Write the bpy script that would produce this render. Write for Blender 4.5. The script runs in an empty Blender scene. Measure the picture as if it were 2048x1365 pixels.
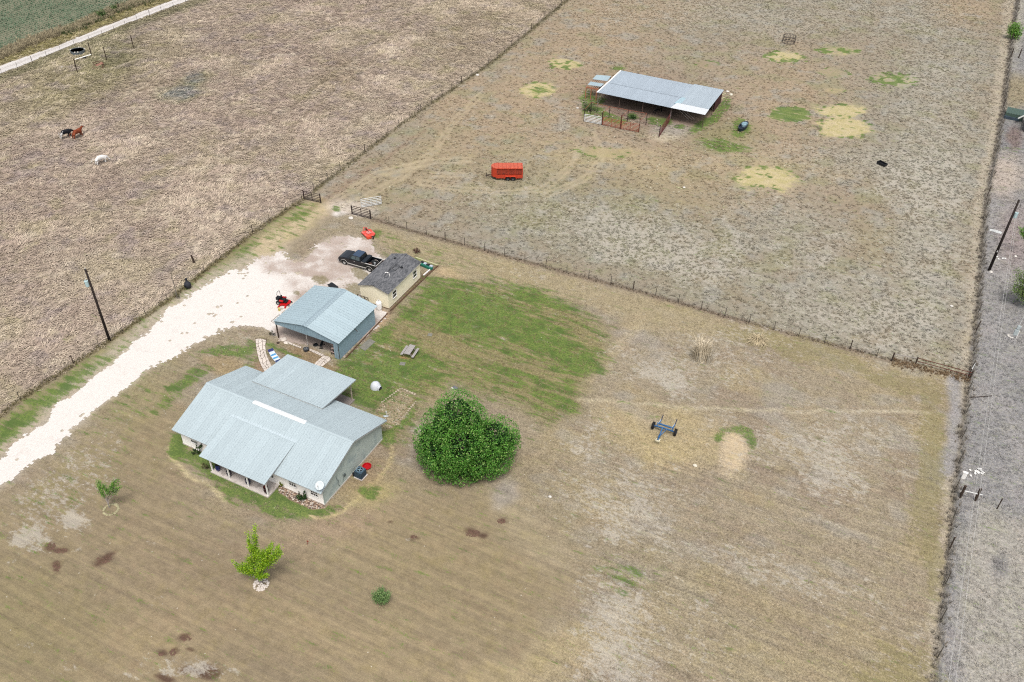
import bpy, math, random
import numpy as np
from mathutils import Vector, Matrix

random.seed(7)
RNG = np.random.default_rng(11)
SC = bpy.context.scene
COL = SC.collection
R = math.radians
PI = math.pi

# ------------------------------------------------------------------ camera
CAM_H = 68.0
FOC, PITCH, ROLL, HEAD = 1777.08, R(38.854), R(1.3378), R(25.109)


def _turn(v):
    return np.array([v[0] * math.cos(HEAD) - v[1] * math.sin(HEAD), v[0] * math.sin(HEAD) + v[1] * math.cos(HEAD), v[2]])


FWD = _turn((0, math.cos(PITCH), -math.sin(PITCH)))
RGT = _turn((1, 0, 0))
UPV = _turn((0, math.sin(PITCH), math.cos(PITCH)))
RGT, UPV = math.cos(ROLL) * RGT + math.sin(ROLL) * UPV, -math.sin(ROLL) * RGT + math.cos(ROLL) * UPV
cam_data = bpy.data.cameras.new('camera')
cam = bpy.data.objects.new('camera', cam_data)
COL.objects.link(cam)
cam_data.sensor_width = 36
cam_data.lens = FOC / 2048 * 36
cam_data.clip_start, cam_data.clip_end = 1, 9000
cam.matrix_world = Matrix(((RGT[0], UPV[0], -FWD[0], 0), (RGT[1], UPV[1], -FWD[1], 0), (RGT[2], UPV[2], -FWD[2], CAM_H), (0, 0, 0, 1)))
SC.camera = cam

# ------------------------------------------------------------------ light: bright overcast
world = bpy.data.worlds.new('World')
SC.world = world
world.use_nodes = True
wn = world.node_tree.nodes
bg = wn['Background']
sky = wn.new('ShaderNodeTexSky')
sky.sky_type = 'NISHITA'
sky.sun_disc = False
SUN_EL, SUN_AZ = R(66), R(150)         # azimuth clockwise from +Y
sky.sun_elevation = SUN_EL
sky.sun_rotation = SUN_AZ
sky.air_density, sky.dust_density, sky.ozone_density = 1.0, 4.0, 1.0
grey = wn.new('ShaderNodeHueSaturation')          # cloud cover takes most of the blue out of the sky
grey.inputs['Saturation'].default_value = 0.35
world.node_tree.links.new(sky.outputs[0], grey.inputs['Color'])
world.node_tree.links.new(grey.outputs[0], bg.inputs[0])
bg.inputs[1].default_value = 0.13
sun_d = bpy.data.lights.new('sun', 'SUN')
sun = bpy.data.objects.new('sun', sun_d)
COL.objects.link(sun)
sun_d.energy = 1.5
sun_d.angle = R(20)
sun_d.color = (1.0, 0.965, 0.92)
sdir = Vector((math.sin(SUN_AZ) * math.cos(SUN_EL), math.cos(SUN_AZ) * math.cos(SUN_EL), math.sin(SUN_EL)))
sun.rotation_euler = sdir.to_track_quat('Z', 'Y').to_euler()
sun.location = (0, 0, 120)
SC.view_settings.view_transform = 'Standard'
SC.view_settings.look = 'None'
SC.view_settings.gamma = 1
SC.view_settings.use_curve_mapping = False
SC.view_settings.exposure = 0.80
SC.render.film_transparent = False
SC.cycles.use_denoising = False
SC.cycles.use_adaptive_sampling = False
SC.cycles.pixel_filter_type = 'BLACKMAN_HARRIS'
SC.cycles.filter_width = 1.15
SC.cycles.max_bounces = 4
SC.cycles.diffuse_bounces = 2
SC.cycles.transparent_max_bounces = 4

# ------------------------------------------------------------------ surveying: a sight line of the photograph met with a plane of the place


def ray(px, py):
    return FWD * FOC + RGT * (px - 1024) - UPV * (py - 682.5)


def P(px, py, z=0.0):
    r = ray(px, py)
    t = (z - CAM_H) / r[2]
    return Vector((r[0] * t, r[1] * t, z))


def on_y(px, py, y):
    r = ray(px, py)
    t = y / r[1]
    return Vector((r[0] * t, y, CAM_H + r[2] * t))


def on_x(px, py, x):
    r = ray(px, py)
    t = x / r[0]
    return Vector((x, r[1] * t, CAM_H + r[2] * t))


def lin(c):
    return tuple(((v / 255) / 12.92 if v / 255 <= .04045 else ((v / 255 + .055) / 1.055) ** 2.4) for v in c)


K_EXPO = 1.65                             # how bright the daylight is here: seen colour = base colour x this


def alb(c):
    return tuple(min(.85, v / K_EXPO) for v in lin(c))

# ------------------------------------------------------------------ scene-graph helpers


def tag(o, label=None, cat=None, group=None, kind=None):
    if label:
        o['label'] = label
    if cat:
        o['category'] = cat
    if group:
        o['group'] = group
    if kind:
        o['kind'] = kind
    return o


def thing(name, label, cat, loc=(0, 0, 0), rz=0.0, group=None):
    o = bpy.data.objects.new(name, None)
    o.empty_display_size = .3
    COL.objects.link(o)
    o.location = loc
    o.rotation_euler = (0, 0, rz)
    return tag(o, label, cat, group)


def mobj(name, mesh, parent=None, loc=None, rot=None, scale=None):
    o = bpy.data.objects.new(name, mesh)
    COL.objects.link(o)
    if parent is not None:
        o.parent = parent
    if loc is not None:
        o.location = loc
    if rot is not None:
        o.rotation_euler = rot
    if scale is not None:
        o.scale = scale
    return o


def dup(root, loc=None, rz=None, label=None, group=None, parent=None):
    c = root.copy()
    COL.objects.link(c)
    if parent is not None:
        c.parent = parent
    if loc is not None:
        c.location = loc
    if rz is not None:
        c.rotation_euler = (0, 0, rz)
    if label:
        c['label'] = label
    if group:
        c['group'] = group
    for ch in list(root.children):
        dup(ch, parent=c)
    return c


class MB:
    """collects faces of one mesh"""

    def __init__(self):
        self.v, self.f = [], []

    def add(self, vs, fs):
        n = len(self.v)
        self.v += [tuple(p) for p in vs]
        self.f += [tuple(i + n for i in f) for f in fs]
        return self

    def box(self, c, s, rz=0.0, m=None):
        hx, hy, hz = s[0] / 2, s[1] / 2, s[2] / 2
        vs = [Vector((x, y, z)) for z in (-hz, hz) for x, y in ((-hx, -hy), (hx, -hy), (hx, hy), (-hx, hy))]
        if m is not None:
            vs = [m @ p for p in vs]
        if rz:
            q = Matrix.Rotation(rz, 3, 'Z')
            vs = [q @ p for p in vs]
        c = Vector(c)
        return self.add([p + c for p in vs], [(3, 2, 1, 0), (4, 5, 6, 7), (0, 1, 5, 4), (1, 2, 6, 5), (2, 3, 7, 6), (3, 0, 4, 7)])

    def bb(self, x0, x1, y0, y1, z0, z1):
        return self.box(((x0 + x1) / 2, (y0 + y1) / 2, (z0 + z1) / 2), (x1 - x0, y1 - y0, z1 - z0))

    def bar(self, a, b, w, h=None, up=(0, 0, 1)):
        a, b = Vector(a), Vector(b)
        d = b - a
        L = d.length
        if L < 1e-6:
            return self
        z = d / L
        u = Vector(up)
        if abs(z.dot(u)) > .98:
            u = Vector((1, 0, 0))
        x = u.cross(z).normalized()
        y = z.cross(x)
        h = h or w
        vs = [p + x * (sx * w / 2) + y * (sy * h / 2) for p in (a, b) for sx, sy in ((-1, -1), (1, -1), (1, 1), (-1, 1))]
        return self.add(vs, [(3, 2, 1, 0), (4, 5, 6, 7), (0, 1, 5, 4), (1, 2, 6, 5), (2, 3, 7, 6), (3, 0, 4, 7)])

    def tube(self, pts, r, n=6, close=True):
        pts = [Vector(p) for p in pts]
        rs = r if isinstance(r, (list, tuple)) else [r] * len(pts)
        base = len(self.v)
        prev = None
        for i, p in enumerate(pts):
            d = (pts[min(i + 1, len(pts) - 1)] - pts[max(i - 1, 0)])
            d = d.normalized() if d.length > 1e-9 else Vector((0, 0, 1))
            if prev is None:
                u = Vector((0, 0, 1)) if abs(d.z) < .9 else Vector((1, 0, 0))
                x = u.cross(d).normalized()
            else:
                x = (prev - d * prev.dot(d)).normalized()
            prev = x
            y = d.cross(x)
            for k in range(n):
                a = 2 * PI * k / n
                self.v.append(tuple(p + x * (rs[i] * math.cos(a)) + y * (rs[i] * math.sin(a))))
        for i in range(len(pts) - 1):
            for k in range(n):
                a, b = base + i * n + k, base + i * n + (k + 1) % n
                self.f.append((a, b, b + n, a + n))
        if close:
            self.f.append(tuple(base + k for k in range(n))[::-1])
            self.f.append(tuple(base + (len(pts) - 1) * n + k for k in range(n)))
        return self

    def lathe(self, prof, n=16, c=(0, 0, 0), sy=1.0, m=None):
        base = len(self.v)
        for r, z in prof:
            for k in range(n):
                a = 2 * PI * k / n
                p = Vector((r * math.cos(a), r * sy * math.sin(a), z))
                if m is not None:
                    p = m @ p
                self.v.append((p[0] + c[0], p[1] + c[1], p[2] + c[2]))
        for i in range(len(prof) - 1):
            for k in range(n):
                a, b = base + i * n + k, base + i * n + (k + 1) % n
                self.f.append((a, b, b + n, a + n))
        if prof[0][0] > 1e-4:
            self.f.append(tuple(base + k for k in range(n))[::-1])
        if prof[-1][0] > 1e-4:
            self.f.append(tuple(base + (len(prof) - 1) * n + k for k in range(n)))
        return self

    def prism(self, poly, z0, z1):
        n = len(poly)
        a = sum(poly[i][0] * poly[(i + 1) % n][1] - poly[(i + 1) % n][0] * poly[i][1] for i in range(n))
        if a < 0:
            poly = poly[::-1]
        vs = [(p[0], p[1], z0) for p in poly] + [(p[0], p[1], z1) for p in poly]
        return self.add(vs, [tuple(range(n))[::-1], tuple(range(n, 2 * n))] + [(i, (i + 1) % n, n + (i + 1) % n, n + i) for i in range(n)])

    def side(self, poly, x0, x1, axis='x'):
        """polygon (a,z) extruded across; axis x: polygon in y,z ; axis y: polygon in x,z"""
        n = len(poly)
        f = (lambda a, z, t: (t, a, z)) if axis == 'x' else (lambda a, z, t: (a, t, z))
        vs = [f(p[0], p[1], x0) for p in poly] + [f(p[0], p[1], x1) for p in poly]
        return self.add(vs, [tuple(range(n))[::-1], tuple(range(n, 2 * n))] + [(i, (i + 1) % n, n + (i + 1) % n, n + i) for i in range(n)])

    def quad(self, a, b, c, d):
        return self.add([a, b, c, d], [(0, 1, 2, 3)])

    def slab(self, pts, t):
        """4 top points, thickness t down"""
        pts = [Vector(p) for p in pts]
        n = (pts[1] - pts[0]).cross(pts[2] - pts[0]).normalized()
        if n.z < 0:
            pts = pts[::-1]
            n = -n
        lo = [p - n * t for p in pts]
        k = len(pts)
        return self.add(pts + lo, [tuple(range(k)), tuple(range(2 * k - 1, k - 1, -1))] + [(i, i + k, (i + 1) % k + k, (i + 1) % k) for i in range(k)])

    def mesh(self, name, mat, smooth=False, fix=False):
        me = bpy.data.meshes.new(name)
        me.from_pydata(self.v, [], self.f)
        if fix:
            import bmesh
            bm = bmesh.new()
            bm.from_mesh(me)
            bmesh.ops.recalc_face_normals(bm, faces=bm.faces)
            bm.to_mesh(me)
            bm.free()
        if mat:
            me.materials.append(mat)
        if smooth:
            me.polygons.foreach_set('use_smooth', [True] * len(me.polygons))
        me.update()
        return me

    def build(self, name, mat, parent=None, smooth=False, bevel=0, loc=None, rot=None, fix=False):
        o = mobj(name, self.mesh(name, mat, smooth, fix), parent, loc, rot)
        if bevel:
            b = o.modifiers.new('bevel', 'BEVEL')
            b.width = bevel
            b.segments = 2
            b.limit_method = 'ANGLE'
        return o

# ------------------------------------------------------------------ materials


class NT:
    def __init__(self, name):
        self.m = bpy.data.materials.new(name)
        self.m.use_nodes = True
        self.t = self.m.node_tree
        self.b = self.t.nodes['Principled BSDF']
        self.out = self.t.nodes['Material Output']

    def n(self, typ, ins=None, **kw):
        x = self.t.nodes.new('ShaderNode' + typ)
        for k, v in kw.items():
            setattr(x, k, v)
        for k, v in (ins or {}).items():
            self.put(x.inputs[k], v)
        return x

    def put(self, sock, v):
        if isinstance(v, bpy.types.NodeSocket):
            self.t.links.new(v, sock)
        elif v is not None:
            if sock.type == 'RGBA' and len(v) == 3:
                v = (*v, 1)
            sock.default_value = v

    def math(self, op, a, b=None, c=None, clamp=False):
        x = self.n('Math', operation=op, use_clamp=clamp)
        self.put(x.inputs[0], a)
        if b is not None:
            self.put(x.inputs[1], b)
        if c is not None:
            self.put(x.inputs[2], c)
        return x.outputs[0]

    def mix(self, f, a, b, mode='MIX'):
        x = self.n('Mix', data_type='RGBA', blend_type=mode)
        self.put(x.inputs[0], f)
        self.put(x.inputs[6], a)
        self.put(x.inputs[7], b)
        return x.outputs[2]

    def step(self, v, lo, hi):
        x = self.n('MapRange', interpolation_type='SMOOTHSTEP')
        self.put(x.inputs[0], v)
        x.inputs[1].default_value, x.inputs[2].default_value = lo, hi
        return x.outputs[0]

    def remap(self, v, a, b, c, d):
        x = self.n('MapRange')
        self.put(x.inputs[0], v)
        for i, q in enumerate((a, b, c, d)):
            x.inputs[i + 1].default_value = q
        return x.outputs[0]

    def coord(self, which='Object'):
        return self.n('TexCoord').outputs[which]

    def pos(self, scale=(1, 1, 1), rz=0):
        g = self.n('NewGeometry').outputs['Position']
        return self.n('Mapping', {'Vector': g, 'Scale': scale, 'Rotation': (0, 0, rz)}).outputs[0]

    def noise(self, vec, scale, detail=2, rough=.5, dist=0):
        x = self.n('TexNoise', {'Vector': vec, 'Scale': scale, 'Detail': detail, 'Roughness': rough, 'Distortion': dist})
        return x.outputs['Fac']

    def vor(self, vec, scale, feature='F1', rand=1.0):
        x = self.n('TexVoronoi', {'Vector': vec, 'Scale': scale, 'Randomness': rand}, feature=feature)
        return x

    def bump(self, h, strength, dist=.02):
        x = self.n('Bump', {'Height': h, 'Strength': strength, 'Distance': dist})
        self.put(self.b.inputs['Normal'], x.outputs[0])

    def set(self, col=None, rough=None, metal=None, spec=None):
        if col is not None:
            self.put(self.b.inputs['Base Color'], col)
        if rough is not None:
            self.put(self.b.inputs['Roughness'], rough)
        if metal is not None:
            self.put(self.b.inputs['Metallic'], metal)
        if spec is not None:
            self.put(self.b.inputs['Specular IOR Level'], spec)
        return self.m


_mats = {}


def M(name, c=None, rough=.7, metal=0.0, var=.25, scale=3.0, bump=0.0, spec=.3, tint=None, vary=0.0):
    """weathered plain surface; colour as seen, noise in object space"""
    if name in _mats:
        return _mats[name]
    t = NT(name)
    v = t.coord()
    a = t.noise(v, scale, 4, .6)
    b = t.noise(v, scale * 7, 3, .6)
    f = t.math('ADD', t.remap(a, .3, .7, -var, var), t.remap(b, .3, .7, -var * .5, var * .5))
    base = alb(c)
    col = t.mix(1.0, base, t.n('CombineColor', {0: t.math('ADD', f, 1.0), 1: t.math('ADD', f, 1.0), 2: t.math('ADD', f, 1.0)}).outputs[0], 'MULTIPLY')
    if tint:
        col = t.mix(t.step(a, .52, .66), col, alb(tint))
    if vary:
        rnd = t.n('ObjectInfo').outputs['Random']
        q = t.remap(rnd, 0, 1, 1 - vary, 1 + vary)
        col = t.mix(1.0, col, t.n('CombineColor', {0: q, 1: q, 2: q}).outputs[0], 'MULTIPLY')
    t.set(col, rough, metal, spec)
    if bump:
        t.bump(b, bump, .02)
    _mats[name] = t.m
    return t.m

# ====================================================================== GROUND
_LAT = RNG.random((256, 256)).astype(np.float32)


def vn(x, y, s, seed=0):
    """smooth value noise, cell size s metres, -1..1"""
    x = x / s + seed * 17.3
    y = y / s + seed * 41.7
    xi, yi = np.floor(x).astype(int), np.floor(y).astype(int)
    fx, fy = x - xi, y - yi
    fx = fx * fx * (3 - 2 * fx)
    fy = fy * fy * (3 - 2 * fy)
    g = lambda i, j: _LAT[(xi + i) % 256, (yi + j) % 256]
    return ((g(0, 0) * (1 - fx) + g(1, 0) * fx) * (1 - fy) + (g(0, 1) * (1 - fx) + g(1, 1) * fx) * fy) * 2 - 1


def fbm(x, y, s, o=3, seed=0):
    r, a, t = 0, 1.0, 0
    for i in range(o):
        r = r + a * vn(x, y, s / 2 ** i, seed + i * 3)
        t += a
        a *= .55
    return r / t


def sst(v, a, b):
    q = np.clip((v - a) / (b - a), 0, 1)
    return q * q * (3 - 2 * q)


def to_px(X, Y):
    dx, dy, dz = X, Y, -CAM_H
    a = dx * RGT[0] + dy * RGT[1] + dz * RGT[2]
    b = dx * UPV[0] + dy * UPV[1] + dz * UPV[2]
    c = dx * FWD[0] + dy * FWD[1] + dz * FWD[2]
    ok = c > 5
    c = np.where(ok, c, 5)
    return np.where(ok, FOC * a / c + 1024, -9e4), np.where(ok, -FOC * b / c + 682.5, 9e4)


class Field:
    """masks over a set of ground points; outlines are traced where they lie on the ground"""

    def __init__(s, X, Y, wob=1.0):
        s.X, s.Y = X, Y
        s.wx = fbm(X, Y, 3.0, 3, 5) * .55 * wob
        s.wy = fbm(X, Y, 3.0, 3, 9) * .55 * wob
        s.U, s.V = to_px(X + s.wx, Y + s.wy)
        s.U0, s.V0 = to_px(X, Y)
        s.n1 = fbm(X, Y, 9, 3, 1)
        s.n2 = fbm(X, Y, 2.2, 3, 2)
        s.n3 = fbm(X, Y, .9, 2, 3)

    def blob(s, cx, cy, rx, ry, ang=0, soft=.5, rough=.25):
        a = R(ang)
        dx, dy = s.U - cx, s.V - cy
        u = (dx * math.cos(a) + dy * math.sin(a)) / rx
        v = (-dx * math.sin(a) + dy * math.cos(a)) / ry
        d = np.sqrt(u * u + v * v) + rough * s.n2
        return 1 - sst(d, 1 - soft, 1 + soft)

    def line(s, pts, w, soft=.6, rough=.3, raw=False):
        U, V = (s.U0, s.V0) if raw else (s.U, s.V)
        best = np.full(U.shape, 1e9)
        for (x0, y0), (x1, y1) in zip(pts[:-1], pts[1:]):
            dx, dy = x1 - x0, y1 - y0
            t = np.clip(((U - x0) * dx + (V - y0) * dy) / (dx * dx + dy * dy), 0, 1)
            best = np.minimum(best, np.hypot(U - x0 - t * dx, V - y0 - t * dy))
        return 1 - sst(best / w + rough * s.n2, 1 - soft, 1 + soft)

    def poly(s, pts, soft=6, rough=0.0, raw=False):
        U, V = (s.U0, s.V0) if raw else (s.U, s.V)
        ins = np.zeros(U.shape, bool)
        best = np.full(U.shape, 1e9)
        n = len(pts)
        for i in range(n):
            x0, y0 = pts[i]
            x1, y1 = pts[(i + 1) % n]
            c = (y0 > V) != (y1 > V)
            with np.errstate(divide='ignore', invalid='ignore'):
                ins ^= c & (U < (x1 - x0) * (V - y0) / ((y1 - y0) if y1 != y0 else 1e-9) + x0)
            dx, dy = x1 - x0, y1 - y0
            t = np.clip(((U - x0) * dx + (V - y0) * dy) / (dx * dx + dy * dy + 1e-9), 0, 1)
            best = np.minimum(best, np.hypot(U - x0 - t * dx, V - y0 - t * dy))
        sd = np.where(ins, best, -best) + rough * soft * s.n2
        return sst(sd, -soft, soft)


FENCE_L = [(-140, 925), (0, 832), (55, 791), (220, 681), (340, 600), (513, 461), (608, 399)]
FENCE_U = [(628, 382), (811, 244), (994, 118), (1135, 0), (1230, -78)]
FENCE_M = [(742, 438.5), (758.5, 442.6), (809, 458), (888, 480.5), (1140, 548), (1279, 584), (1404, 619.6), (1542, 659), (1684, 695), (1736, 708), (1783, 722.6)]
FENCE_R = [(1866, 1400), (1875, 1310), (1888, 1200), (1902, 1070), (1909, 996), (1922, 892), (1934, 792), (1944, 737), (1952, 660), (1959, 567), (1968, 450), (1976, 378), (1991, 311), (2008, 205), (2018, 117), (2032, 18), (2041, -40)]
DRIVE = [(-120, 970), (0, 916), (100, 828), (200, 738), (300, 651), (370, 592), (440, 556), (520, 515), (560, 503), (585, 520), (607, 515), (625, 498), (650, 480), (690, 471), (735, 478),
         (742, 500), (770, 520), (740, 560), (726, 600), (778, 622), (750, 655), (690, 715), (660, 708), (600, 690), (556, 674), (545, 662), (520, 657), (480, 655), (440, 664), (400, 684), (370, 700), (330, 722), (230, 796), (130, 876), (0, 982), (-120, 1080)]
ROAD = [(-80, 176), (0, 132), (105, 95), (224, 47), (343, 1), (450, -40), (500, -45), (382, 0), (237, 54), (144, 91), (0, 150), (-80, 186)]


def paint(X, Y, wob=1.0):
    """base colours (as seen in daylight) and texture weights of the ground cover"""
    F = Field(X, Y, wob)
    n = X.size
    C = np.tile(np.array(lin((163, 149, 126)), dtype=float), (n, 1))
    T = {k: np.zeros(n) for k in ('green', 'sage', 'straw', 'speck', 'mow', 'bare', 'pale', 'olive', 'hay')}

    def lay(m, c, k=1.0):
        nonlocal C
        m = (np.clip(m, 0, 1) * k)[:, None]
        C = C * (1 - m) + np.array(lin(c)) * m

    left = F.poly([(-700, 1300), (-140, 925), (0, 832), (220, 681), (513, 461), (608, 399), (628, 382), (811, 244), (994, 118), (1135, 0), (1400, -220), (-3000, -400), (-3000, 1300)], 3)
    right = F.poly([(2032, 18), (2008, 205), (1976, 378), (1952, 660), (1922, 892), (1902, 1070), (1875, 1310), (1850, 1500), (2900, 1500), (2900, -300), (2060, -300)], 5)
    upper = F.poly([(628, 382), (994, 118), (1135, 0), (1400, -220), (2070, -250), (2032, 18), (1976, 378), (1940, 745), (1783, 722), (1279, 584), (742, 438), (690, 425)], 4)
    yard = np.clip(1 - left - right - upper, 0, 1)
    # pasture, left
    lay(left, (182, 165, 147))
    lay(left * sst(F.n1, .05, .5), (184, 171, 142), .55)
    lay(left * sst(-F.n1, .05, .55), (166, 147, 133), .55)
    lay(left * F.blob(330, 250, 400, 170, -20, .6), (172, 152, 138), .35)
    lay(left * F.blob(170, 150, 160, 55, -20, .6), (146, 138, 102), .75)
    lay(left * F.blob(215, 115, 60, 35, -20, .6), (126, 124, 92), .6)
    lay(left * F.blob(680, 150, 40, 35, -30, .7), (150, 132, 108), .5)
    lay(left * F.blob(960, 60, 170, 60, -35, .7), (163, 148, 122), .5)
    for b in ((388, 158, 22, 10), (360, 186, 34, 12)):
        lay(F.blob(b[0], b[1], b[2] * 1.5, b[3] * 1.5, -8, .4), (140, 140, 105), .6)
        lay(F.blob(*b, -8, .3), (134, 136, 134), .8)
    for L in ([(0, 268), (120, 225), (250, 180), (330, 160)], [(400, 350), (560, 230), (700, 120), (860, 20)], [(440, 86), (560, 70), (700, 40), (790, 10)], [(150, 210), (330, 168), (420, 150)], [(520, 330), (600, 240), (760, 110)]):
        lay(F.line(L, 3.0, .8), (138, 124, 100), .45)
    lay(left * sst(fbm(X, Y, 3.2, 3, 81), .1, .6), (168, 158, 122), .5)
    lay(left * sst(fbm(X, Y, 2.6, 3, 85), .1, .6), (158, 144, 142), .5)
    lay(left * sst(fbm(X, Y, 1.8, 3, 87), .15, .6), (204, 190, 168), .6)
    T['straw'] = left.copy()
    # verge between fence and drive
    verge = F.poly([(-140, 925), (0, 832), (220, 681), (513, 461), (608, 399), (640, 410), (640, 440), (560, 500), (440, 556), (300, 651), (100, 828), (0, 916), (-120, 1000)], 6)
    lay(yard, (157, 144, 122))
    lay(verge, (146, 137, 104))
    gtr = F.line([(545, 500), (600, 450), (660, 405), (730, 350)], 30, .5)
    lay(F.line([(0, 912), (100, 824), (200, 734), (300, 648), (380, 588), (450, 550), (560, 488)], 16, .8), (184, 172, 152), .95)
    lay(F.line([(0, 985), (130, 880), (230, 800), (330, 728), (400, 690), (450, 668), (520, 662)], 11, .9), (182, 172, 150), .85)
    T['green'] += verge * .32 + .25 * F.line([(-60, 905), (40, 836), (110, 790), (190, 722)], 17, .8)
    for b in ((600, 430, 32, 13, -38), (495, 500, 22, 8, -38), (300, 655, 22, 8, -38), (245, 700, 20, 7, -38), (370, 590, 10, 8, 0), (115, 790, 70, 14, -40), (20, 860, 50, 16, -38)):
        T['green'] += .32 * F.blob(*b, .6)
    lay(F.line([(530, 495), (600, 444), (660, 402), (730, 350), (800, 300), (870, 235)], 20, .7), (196, 178, 146), .9)
    lay(F.line([(560, 455), (610, 425), (650, 400)], 5, .9), (140, 128, 92), .6)
    lay(F.line([(690, 405), (800, 355), (900, 335), (960, 322)], 9, .9), (194, 174, 140), .7)
    # pasture, upper right
    lay(upper, (156, 145, 128), .95)
    g = sst(F.n1 + .35 * F.n2, -.05, .55)
    T['pale'] += upper * g * .22
    lay(upper * sst(fbm(X, Y, 16, 2, 8), -.2, .5), (158, 140, 118), .6)
    for b in ((1150, 450, 260, 70, 15), (1700, 640, 260, 90, 12), (1880, 200, 110, 190, 0), (1560, 450, 130, 60, 20), (1500, 30, 300, 40, 0), (1700, 330, 160, 40, 10), (1850, 480, 90, 160, 0), (1330, 480, 150, 50, 12)):
        m = upper * F.blob(*b, .8, .5)
        T['pale'] += m * .46
        lay(m, (158, 156, 142), .5)
        T['sage'] += m * .7
    for b in ((1400, 330, 260, 70, 8), (1180, 150, 150, 110, 0), (1560, 200, 130, 110, 0), (1000, 250, 200, 80, -35), (900, 180, 60, 60, 0), (1930, 20, 60, 30, 0), (1250, 20, 160, 40, 0)):
        lay(upper * F.blob(*b, .8, .4), (172, 152, 126), .75)
    for b in ((1280, 330, 200, 26, 5), (1180, 320, 60, 14, 0), (1560, 330, 130, 14, 8)):
        lay(upper * F.blob(*b, .9, .5), (184, 168, 134), .5)
    for b in ((1230, 420, 240, 40, 14), (1050, 460, 120, 40, 14), (1340, 555, 200, 30, 16)):
        lay(upper * F.blob(*b, .9, .5), (140, 136, 112), .4)
    for b in ((1060, 355, 150, 60, 0), (1750, 480, 40, 60, 0), (1330, 380, 120, 50, 0), (820, 330, 120, 40, -38)):
        lay(upper * F.blob(*b, .8, .4), (158, 146, 110), .4)
    T['sage'] += upper * (.25 + .3 * g)
    lay(upper * sst(fbm(X, Y, 3.0, 3, 91), .1, .55), (150, 136, 112), .45)
    lay(upper * sst(fbm(X, Y, 2.4, 3, 93), .1, .55), (160, 158, 150), .5)
    lay(upper * sst(fbm(X, Y, 4.4, 3, 95), .15, .55), (146, 144, 108), .45)
    # bare trodden ground near the gates, wheel tracks
    lay(F.line([(628, 382), (811, 244), (994, 118), (1135, 0)], 3.5, .8, raw=True), (118, 112, 84), .7)
    for L in ([(660, 405), (760, 345), (860, 325), (940, 320)], [(830, 365), (900, 375), (1000, 385), (1080, 380), (1140, 340), (1160, 290)], [(860, 350), (940, 352)], [(1090, 390), (1170, 360), (1210, 310), (1190, 270)], [(700, 410), (800, 355), (870, 300), (910, 240), (960, 190)]):
        for dd in (-4, 4):
            pass
        tk_ = np.clip(F.line([(x - 2, y - 4) for x, y in L], 2.6, .9, .4) + F.line([(x + 2, y + 4) for x, y in L], 2.6, .9, .4), 0, 1)
        lay(tk_, (194, 178, 148), .42)
        T['bare'] += tk_ * .45
    lay(F.line([(650, 400), (740, 335), (850, 262)], 5, .9), (150, 126, 106), .5)
    lay(F.blob(700, 418, 40, 16, 5, .5), (205, 192, 176), .9)
    lay(F.blob(680, 428, 14, 8, 0, .4), (232, 226, 220), .9)
    T['green'] += .9 * F.blob(673, 417, 9, 5, 0, .5)
    # barn yard
    lay(F.blob(1310, 210, 150, 62, 10, .5), (150, 130, 112), .9)
    lay(F.blob(1300, 222, 110, 30, 12, .4), (138, 118, 106), .9)
    lay(F.blob(1345, 262, 40, 14, 0, .6), (170, 162, 150), .8)
    lay(F.blob(1330, 275, 30, 8, 0, .6), (205, 192, 165), .6)
    for b in ((1175, 205, 14, 30, 0), (1192, 222, 22, 10, 20), (1225, 238, 34, 8, 12), (1265, 232, 11, 6, 0), (1308, 241, 20, 8, 10), (1362, 253, 9, 5, 0), (1480, 256, 18, 17, 0), (1445, 292, 50, 12, 8), (1405, 250, 28, 11, -25), (1440, 225, 20, 10, -50), (1455, 208, 9, 14, 0), (1200, 200, 12, 8, 0), (1330, 246, 14, 7, 0), (1235, 136, 18, 5, 0)):
        T['green'] += 1.0 * F.blob(*b, .5)
    lay(F.blob(1448, 270, 60, 28, -5, .7), (142, 138, 96), .6)
    # old hay rings
    hay = [(1075, 180, 36, 15, 1, (190, 180, 142)), (1133, 128, 33, 10, 2, (176, 164, 128)), (1573, 115, 40, 11, 2, (200, 196, 160)), (1675, 103, 38, 8, 2, (188, 178, 134)), (1582, 229, 40, 14, 3, (196, 190, 150)),
           (1680, 222, 50, 14, 0, (196, 188, 142)), (1686, 256, 60, 20, 0, (208, 190, 150)), (1535, 357, 64, 24, 0, (208, 194, 148)), (1666, 145, 32, 9, 0, (170, 160, 118)), (1790, 160, 44, 13, 2, (172, 166, 120)), (1668, 182, 22, 5, 0, (192, 172, 130)), (1415, 128, 24, 7, 0, (158, 138, 106)), (1210, 305, 60, 10, 0, (182, 168, 118))]
    for cx, cy, rx, ry, k, c in hay:
        m = F.blob(cx, cy, rx, ry, 3, .38, .35)
        lay(m, c, .30)
        T['hay'] += m * ({(1210, 305): .2, (1666, 145): .2, (1668, 182): .35, (1415, 128): .0, (1675, 103): .45, (1790, 160): .45, (1573, 115): .75}.get((cx, cy), .9) if k != 3 else .45)
        T['bare'] += m * .8
        T['sage'] *= 1 - m
        if k == 1:
            T['green'] += .8 * F.blob(cx + 4, cy, rx * .45, ry * .4, 0, .9, .9)
        if k == 2:
            T['green'] += 1.1 * F.blob(cx, cy, rx, ry, 0, .5, .7) * sst(F.n2 + F.n3, -.3, .2)
        if k == 3:
            T['green'] += 1.0 * F.blob(cx, cy, rx * .95, ry * .95, 3, .3, .5)
        ring = F.blob(cx, cy, rx * 1.16, ry * 1.2, 3, .2, .3) - F.blob(cx, cy, rx * .9, ry * .88, 3, .2, .3)
        T['green'] += np.clip(ring, 0, 1) * sst(F.n3 + .6 * F.n2, .0, .4) * 1.1
        T['green'] += m * sst(fbm(F.X, F.Y, .8, 2, 55), .42, .6) * .9
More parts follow.
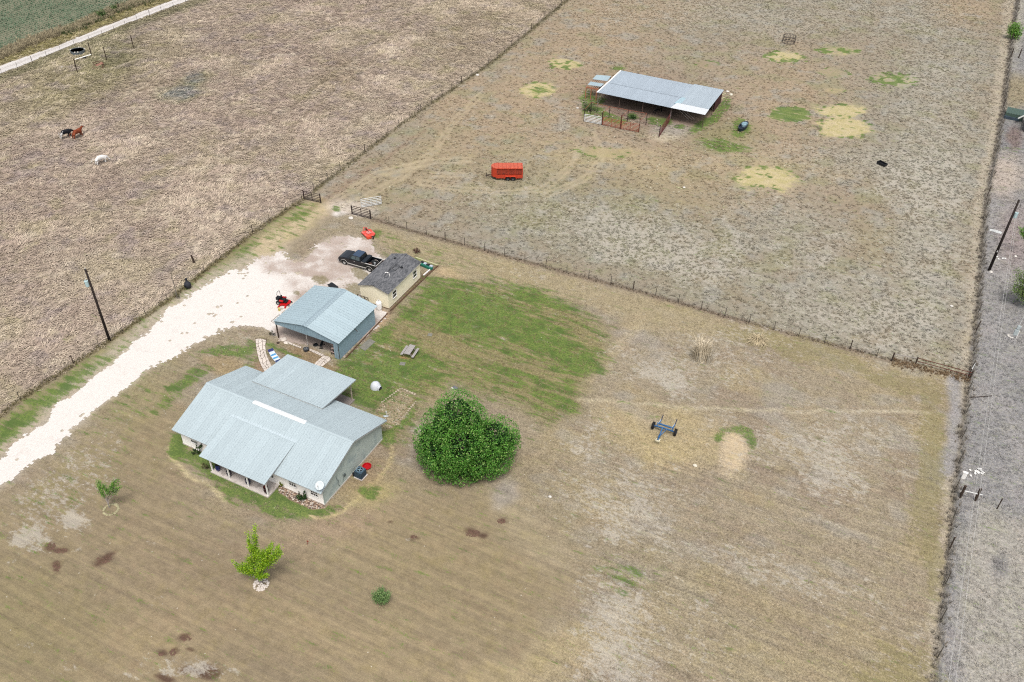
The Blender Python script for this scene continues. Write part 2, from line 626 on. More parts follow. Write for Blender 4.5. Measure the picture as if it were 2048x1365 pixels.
    # the mown yard
    keep_v = (1 - verge) * (1 - gtr * (F.U < 690))
    lay(yard * keep_v, (157, 144, 122))
    lo = F.poly([(-300, 960), (60, 960), (240, 800), (360, 720), (420, 1000), (620, 1060), (800, 960), (1000, 960), (1130, 1060), (1180, 1180), (1060, 1365), (1000, 1700), (-600, 1700)], 110)
    lay(lo * (1 - left), (147, 132, 106), .9)
    rt = yard * (1 - lo) * keep_v
    T['pale'] += rt * .30 * sst(F.n1 + .3 * F.n2, -.1, .5) + rt * .16
    lay(rt * sst(fbm(X * .6, Y, 4, 3, 61), .05, .5), (166, 150, 116), .6)
    lay(rt * sst(fbm(X * .6, Y, 3, 3, 67), .05, .5), (146, 130, 112), .6)
    lay(rt * sst(fbm(X * .6, Y, 2.2, 3, 71), .1, .5), (160, 154, 144), .5)
    T['speck'] += rt * .9
    lay(F.blob(420, 1180, 260, 110, 25, .8), (146, 128, 104), .4)
    lay(F.blob(60, 1250, 160, 120, 20, .8), (142, 130, 94), .5)
    lay(F.blob(880, 1120, 240, 120, 20, .8), (156, 140, 106), .4)
    lay(F.blob(1060, 1340, 300, 40, -25, .8), (176, 160, 124), .6)
    lay(F.blob(700, 1290, 300, 50, 15, .8), (168, 150, 116), .4)
    lay(F.blob(300, 1290, 120, 60, 0, .9), (160, 142, 112), .5)
    lay(F.blob(1640, 1240, 320, 130, 20, .9), (152, 138, 114), .35)
    lay(F.blob(1600, 1330, 260, 60, 10, .9), (162, 148, 112), .4)
    for b in ((1290, 1130, 110, 55, 25), (1380, 1170, 110, 60, 20), (1100, 980, 110, 110, 0)):
        lay(F.blob(*b, .9), (150, 138, 112), .35)
    lay(F.line([(1000, 960), (1040, 1040), (1090, 1110)], 40, .9), (172, 158, 130), .4)
    for b in ((1868, 930, 26, 70, 5), (1848, 1040, 40, 80, 10), (1872, 1150, 24, 60, 0), (1800, 1340, 90, 50, 0), (1860, 840, 24, 50, 0), (1600, 700, 160, 30, 14), (1820, 770, 90, 22, 14)):
        m = F.blob(*b, .7, .45)
        T['olive'] += m * .75
    for b in ((1400, 720, 180, 55, 0), (1230, 1000, 120, 60, 0), (1560, 640, 60, 20, 0), (1330, 760, 60, 18, 30), (1660, 980, 60, 45, 0), (1220, 1230, 70, 100, 0), (1500, 1130, 200, 30, 15), (1250, 1330, 80, 60, 0), (1180, 880, 50, 50, 0), (1700, 870, 150, 50, 0)):
        m = F.blob(*b, .8, .7) * yard
        T['pale'] += .38 * m
        T['sage'] += .4 * m
    for b in ((1015, 985, 22, 34, 30), (1250, 818, 18, 12, 20), (1290, 840, 40, 16, 30)):
        lay(F.blob(*b, .6, .6), (162, 155, 149), .55)
    lay(F.line([(1155, 800), (1330, 812), (1500, 822), (1640, 822), (1860, 825)], 3, .9), (192, 180, 154), .7)
    lay(F.line([(1170, 760), (1240, 690), (1290, 630)], 10, .9), (186, 170, 140), .5)
    for b in ((1260, 850, 60, 30, 20), (1330, 905, 60, 30, 10), (1400, 880, 60, 40, 0), (1360, 840, 40, 20, 0)):
        lay(F.blob(*b, .9), (184, 166, 124), .6)
    lay(F.blob(1466, 905, 26, 46, 3, .35), (194, 176, 148), .9)
    lay(F.blob(1468, 902, 18, 36, 3, .25), (200, 180, 148), .95)
    T['bare'] += F.blob(1468, 902, 18, 36, 3, .25)
    T['green'] += .9 * np.clip(F.blob(1470, 882, 38, 30, 10, .25) - F.blob(1464, 905, 27, 42, 0, .3), 0, 1) * sst(920 - F.V, 0, 35)
    T['green'] += .75 * F.line([(1232, 806), (1245, 804), (1262, 809)], 2.5, .8) + .5 * F.line([(1295, 836), (1318, 832)], 3, .8)
    T['green'] += .55 * F.blob(1255, 1150, 48, 36, 10, .7, .6)
    # green lawn behind the house, streaked by the mower
    st = fbm(X * .14 + Y * .01, Y, 1.6, 3, 12)
    lawn = F.poly([(690, 720), (760, 655), (850, 560), (930, 556), (1040, 570), (1140, 600), (1215, 660), (1218, 720), (1175, 755), (1160, 815), (1100, 850), (1010, 800), (900, 775), (830, 830), (800, 880), (765, 870), (700, 770), (640, 735)], 30)
    lay(lawn, (138, 128, 88), .85)
    T['green'] += lawn * (.58 + .5 * st + .2 * F.n1)
    for b in ((700, 725, 40, 22, -30), (770, 665, 50, 11, -42), (830, 620, 40, 8, -42), (1065, 590, 32, 18, 10), (1160, 730, 48, 22, 0), (1130, 810, 45, 12, 30), (820, 740, 60, 26, 0), (730, 775, 34, 34, 0), (930, 610, 90, 16, 25), (900, 560, 60, 10, 10), (1080, 690, 110, 28, 20), (770, 790, 34, 28, 0), (1000, 640, 150, 30, 20), (925, 655, 60, 16, 20)):
        T['green'] += .36 * F.blob(*b, .7)
    for b in ((850, 690, 80, 16, 25), (920, 700, 60, 22, 20), (1000, 680, 60, 10, 20), (870, 545, 50, 12, 10), (760, 700, 40, 10, -30), (810, 650, 50, 12, 25), (1090, 720, 60, 14, 25), (900, 545, 30, 8, 0)):
        m = F.blob(*b, .8, .4)
        T['green'] -= .36 * m
    lay(F.blob(895, 545, 34, 10, 15, .6), (196, 172, 134), .7)
    # lawns about the house
    for b, k in (((470, 950, 130, 30, 27), 1.0), ((420, 905, 40, 14, 60), .85), ((590, 1005, 70, 10, 25), .9), ((640, 1018, 38, 10, -5), .95), ((530, 985, 90, 34, 20), .9), ((738, 982, 20, 14, 0), .95), ((460, 700, 75, 13, -8), .75), ((395, 745, 60, 14, -30), .8), ((500, 715, 22, 22, 0), .4), ((345, 790, 40, 14, -45), .5), ((570, 700, 40, 10, 25), .5), ((360, 890, 16, 30, 20), .75), ((775, 880, 16, 18, 0), .8), ((800, 850, 40, 5, -45), .8), ((700, 770, 30, 40, 0), .6), ((1000, 985, 20, 4, 20), .2), ((560, 1020, 60, 10, 20), .5), ((850, 985, 60, 8, 10), .3)):
        T['green'] += k * F.blob(*b, .55, .35)
    for b in ((440, 728, 44, 17, 5), (400, 880, 30, 20, 30), (440, 905, 26, 10, 20)):
        m = F.blob(*b, .5)
        T['green'] *= 1 - .85 * m
        lay(m, (158, 138, 106), .7)
    lay(F.blob(520, 745, 10, 26, -10, .5), (152, 124, 100), .8)
    lay(F.blob(620, 715, 60, 16, 25, .5), (150, 126, 96), .8)
    T['green'] *= 1 - .8 * F.blob(640, 722, 34, 12, 25, .5)
    lay(F.line([(352, 880), (338, 895), (345, 925), (375, 955), (420, 975), (460, 1000)], 3.2, .8, .2), (202, 188, 148), .85)
    lay(F.line([(572, 1012), (600, 1032), (640, 1037), (680, 1022), (720, 985), (762, 950), (782, 915), (786, 875), (770, 860)], 3.2, .8, .2), (202, 186, 140), .85)
    lay(F.blob(745, 985, 50, 24, -10, .8), (176, 162, 116), .7)
    lay(F.blob(725, 930, 60, 40, -40, .8), (152, 130, 102), .6)
    lay(F.blob(665, 1055, 110, 26, -15, .8), (166, 142, 120), .5)
    lay(F.blob(300, 880, 80, 60, -30, .9), (150, 136, 104), .5)
    T['pale'] += .45 * F.blob(120, 990, 170, 70, -38, .8, .5)
    T['olive'] += .5 * F.blob(130, 960, 150, 60, -38, .8, .5)
    lay(F.blob(270, 780, 90, 50, -38, .8), (150, 140, 104), .6)
    T['green'] += .25 * F.blob(250, 790, 100, 50, -38, .8) + .12 * F.blob(130, 990, 150, 50, -35, .9) + .05 * lo
    T['mow'] = lo * 1.0 + lawn * .8 + rt * .75 * F.poly([(1050, 900), (1880, 900), (1880, 1500), (1000, 1500)], 60)
    # north verge of the back yard
    lay(F.poly([(742, 445), (888, 486), (1279, 590), (1542, 664), (1700, 712), (1300, 660), (1150, 600), (900, 545), (870, 530), (800, 510), (735, 478)], 10), (166, 152, 120), .7)
    T['green'] += .3 * F.poly([(720, 450), (900, 500), (1000, 530), (900, 545), (800, 510), (735, 478)], 10) + .9 * F.blob(753, 468, 8, 7, 0, .5) + .5 * F.line([(740, 492), (780, 512), (840, 520), (870, 535)], 4, .8)
    lay(F.line(FENCE_M, 4.0, .8, raw=True), (128, 112, 98), .75)
    lay(F.line(FENCE_L, 4.0, .8, raw=True), (120, 110, 82), .75)
    # dirt trail and black weeds along the east fence; east strip is grey
    lay(right, (144, 142, 141))
    lay(right * sst(F.n1 + .4 * F.n2, -.1, .5), (158, 154, 151), .7)
    lay(right * sst(-F.n1, .2, .6), (132, 130, 132), .4)
    lay(right * F.poly([(1960, 1010), (2048, 1040), (2200, 1400), (1920, 1400), (1925, 1080)], 25), (172, 166, 154), .75)
    lay(right * F.blob(2010, 350, 40, 40, 0, .6), (190, 176, 162), .85)
    lay(right * F.blob(2030, 40, 20, 80, 5, .6), (178, 172, 158), .8)
    lay(right * F.blob(2035, 185, 40, 34, 5, .5), (158, 142, 104), .7)
    lay(right * F.blob(2030, 480, 34, 60, 0, .8), (158, 140, 136), .6)
    lay(right * F.blob(2000, 1130, 20, 26, 0, .5), (120, 118, 120), .7)
    lay(F.blob(2030, 275, 16, 24, 0, .5), (120, 92, 84), .6)
    T['green'] += .4 * right * F.blob(2020, 300, 34, 6, 0, .6)
    off = [(x - 14, y) for x, y in FENCE_R]
    lay(F.line(off, 9, .7, .2), (186, 174, 154), .7)
    lay(F.line([(1908, 760), (1905, 850), (1900, 910), (1896, 940)], 14, .6), (156, 153, 152), .9)
    lay(F.line([(x + 1, y) for x, y in FENCE_R], 5, .7, .3, raw=True), (122, 116, 108), .75)
    T['speck'] += right * .8
    T['sage'] += right * .5
    # the lane's verges and the crop field's margin, top left
    lay(F.line([(-80, 200), (0, 158), (144, 97), (237, 60), (390, 4), (450, -20)], 8, .8), (128, 124, 92), .8)
    lay(F.poly([(-80, 170), (0, 132), (105, 95), (224, 47), (343, 1), (420, -40), (360, -40), (303, 0), (224, 26), (148, 61), (79, 79), (0, 116), (-80, 140)], 4), (150, 140, 96), 1)
    # dust and mud
    for b in ((945, 1067, 17, 8, 25), (962, 1073, 8, 6, 0), (1003, 1043, 10, 6, 0), (828, 1074, 10, 4, 20), (103, 1093, 9, 9, 0), (121, 1102, 14, 6, 0), (113, 1133, 8, 11, 30), (210, 1120, 22, 8, -38), (372, 1278, 13, 7, -20), (322, 1308, 8, 6, 0), (346, 1305, 7, 7, 0), (378, 1304, 8, 4, 20), (375, 1345, 12, 6, 0), (335, 1358, 18, 6, 0), (420, 1350, 22, 12, 0), (788, 1043, 5, 3, 0)):
        m = F.blob(*b, .45, .8)
        lay(m, (92, 70, 58), .9)
        T['bare'] += m
    for b in ((1010, 1020, 12, 6, 0), (145, 1040, 22, 12, 0), (60, 1075, 40, 16, 0), (160, 1045, 20, 14, 0), (120, 1185, 22, 10, 35), (320, 1195, 14, 16, 20), (70, 1300, 26, 10, 20), (140, 1330, 34, 26, 0), (430, 1345, 60, 14, 0), (350, 1330, 50, 20, 0), (300, 1085, 14, 12, 20), (160, 1105, 6, 12, 0), (815, 1075, 16, 7, 0), (1040, 1105, 8, 5, 0), (255, 1360, 20, 10, 0)):
        m = F.blob(*b, .9, .9)
        T['pale'] += .48 * m
    for b in ((1220, 1290, 20, 6, 0),):
        T['pale'] += .7 * F.blob(*b, .8, .8)
    # trodden base under each building
    lay(F.blob(815, 712, 16, 5, 0, .5), (182, 142, 98), .8)
    lay(F.poly([(726, 600), (778, 622), (752, 652), (745, 645)], 4), (176, 142, 108), .9)
    lay(F.line([(693, 716), (752, 653), (780, 625), (848, 552), (874, 533)], 3, .6, raw=True), (104, 80, 62), .85)
    lay(F.line([(752, 655), (775, 630)], 5, .8), (190, 160, 128), .8)
    # garden bed and rock bed
    bed = F.poly([(760, 808), (802, 777), (833, 790), (833, 802), (800, 842), (778, 862), (752, 852), (752, 822)], 3)
    lay(bed, (160, 146, 118), .9)
    T['green'] = T['green'] * (1 - bed) + bed * .3
    rocks = F.poly([(551, 975), (566, 972), (650, 1010), (645, 1018), (620, 1018), (590, 1003), (560, 985)], 2)
    lay(rocks, (150, 128, 108), .95)
    T['green'] *= 1 - rocks
    T['green'] *= 1 - F.poly(DRIVE, 8) * .8
    # dusty shoulder of the drive
    lay(F.poly(DRIVE, 12) * F.poly(DRIVE, 12), (206, 194, 178), .8)
    T['drive'] = F.poly(DRIVE, 5)
    T['left'], T['right'], T['upper'], T['yard'] = left, right, upper, yard
    return C / K_EXPO, T, F


def axis(lo, hi, s0, s1, far):
    a = [lo]
    while a[-1] < hi:
        t = (a[-1] - lo) / (hi - lo)
        a.append(a[-1] + s0 + (s1 - s0) * t)
    out, st = [a[-1]], s1
    while out[-1] < far:
        st *= 1.5
        out.append(out[-1] + st)
    pre, st = [a[0]], s0
    while pre[-1] > -far:
        st *= 1.5
        pre.append(pre[-1] - st)
    return np.array(pre[:0:-1] + a[:-1] + out)


gx = axis(-205, 40, .50, .27, 3200)
gx = np.array(gx)
gy = axis(12, 262, .24, .62, 3200)
GX, GY = np.meshgrid(gx, gy)
gxf, gyf = GX.ravel(), GY.ravel()
col, T, FG = paint(gxf, gyf)
inner = (gxf > -210) & (gxf < 45) & (gyf > 8) & (gyf < 270)
rel = -(.035 * (fbm(gxf, gyf, 1.3, 2, 21) + 1) * T['left'] + .02 * (fbm(gxf, gyf, .9, 2, 22) + 1) * np.clip(T['upper'] + T['right'] + T['speck'] * .5, 0, 1))
rel = np.where(inner, rel, 0)
nx, ny = len(gx), len(gy)
me = bpy.data.meshes.new('ground')
idx = np.arange(nx * ny).reshape(ny, nx)
q = np.stack([idx[:-1, :-1], idx[:-1, 1:], idx[1:, 1:], idx[1:, :-1]], -1).reshape(-1, 4)
me.vertices.add(nx * ny)
me.vertices.foreach_set('co', np.stack([gxf, gyf, rel], -1).ravel())
me.loops.add(q.size)
me.loops.foreach_set('vertex_index', q.ravel())
me.polygons.add(len(q))
me.polygons.foreach_set('loop_start', np.arange(0, q.size, 4))
me.polygons.foreach_set('loop_total', np.full(len(q), 4))
me.update(calc_edges=True)
me.polygons.foreach_set('use_smooth', np.ones(len(q), bool))


def put_attr(me, name, arr4):
    a = me.color_attributes.new(name, 'FLOAT_COLOR', 'POINT')
    a.data.foreach_set('color', np.ascontiguousarray(arr4, dtype=np.float32).ravel())


cl = lambda k: np.clip(T[k], 0, 1)
put_attr(me, 'cover', np.concatenate([col, np.clip(T['straw'], 0, 1)[:, None]], 1))
put_attr(me, 'growth', np.stack([cl('green'), cl('sage'), cl('speck'), cl('mow')], -1))
put_attr(me, 'soil', np.stack([cl('bare'), cl('pale'), cl('olive'), cl('hay')], -1))


def ground_material():
    t = NT('ground_cover')
    c = t.n('Attribute', attribute_name='cover')
    g = t.n('Attribute', attribute_name='growth')
    s = t.n('Attribute', attribute_name='soil')
    gs = t.n('SeparateColor', {0: g.outputs['Color']})
    ss = t.n('SeparateColor', {0: s.outputs['Color']})
    green, sage, speck, mow = gs.outputs[0], gs.outputs[1], gs.outputs[2], g.outputs['Alpha']
    straw, bare = c.outputs['Alpha'], ss.outputs[0]
    pale, olive, hay = ss.outputs[1], ss.outputs[2], s.outputs['Alpha']
    p = t.pos()
    ps = t.pos((.25, 1, 1))
    pw = t.pos((1, .55, 1), R(35))
    nA = t.noise(p, 1.1, 5, .62)
    nB = t.noise(p, 4.5, 4, .7)
    nC = t.noise(p, 13, 3, .75)
    nS = t.noise(pw, 3.6, 5, .72, 1.4)
    nR = t.noise(ps, 1.6, 3, .6)
    base = c.outputs['Color']
    # tone: coarse clumps in the pasture, fine speckle elsewhere
    a1 = t.remap(nA, .38, .62, -.10, .10)
    a2 = t.math('MULTIPLY', t.remap(nB, .38, .62, -.22, .22), t.math('ADD', .35, t.math('MULTIPLY', speck, .9)))
    a3 = t.math('MULTIPLY', t.remap(nC, .38, .62, -.24, .24), t.math('ADD', .5, t.math('MULTIPLY', speck, .8)))
    a4 = t.math('MULTIPLY', t.remap(nS, .36, .64, -.27, .27), straw)
    wave = t.n('TexWave', {'Vector': t.pos((.04, 1, 1)), 'Scale': .19, 'Distortion': 4.5, 'Detail': 3.0, 'Detail Scale': .5}, wave_type='BANDS', bands_direction='Y').outputs['Fac']
    a5 = t.math('MULTIPLY', t.math('MULTIPLY', t.remap(wave, 0, 1, -.08, .07), mow), t.step(nR, .30, .62))
    tot = t.math('ADD', t.math('ADD', t.math('ADD', a1, a2), t.math('ADD', a3, a4)), a5)
    tot = t.math('MULTIPLY', tot, t.math('SUBTRACT', 1.0, t.math('MULTIPLY', bare, .45)))
    k = t.math('ADD', 1.0, tot)
    col = t.mix(1.0, base, t.n('CombineColor', {0: k, 1: k, 2: k}).outputs[0], 'MULTIPLY')
    # colour drift: olive <-> pinkish
    dr = t.noise(p, .45, 4, .6)
    col = t.mix(t.math('MULTIPLY', t.step(dr, .5, .72), .30), col, t.mix(1.0, col, (1.02, 1.03, .72), 'MULTIPLY'))
    col = t.mix(t.math('MULTIPLY', t.step(dr, .5, .28), .30), col, t.mix(1.0, col, (1.06, .95, .95), 'MULTIPLY'))
    # pale bleached stalks
    st = t.math('MULTIPLY', t.step(t.noise(pw, 9, 2, .6, 1.2), .60, .72), t.math('ADD', .16, t.math('MULTIPLY', straw, .45)))
    col = t.mix(st, col, alb((206, 192, 168)))
    # broken patches: bleached crust, moss-olive turf, spilt hay
    nD = t.noise(t.pos((.55, 1, 1)), 2.6, 6, .78)
    nE = t.noise(t.pos((.8, 1, 1), .4), .9, 5, .7)
    nm = t.math('SUBTRACT', t.math('ADD', t.math('MULTIPLY', nD, .6), t.math('MULTIPLY', nE, .4)), .5)
    pm = t.step(t.math('ADD', pale, t.math('MULTIPLY', nm, 4.2)), .42, .82)
    fk = t.math('ADD', 1.0, t.math('ADD', t.remap(nC, .38, .62, -.16, .16), t.remap(nB, .38, .62, -.10, .10)))
    fkc = t.n('CombineColor', {0: fk, 1: fk, 2: fk}).outputs[0]
    col = t.mix(t.math('MULTIPLY', pm, .66), col, t.mix(1.0, alb((192, 184, 170)), fkc, 'MULTIPLY'))
    om = t.step(t.math('ADD', olive, t.math('MULTIPLY', nm, -3.4)), .35, .8)
    col = t.mix(t.math('MULTIPLY', om, .62), col, t.mix(1.0, alb((142, 133, 92)), fkc, 'MULTIPLY'))
    hm = t.step(t.math('ADD', hay, t.math('MULTIPLY', nm, 3.2)), .40, .75)
    col = t.mix(t.math('MULTIPLY', hm, .85), col, t.mix(1.0, t.mix(t.step(nE, .4, .6), alb((206, 190, 150)), alb((190, 178, 126))), fkc, 'MULTIPLY'))
    # mower streaks
    nM = t.noise(t.pos((.05, 1, 1)), 2.0, 5, .75)
    sk = t.math('MULTIPLY', t.remap(nM, .38, .62, -.13, .13), t.math('ADD', t.math('MULTIPLY', mow, .9), t.math('MULTIPLY', speck, .35)))
    skk = t.math('ADD', 1.0, sk)
    col = t.mix(1.0, col, t.n('CombineColor', {0: skk, 1: skk, 2: t.math('SUBTRACT', 1.0, t.math('MULTIPLY', sk, -.75))}).outputs[0], 'MULTIPLY')
    # sage tufts: pale heads, shade in the gaps put into the colour
    v = t.vor(p, 3.1)
    head = t.math('MULTIPLY', t.step(v.outputs['Distance'], .40, .18), t.step(t.noise(p, .9, 3, .6), .40, .62))
    head = t.math('MULTIPLY', head, sage)
    col = t.mix(t.math('MULTIPLY', head, .62), col, alb((188, 188, 172)))
    g1 = t.noise(p, 3.4, 4, .75)
    gap_shade = t.math('MULTIPLY', t.step(g1, .565, .66), t.math('ADD', .12, t.math('ADD', t.math('MULTIPLY', sage, .42), t.math('MULTIPLY', speck, .62))))
    col = t.mix(t.math('MULTIPLY', gap_shade, .55), col, alb((108, 102, 78)))
    g2 = t.noise(t.pos((1, 1, 1), 1.1), 5.2, 3, .7)
    lite = t.math('MULTIPLY', t.step(g2, .57, .67), t.math('ADD', .10, t.math('ADD', t.math('MULTIPLY', sage, .5), t.math('MULTIPLY', speck, .6))))
    col = t.mix(t.math('MULTIPLY', lite, .6), col, alb((214, 200, 174)))
    # living grass
    gn = t.math('ADD', t.math('MULTIPLY', nB, .30), t.math('ADD', t.math('MULTIPLY', nR, .45), t.math('MULTIPLY', nC, .25)))
    gm = t.step(t.math('ADD', green, t.math('MULTIPLY', t.math('SUBTRACT', gn, .5), 5.5)), .34, .78)
    gcol = t.mix(t.step(nB, .35, .65), alb((76, 108, 46)), alb((120, 140, 66)))
    gcol = t.mix(t.step(t.noise(p, .6, 3), .45, .65), gcol, alb((78, 108, 46)))
    gk = t.math('ADD', 1.0, t.remap(nC, .3, .7, -.28, .28))
    gcol = t.mix(1.0, gcol, t.n('CombineColor', {0: gk, 1: gk, 2: gk}).outputs[0], 'MULTIPLY')
    col = t.mix(t.math('MULTIPLY', gm, .86), col, gcol)
    # scattered pebbles of limestone
    v3 = t.vor(t.pos((1, 1, 1), 1.3), 1.1)
    peb = t.math('MULTIPLY', t.step(v3.outputs['Distance'], .07, .05), t.step(t.n('SeparateColor', {0: v3.outputs['Color']}).outputs[0], .62, .64))
    col = t.mix(t.math('MULTIPLY', peb, .7), col, alb((222, 214, 198)))
    t.set(col, .95, 0, .12)
    h = t.math('ADD', t.math('MULTIPLY', nB, .6), t.math('ADD', t.math('MULTIPLY', nC, .4), t.math('MULTIPLY', t.math('MULTIPLY', nS, straw), 1.2)))
    t.bump(h, .55, .09)
    return t.m


me.materials.append(ground_material())
tag(mobj('ground', me), kind='structure')

# ------------------------------------------------------------------ gravel drive, lane, crop field


def sheet(name, pxpoly, step, z, mat, wob=1.0, thr=.5, rough=0.0, soft=5, tone=None):
    pts = [P(*p) for p in pxpoly]
    x0, x1 = min(p.x for p in pts) - 1, max(p.x for p in pts) + 1
    y0, y1 = min(p.y for p in pts) - 1, max(p.y for p in pts) + 1
    xs, ys = np.arange(x0, x1, step), np.arange(y0, y1, step)
    A, B = np.meshgrid(xs, ys)
    F = Field(A.ravel(), B.ravel(), wob)
    m = F.poly(pxpoly, soft) + rough * (F.n3 * .5 + .5 * RNG.uniform(-1, 1, A.size))
    m = (m > thr).reshape(A.shape)
    cell = m[:-1, :-1] & m[1:, :-1] & m[:-1, 1:] & m[1:, 1:]
    idx = np.arange(A.size).reshape(A.shape)
    q = np.stack([idx[:-1, :-1][cell], idx[:-1, 1:][cell], idx[1:, 1:][cell], idx[1:, :-1][cell]], -1)
    used, inv = np.unique(q, return_inverse=True)
    q = inv.reshape(-1, 4)
    V = np.stack([A.ravel()[used], B.ravel()[used], np.full(len(used), z)], -1)
    V[:, 2] += .012 * fbm(V[:, 0], V[:, 1], 1.5, 2, 31) + .012
    me = bpy.data.meshes.new(name)
    me.from_pydata(V.tolist(), [], q.tolist())
    me.materials.append(mat)
    if tone:
        F2 = Field(V[:, 0], V[:, 1], wob)
        put_attr(me, 'tone', tone(F2))
    me.update()
    return tag(mobj(name, me), kind='structure')


def gravel_material(name, c1, c2, c3):
    t = NT(name)
    a = t.n('Attribute', attribute_name='tone')
    s = t.n('SeparateColor', {0: a.outputs['Color']})
    p = t.pos()
    n1, n2, n3 = t.noise(p, .5, 4, .6), t.noise(p, 3.2, 4, .7), t.noise(p, 16, 3, .7)
    col = t.mix(t.step(t.math('ADD', s.outputs[0], t.math('MULTIPLY', t.math('SUBTRACT', n2, .5), .8)), .25, .85), alb(c1), alb(c2))
    col = t.mix(t.math('MULTIPLY', t.step(n1, .55, .75), .35), col, alb(c3))
    k = t.math('ADD', 1.0, t.math('ADD', t.remap(n2, .3, .7, -.05, .05), t.remap(n3, .3, .7, -.10, .10)))
    col = t.mix(1.0, col, t.n('CombineColor', {0: k, 1: k, 2: k}).outputs[0], 'MULTIPLY')
    w = t.math('ADD', s.outputs[1], t.math('MULTIPLY', t.math('SUBTRACT', t.math('ADD', t.math('MULTIPLY', n2, .6), t.math('MULTIPLY', n3, .4)), .5), 1.6))
    col = t.mix(t.math('MULTIPLY', t.step(w, .45, .8), .85), col, alb((138, 128, 96)))
    v = t.vor(p, 2.6)
    dk = t.math('MULTIPLY', t.step(v.outputs['Distance'], .14, .07), t.step(n1, .5, .6))
    col = t.mix(t.math('MULTIPLY', dk, .45), col, alb((150, 138, 128)))
    t.set(col, .95, 0, .15)
    t.bump(t.math('ADD', n2, n3), .4, .05)
    return t.m


def drive_tone(F):
    park = F.poly([(470, 500), (760, 440), (800, 640), (690, 740), (540, 690), (560, 640), (575, 590), (520, 540)], 25)
    car = F.poly([(556, 674), (618, 600), (752, 640), (680, 725)], 8)
    weeds = .8 * (F.blob(640, 560, 18, 9, 0, .7, .9) + F.blob(705, 580, 16, 14, 20, .7, .9) + F.blob(713, 548, 30, 9, 22, .7, .9) + F.blob(600, 520, 16, 6, -30, .7, .9) + F.blob(590, 590, 20, 5, 30, .7, .9) + F.blob(735, 520, 12, 8, 0, .8, .9))
    rut = F.line([(0, 945), (130, 850), (230, 765), (330, 680), (400, 640), (480, 590)], 5, .9, .5) * .35
    park = np.maximum(park, rut)
    dirt = .35 * F.blob(625, 520, 14, 6, 10, .8) + .5 * F.blob(625, 550, 26, 6, 10, .8, .8)
    return np.stack([np.clip(park * .62 + park * .45 * F.n2 + car * .4 + dirt, 0, 1), np.clip(weeds, 0, 1), car, np.ones_like(car)], -1)


sheet('driveway', DRIVE, .16, .006, gravel_material('gravel', (234, 227, 219), (186, 169, 157), (208, 194, 184)), 2.0, .5, .7, 10, drive_tone)
road_tone = lambda F: np.stack([.5 * F.line([(-80, 178), (0, 141), (144, 84), (237, 49), (362, 0)], 2.2, .9), np.zeros_like(F.U), F.U * 0, F.U * 0 + 1], -1)
sheet('road', ROAD, .3, .006, gravel_material('lane_gravel', (222, 216, 210), (170, 160, 150), (205, 198, 190)), .5, .5, .12, 2, road_tone)


def crop_material():
    t = NT('crop_soil')
    p = t.pos()
    n1, n2, n3 = t.noise(p, .12, 4, .6), t.noise(p, 1.1, 4, .7), t.noise(p, 4, 3, .7)
    col = t.mix(t.step(n1, .4, .6), alb((122, 126, 104)), alb((136, 134, 112)))
    k = t.math('ADD', 1.0, t.math('ADD', t.remap(n2, .3, .7, -.15, .15), t.remap(n3, .3, .7, -.2, .2)))
    col = t.mix(1.0, col, t.n('CombineColor', {0: k, 1: k, 2: k}).outputs[0], 'MULTIPLY')
    t.set(col, .95, 0, .1)
    return t.m


sheet('crop_field', [(-700, 330), (0, 112), (79, 77), (148, 56), (224, 22), (303, -6), (420, -60), (300, -120), (-500, -120)], .8, .004, crop_material(), .4, .5, .1, 3)

# ====================================================================== BUILDINGS
def roof_material(name, c, dark=.92):
    t = NT(name)
    v = t.coord()
    n1, n2 = t.noise(v, .35, 4, .6), t.noise(t.n('Mapping', {'Vector': v, 'Scale': (6, .5, 1)}).outputs[0], 1.2, 3, .6)
    rnd = t.n('ObjectInfo').outputs['Random']
    k = t.math('ADD', t.remap(rnd, 0, 1, .965, 1.035), t.math('ADD', t.remap(n1, .3, .7, -.05, .05), t.remap(n2, .3, .7, -.035, .035)))
    col = t.mix(1.0, alb(c), t.n('CombineColor', {0: k, 1: k, 2: k}).outputs[0], 'MULTIPLY')
    col = t.mix(t.math('MULTIPLY', t.step(t.noise(v, 1.4, 5, .7), .62, .8), .25), col, alb((150, 156, 156)))
    t.set(col, .6, .0, .2)
    return t.m


MET_F = roof_material('roof_metal', (187, 201, 205))
MET_B = MET_F
MET_C = roof_material('carport_metal', (174, 193, 200))
MET_G = roof_material('barn_metal', (176, 188, 198))
WHITE = M('white_paint', (278, 274, 268), .6, var=.05, scale=1.5)
CREAMW = M('front_wall_paint', (292, 286, 278), .7, var=.05, scale=.8, tint=(280, 273, 264))
SAGEW = M('gable_wall_paint', (196, 208, 200), .7, var=.06, scale=.7, tint=(176, 190, 186))
GLASS = M('dark_glass', (34, 38, 42), .12, var=.2, spec=.6)
CONC = M('concrete', (224, 214, 206), .9, var=.10, scale=1.2, tint=(186, 176, 168), bump=.2)
WOODG = M('weathered_wood', (160, 152, 144), .9, var=.2, scale=6)
DARKW = M('dark_post_wood', (72, 58, 48), .9, var=.3, scale=5)
BLACK = M('black_plastic', (30, 32, 36), .5, var=.2)
RUST = M('rusted_pipe', (104, 62, 50), .8, var=.3, scale=8)
ORUST = M('orange_rust_pipe', (166, 96, 72), .8, var=.3, scale=5)
SILVER = M('galvanised_pipe', (228, 228, 224), .5, var=.15, scale=6, spec=.5)


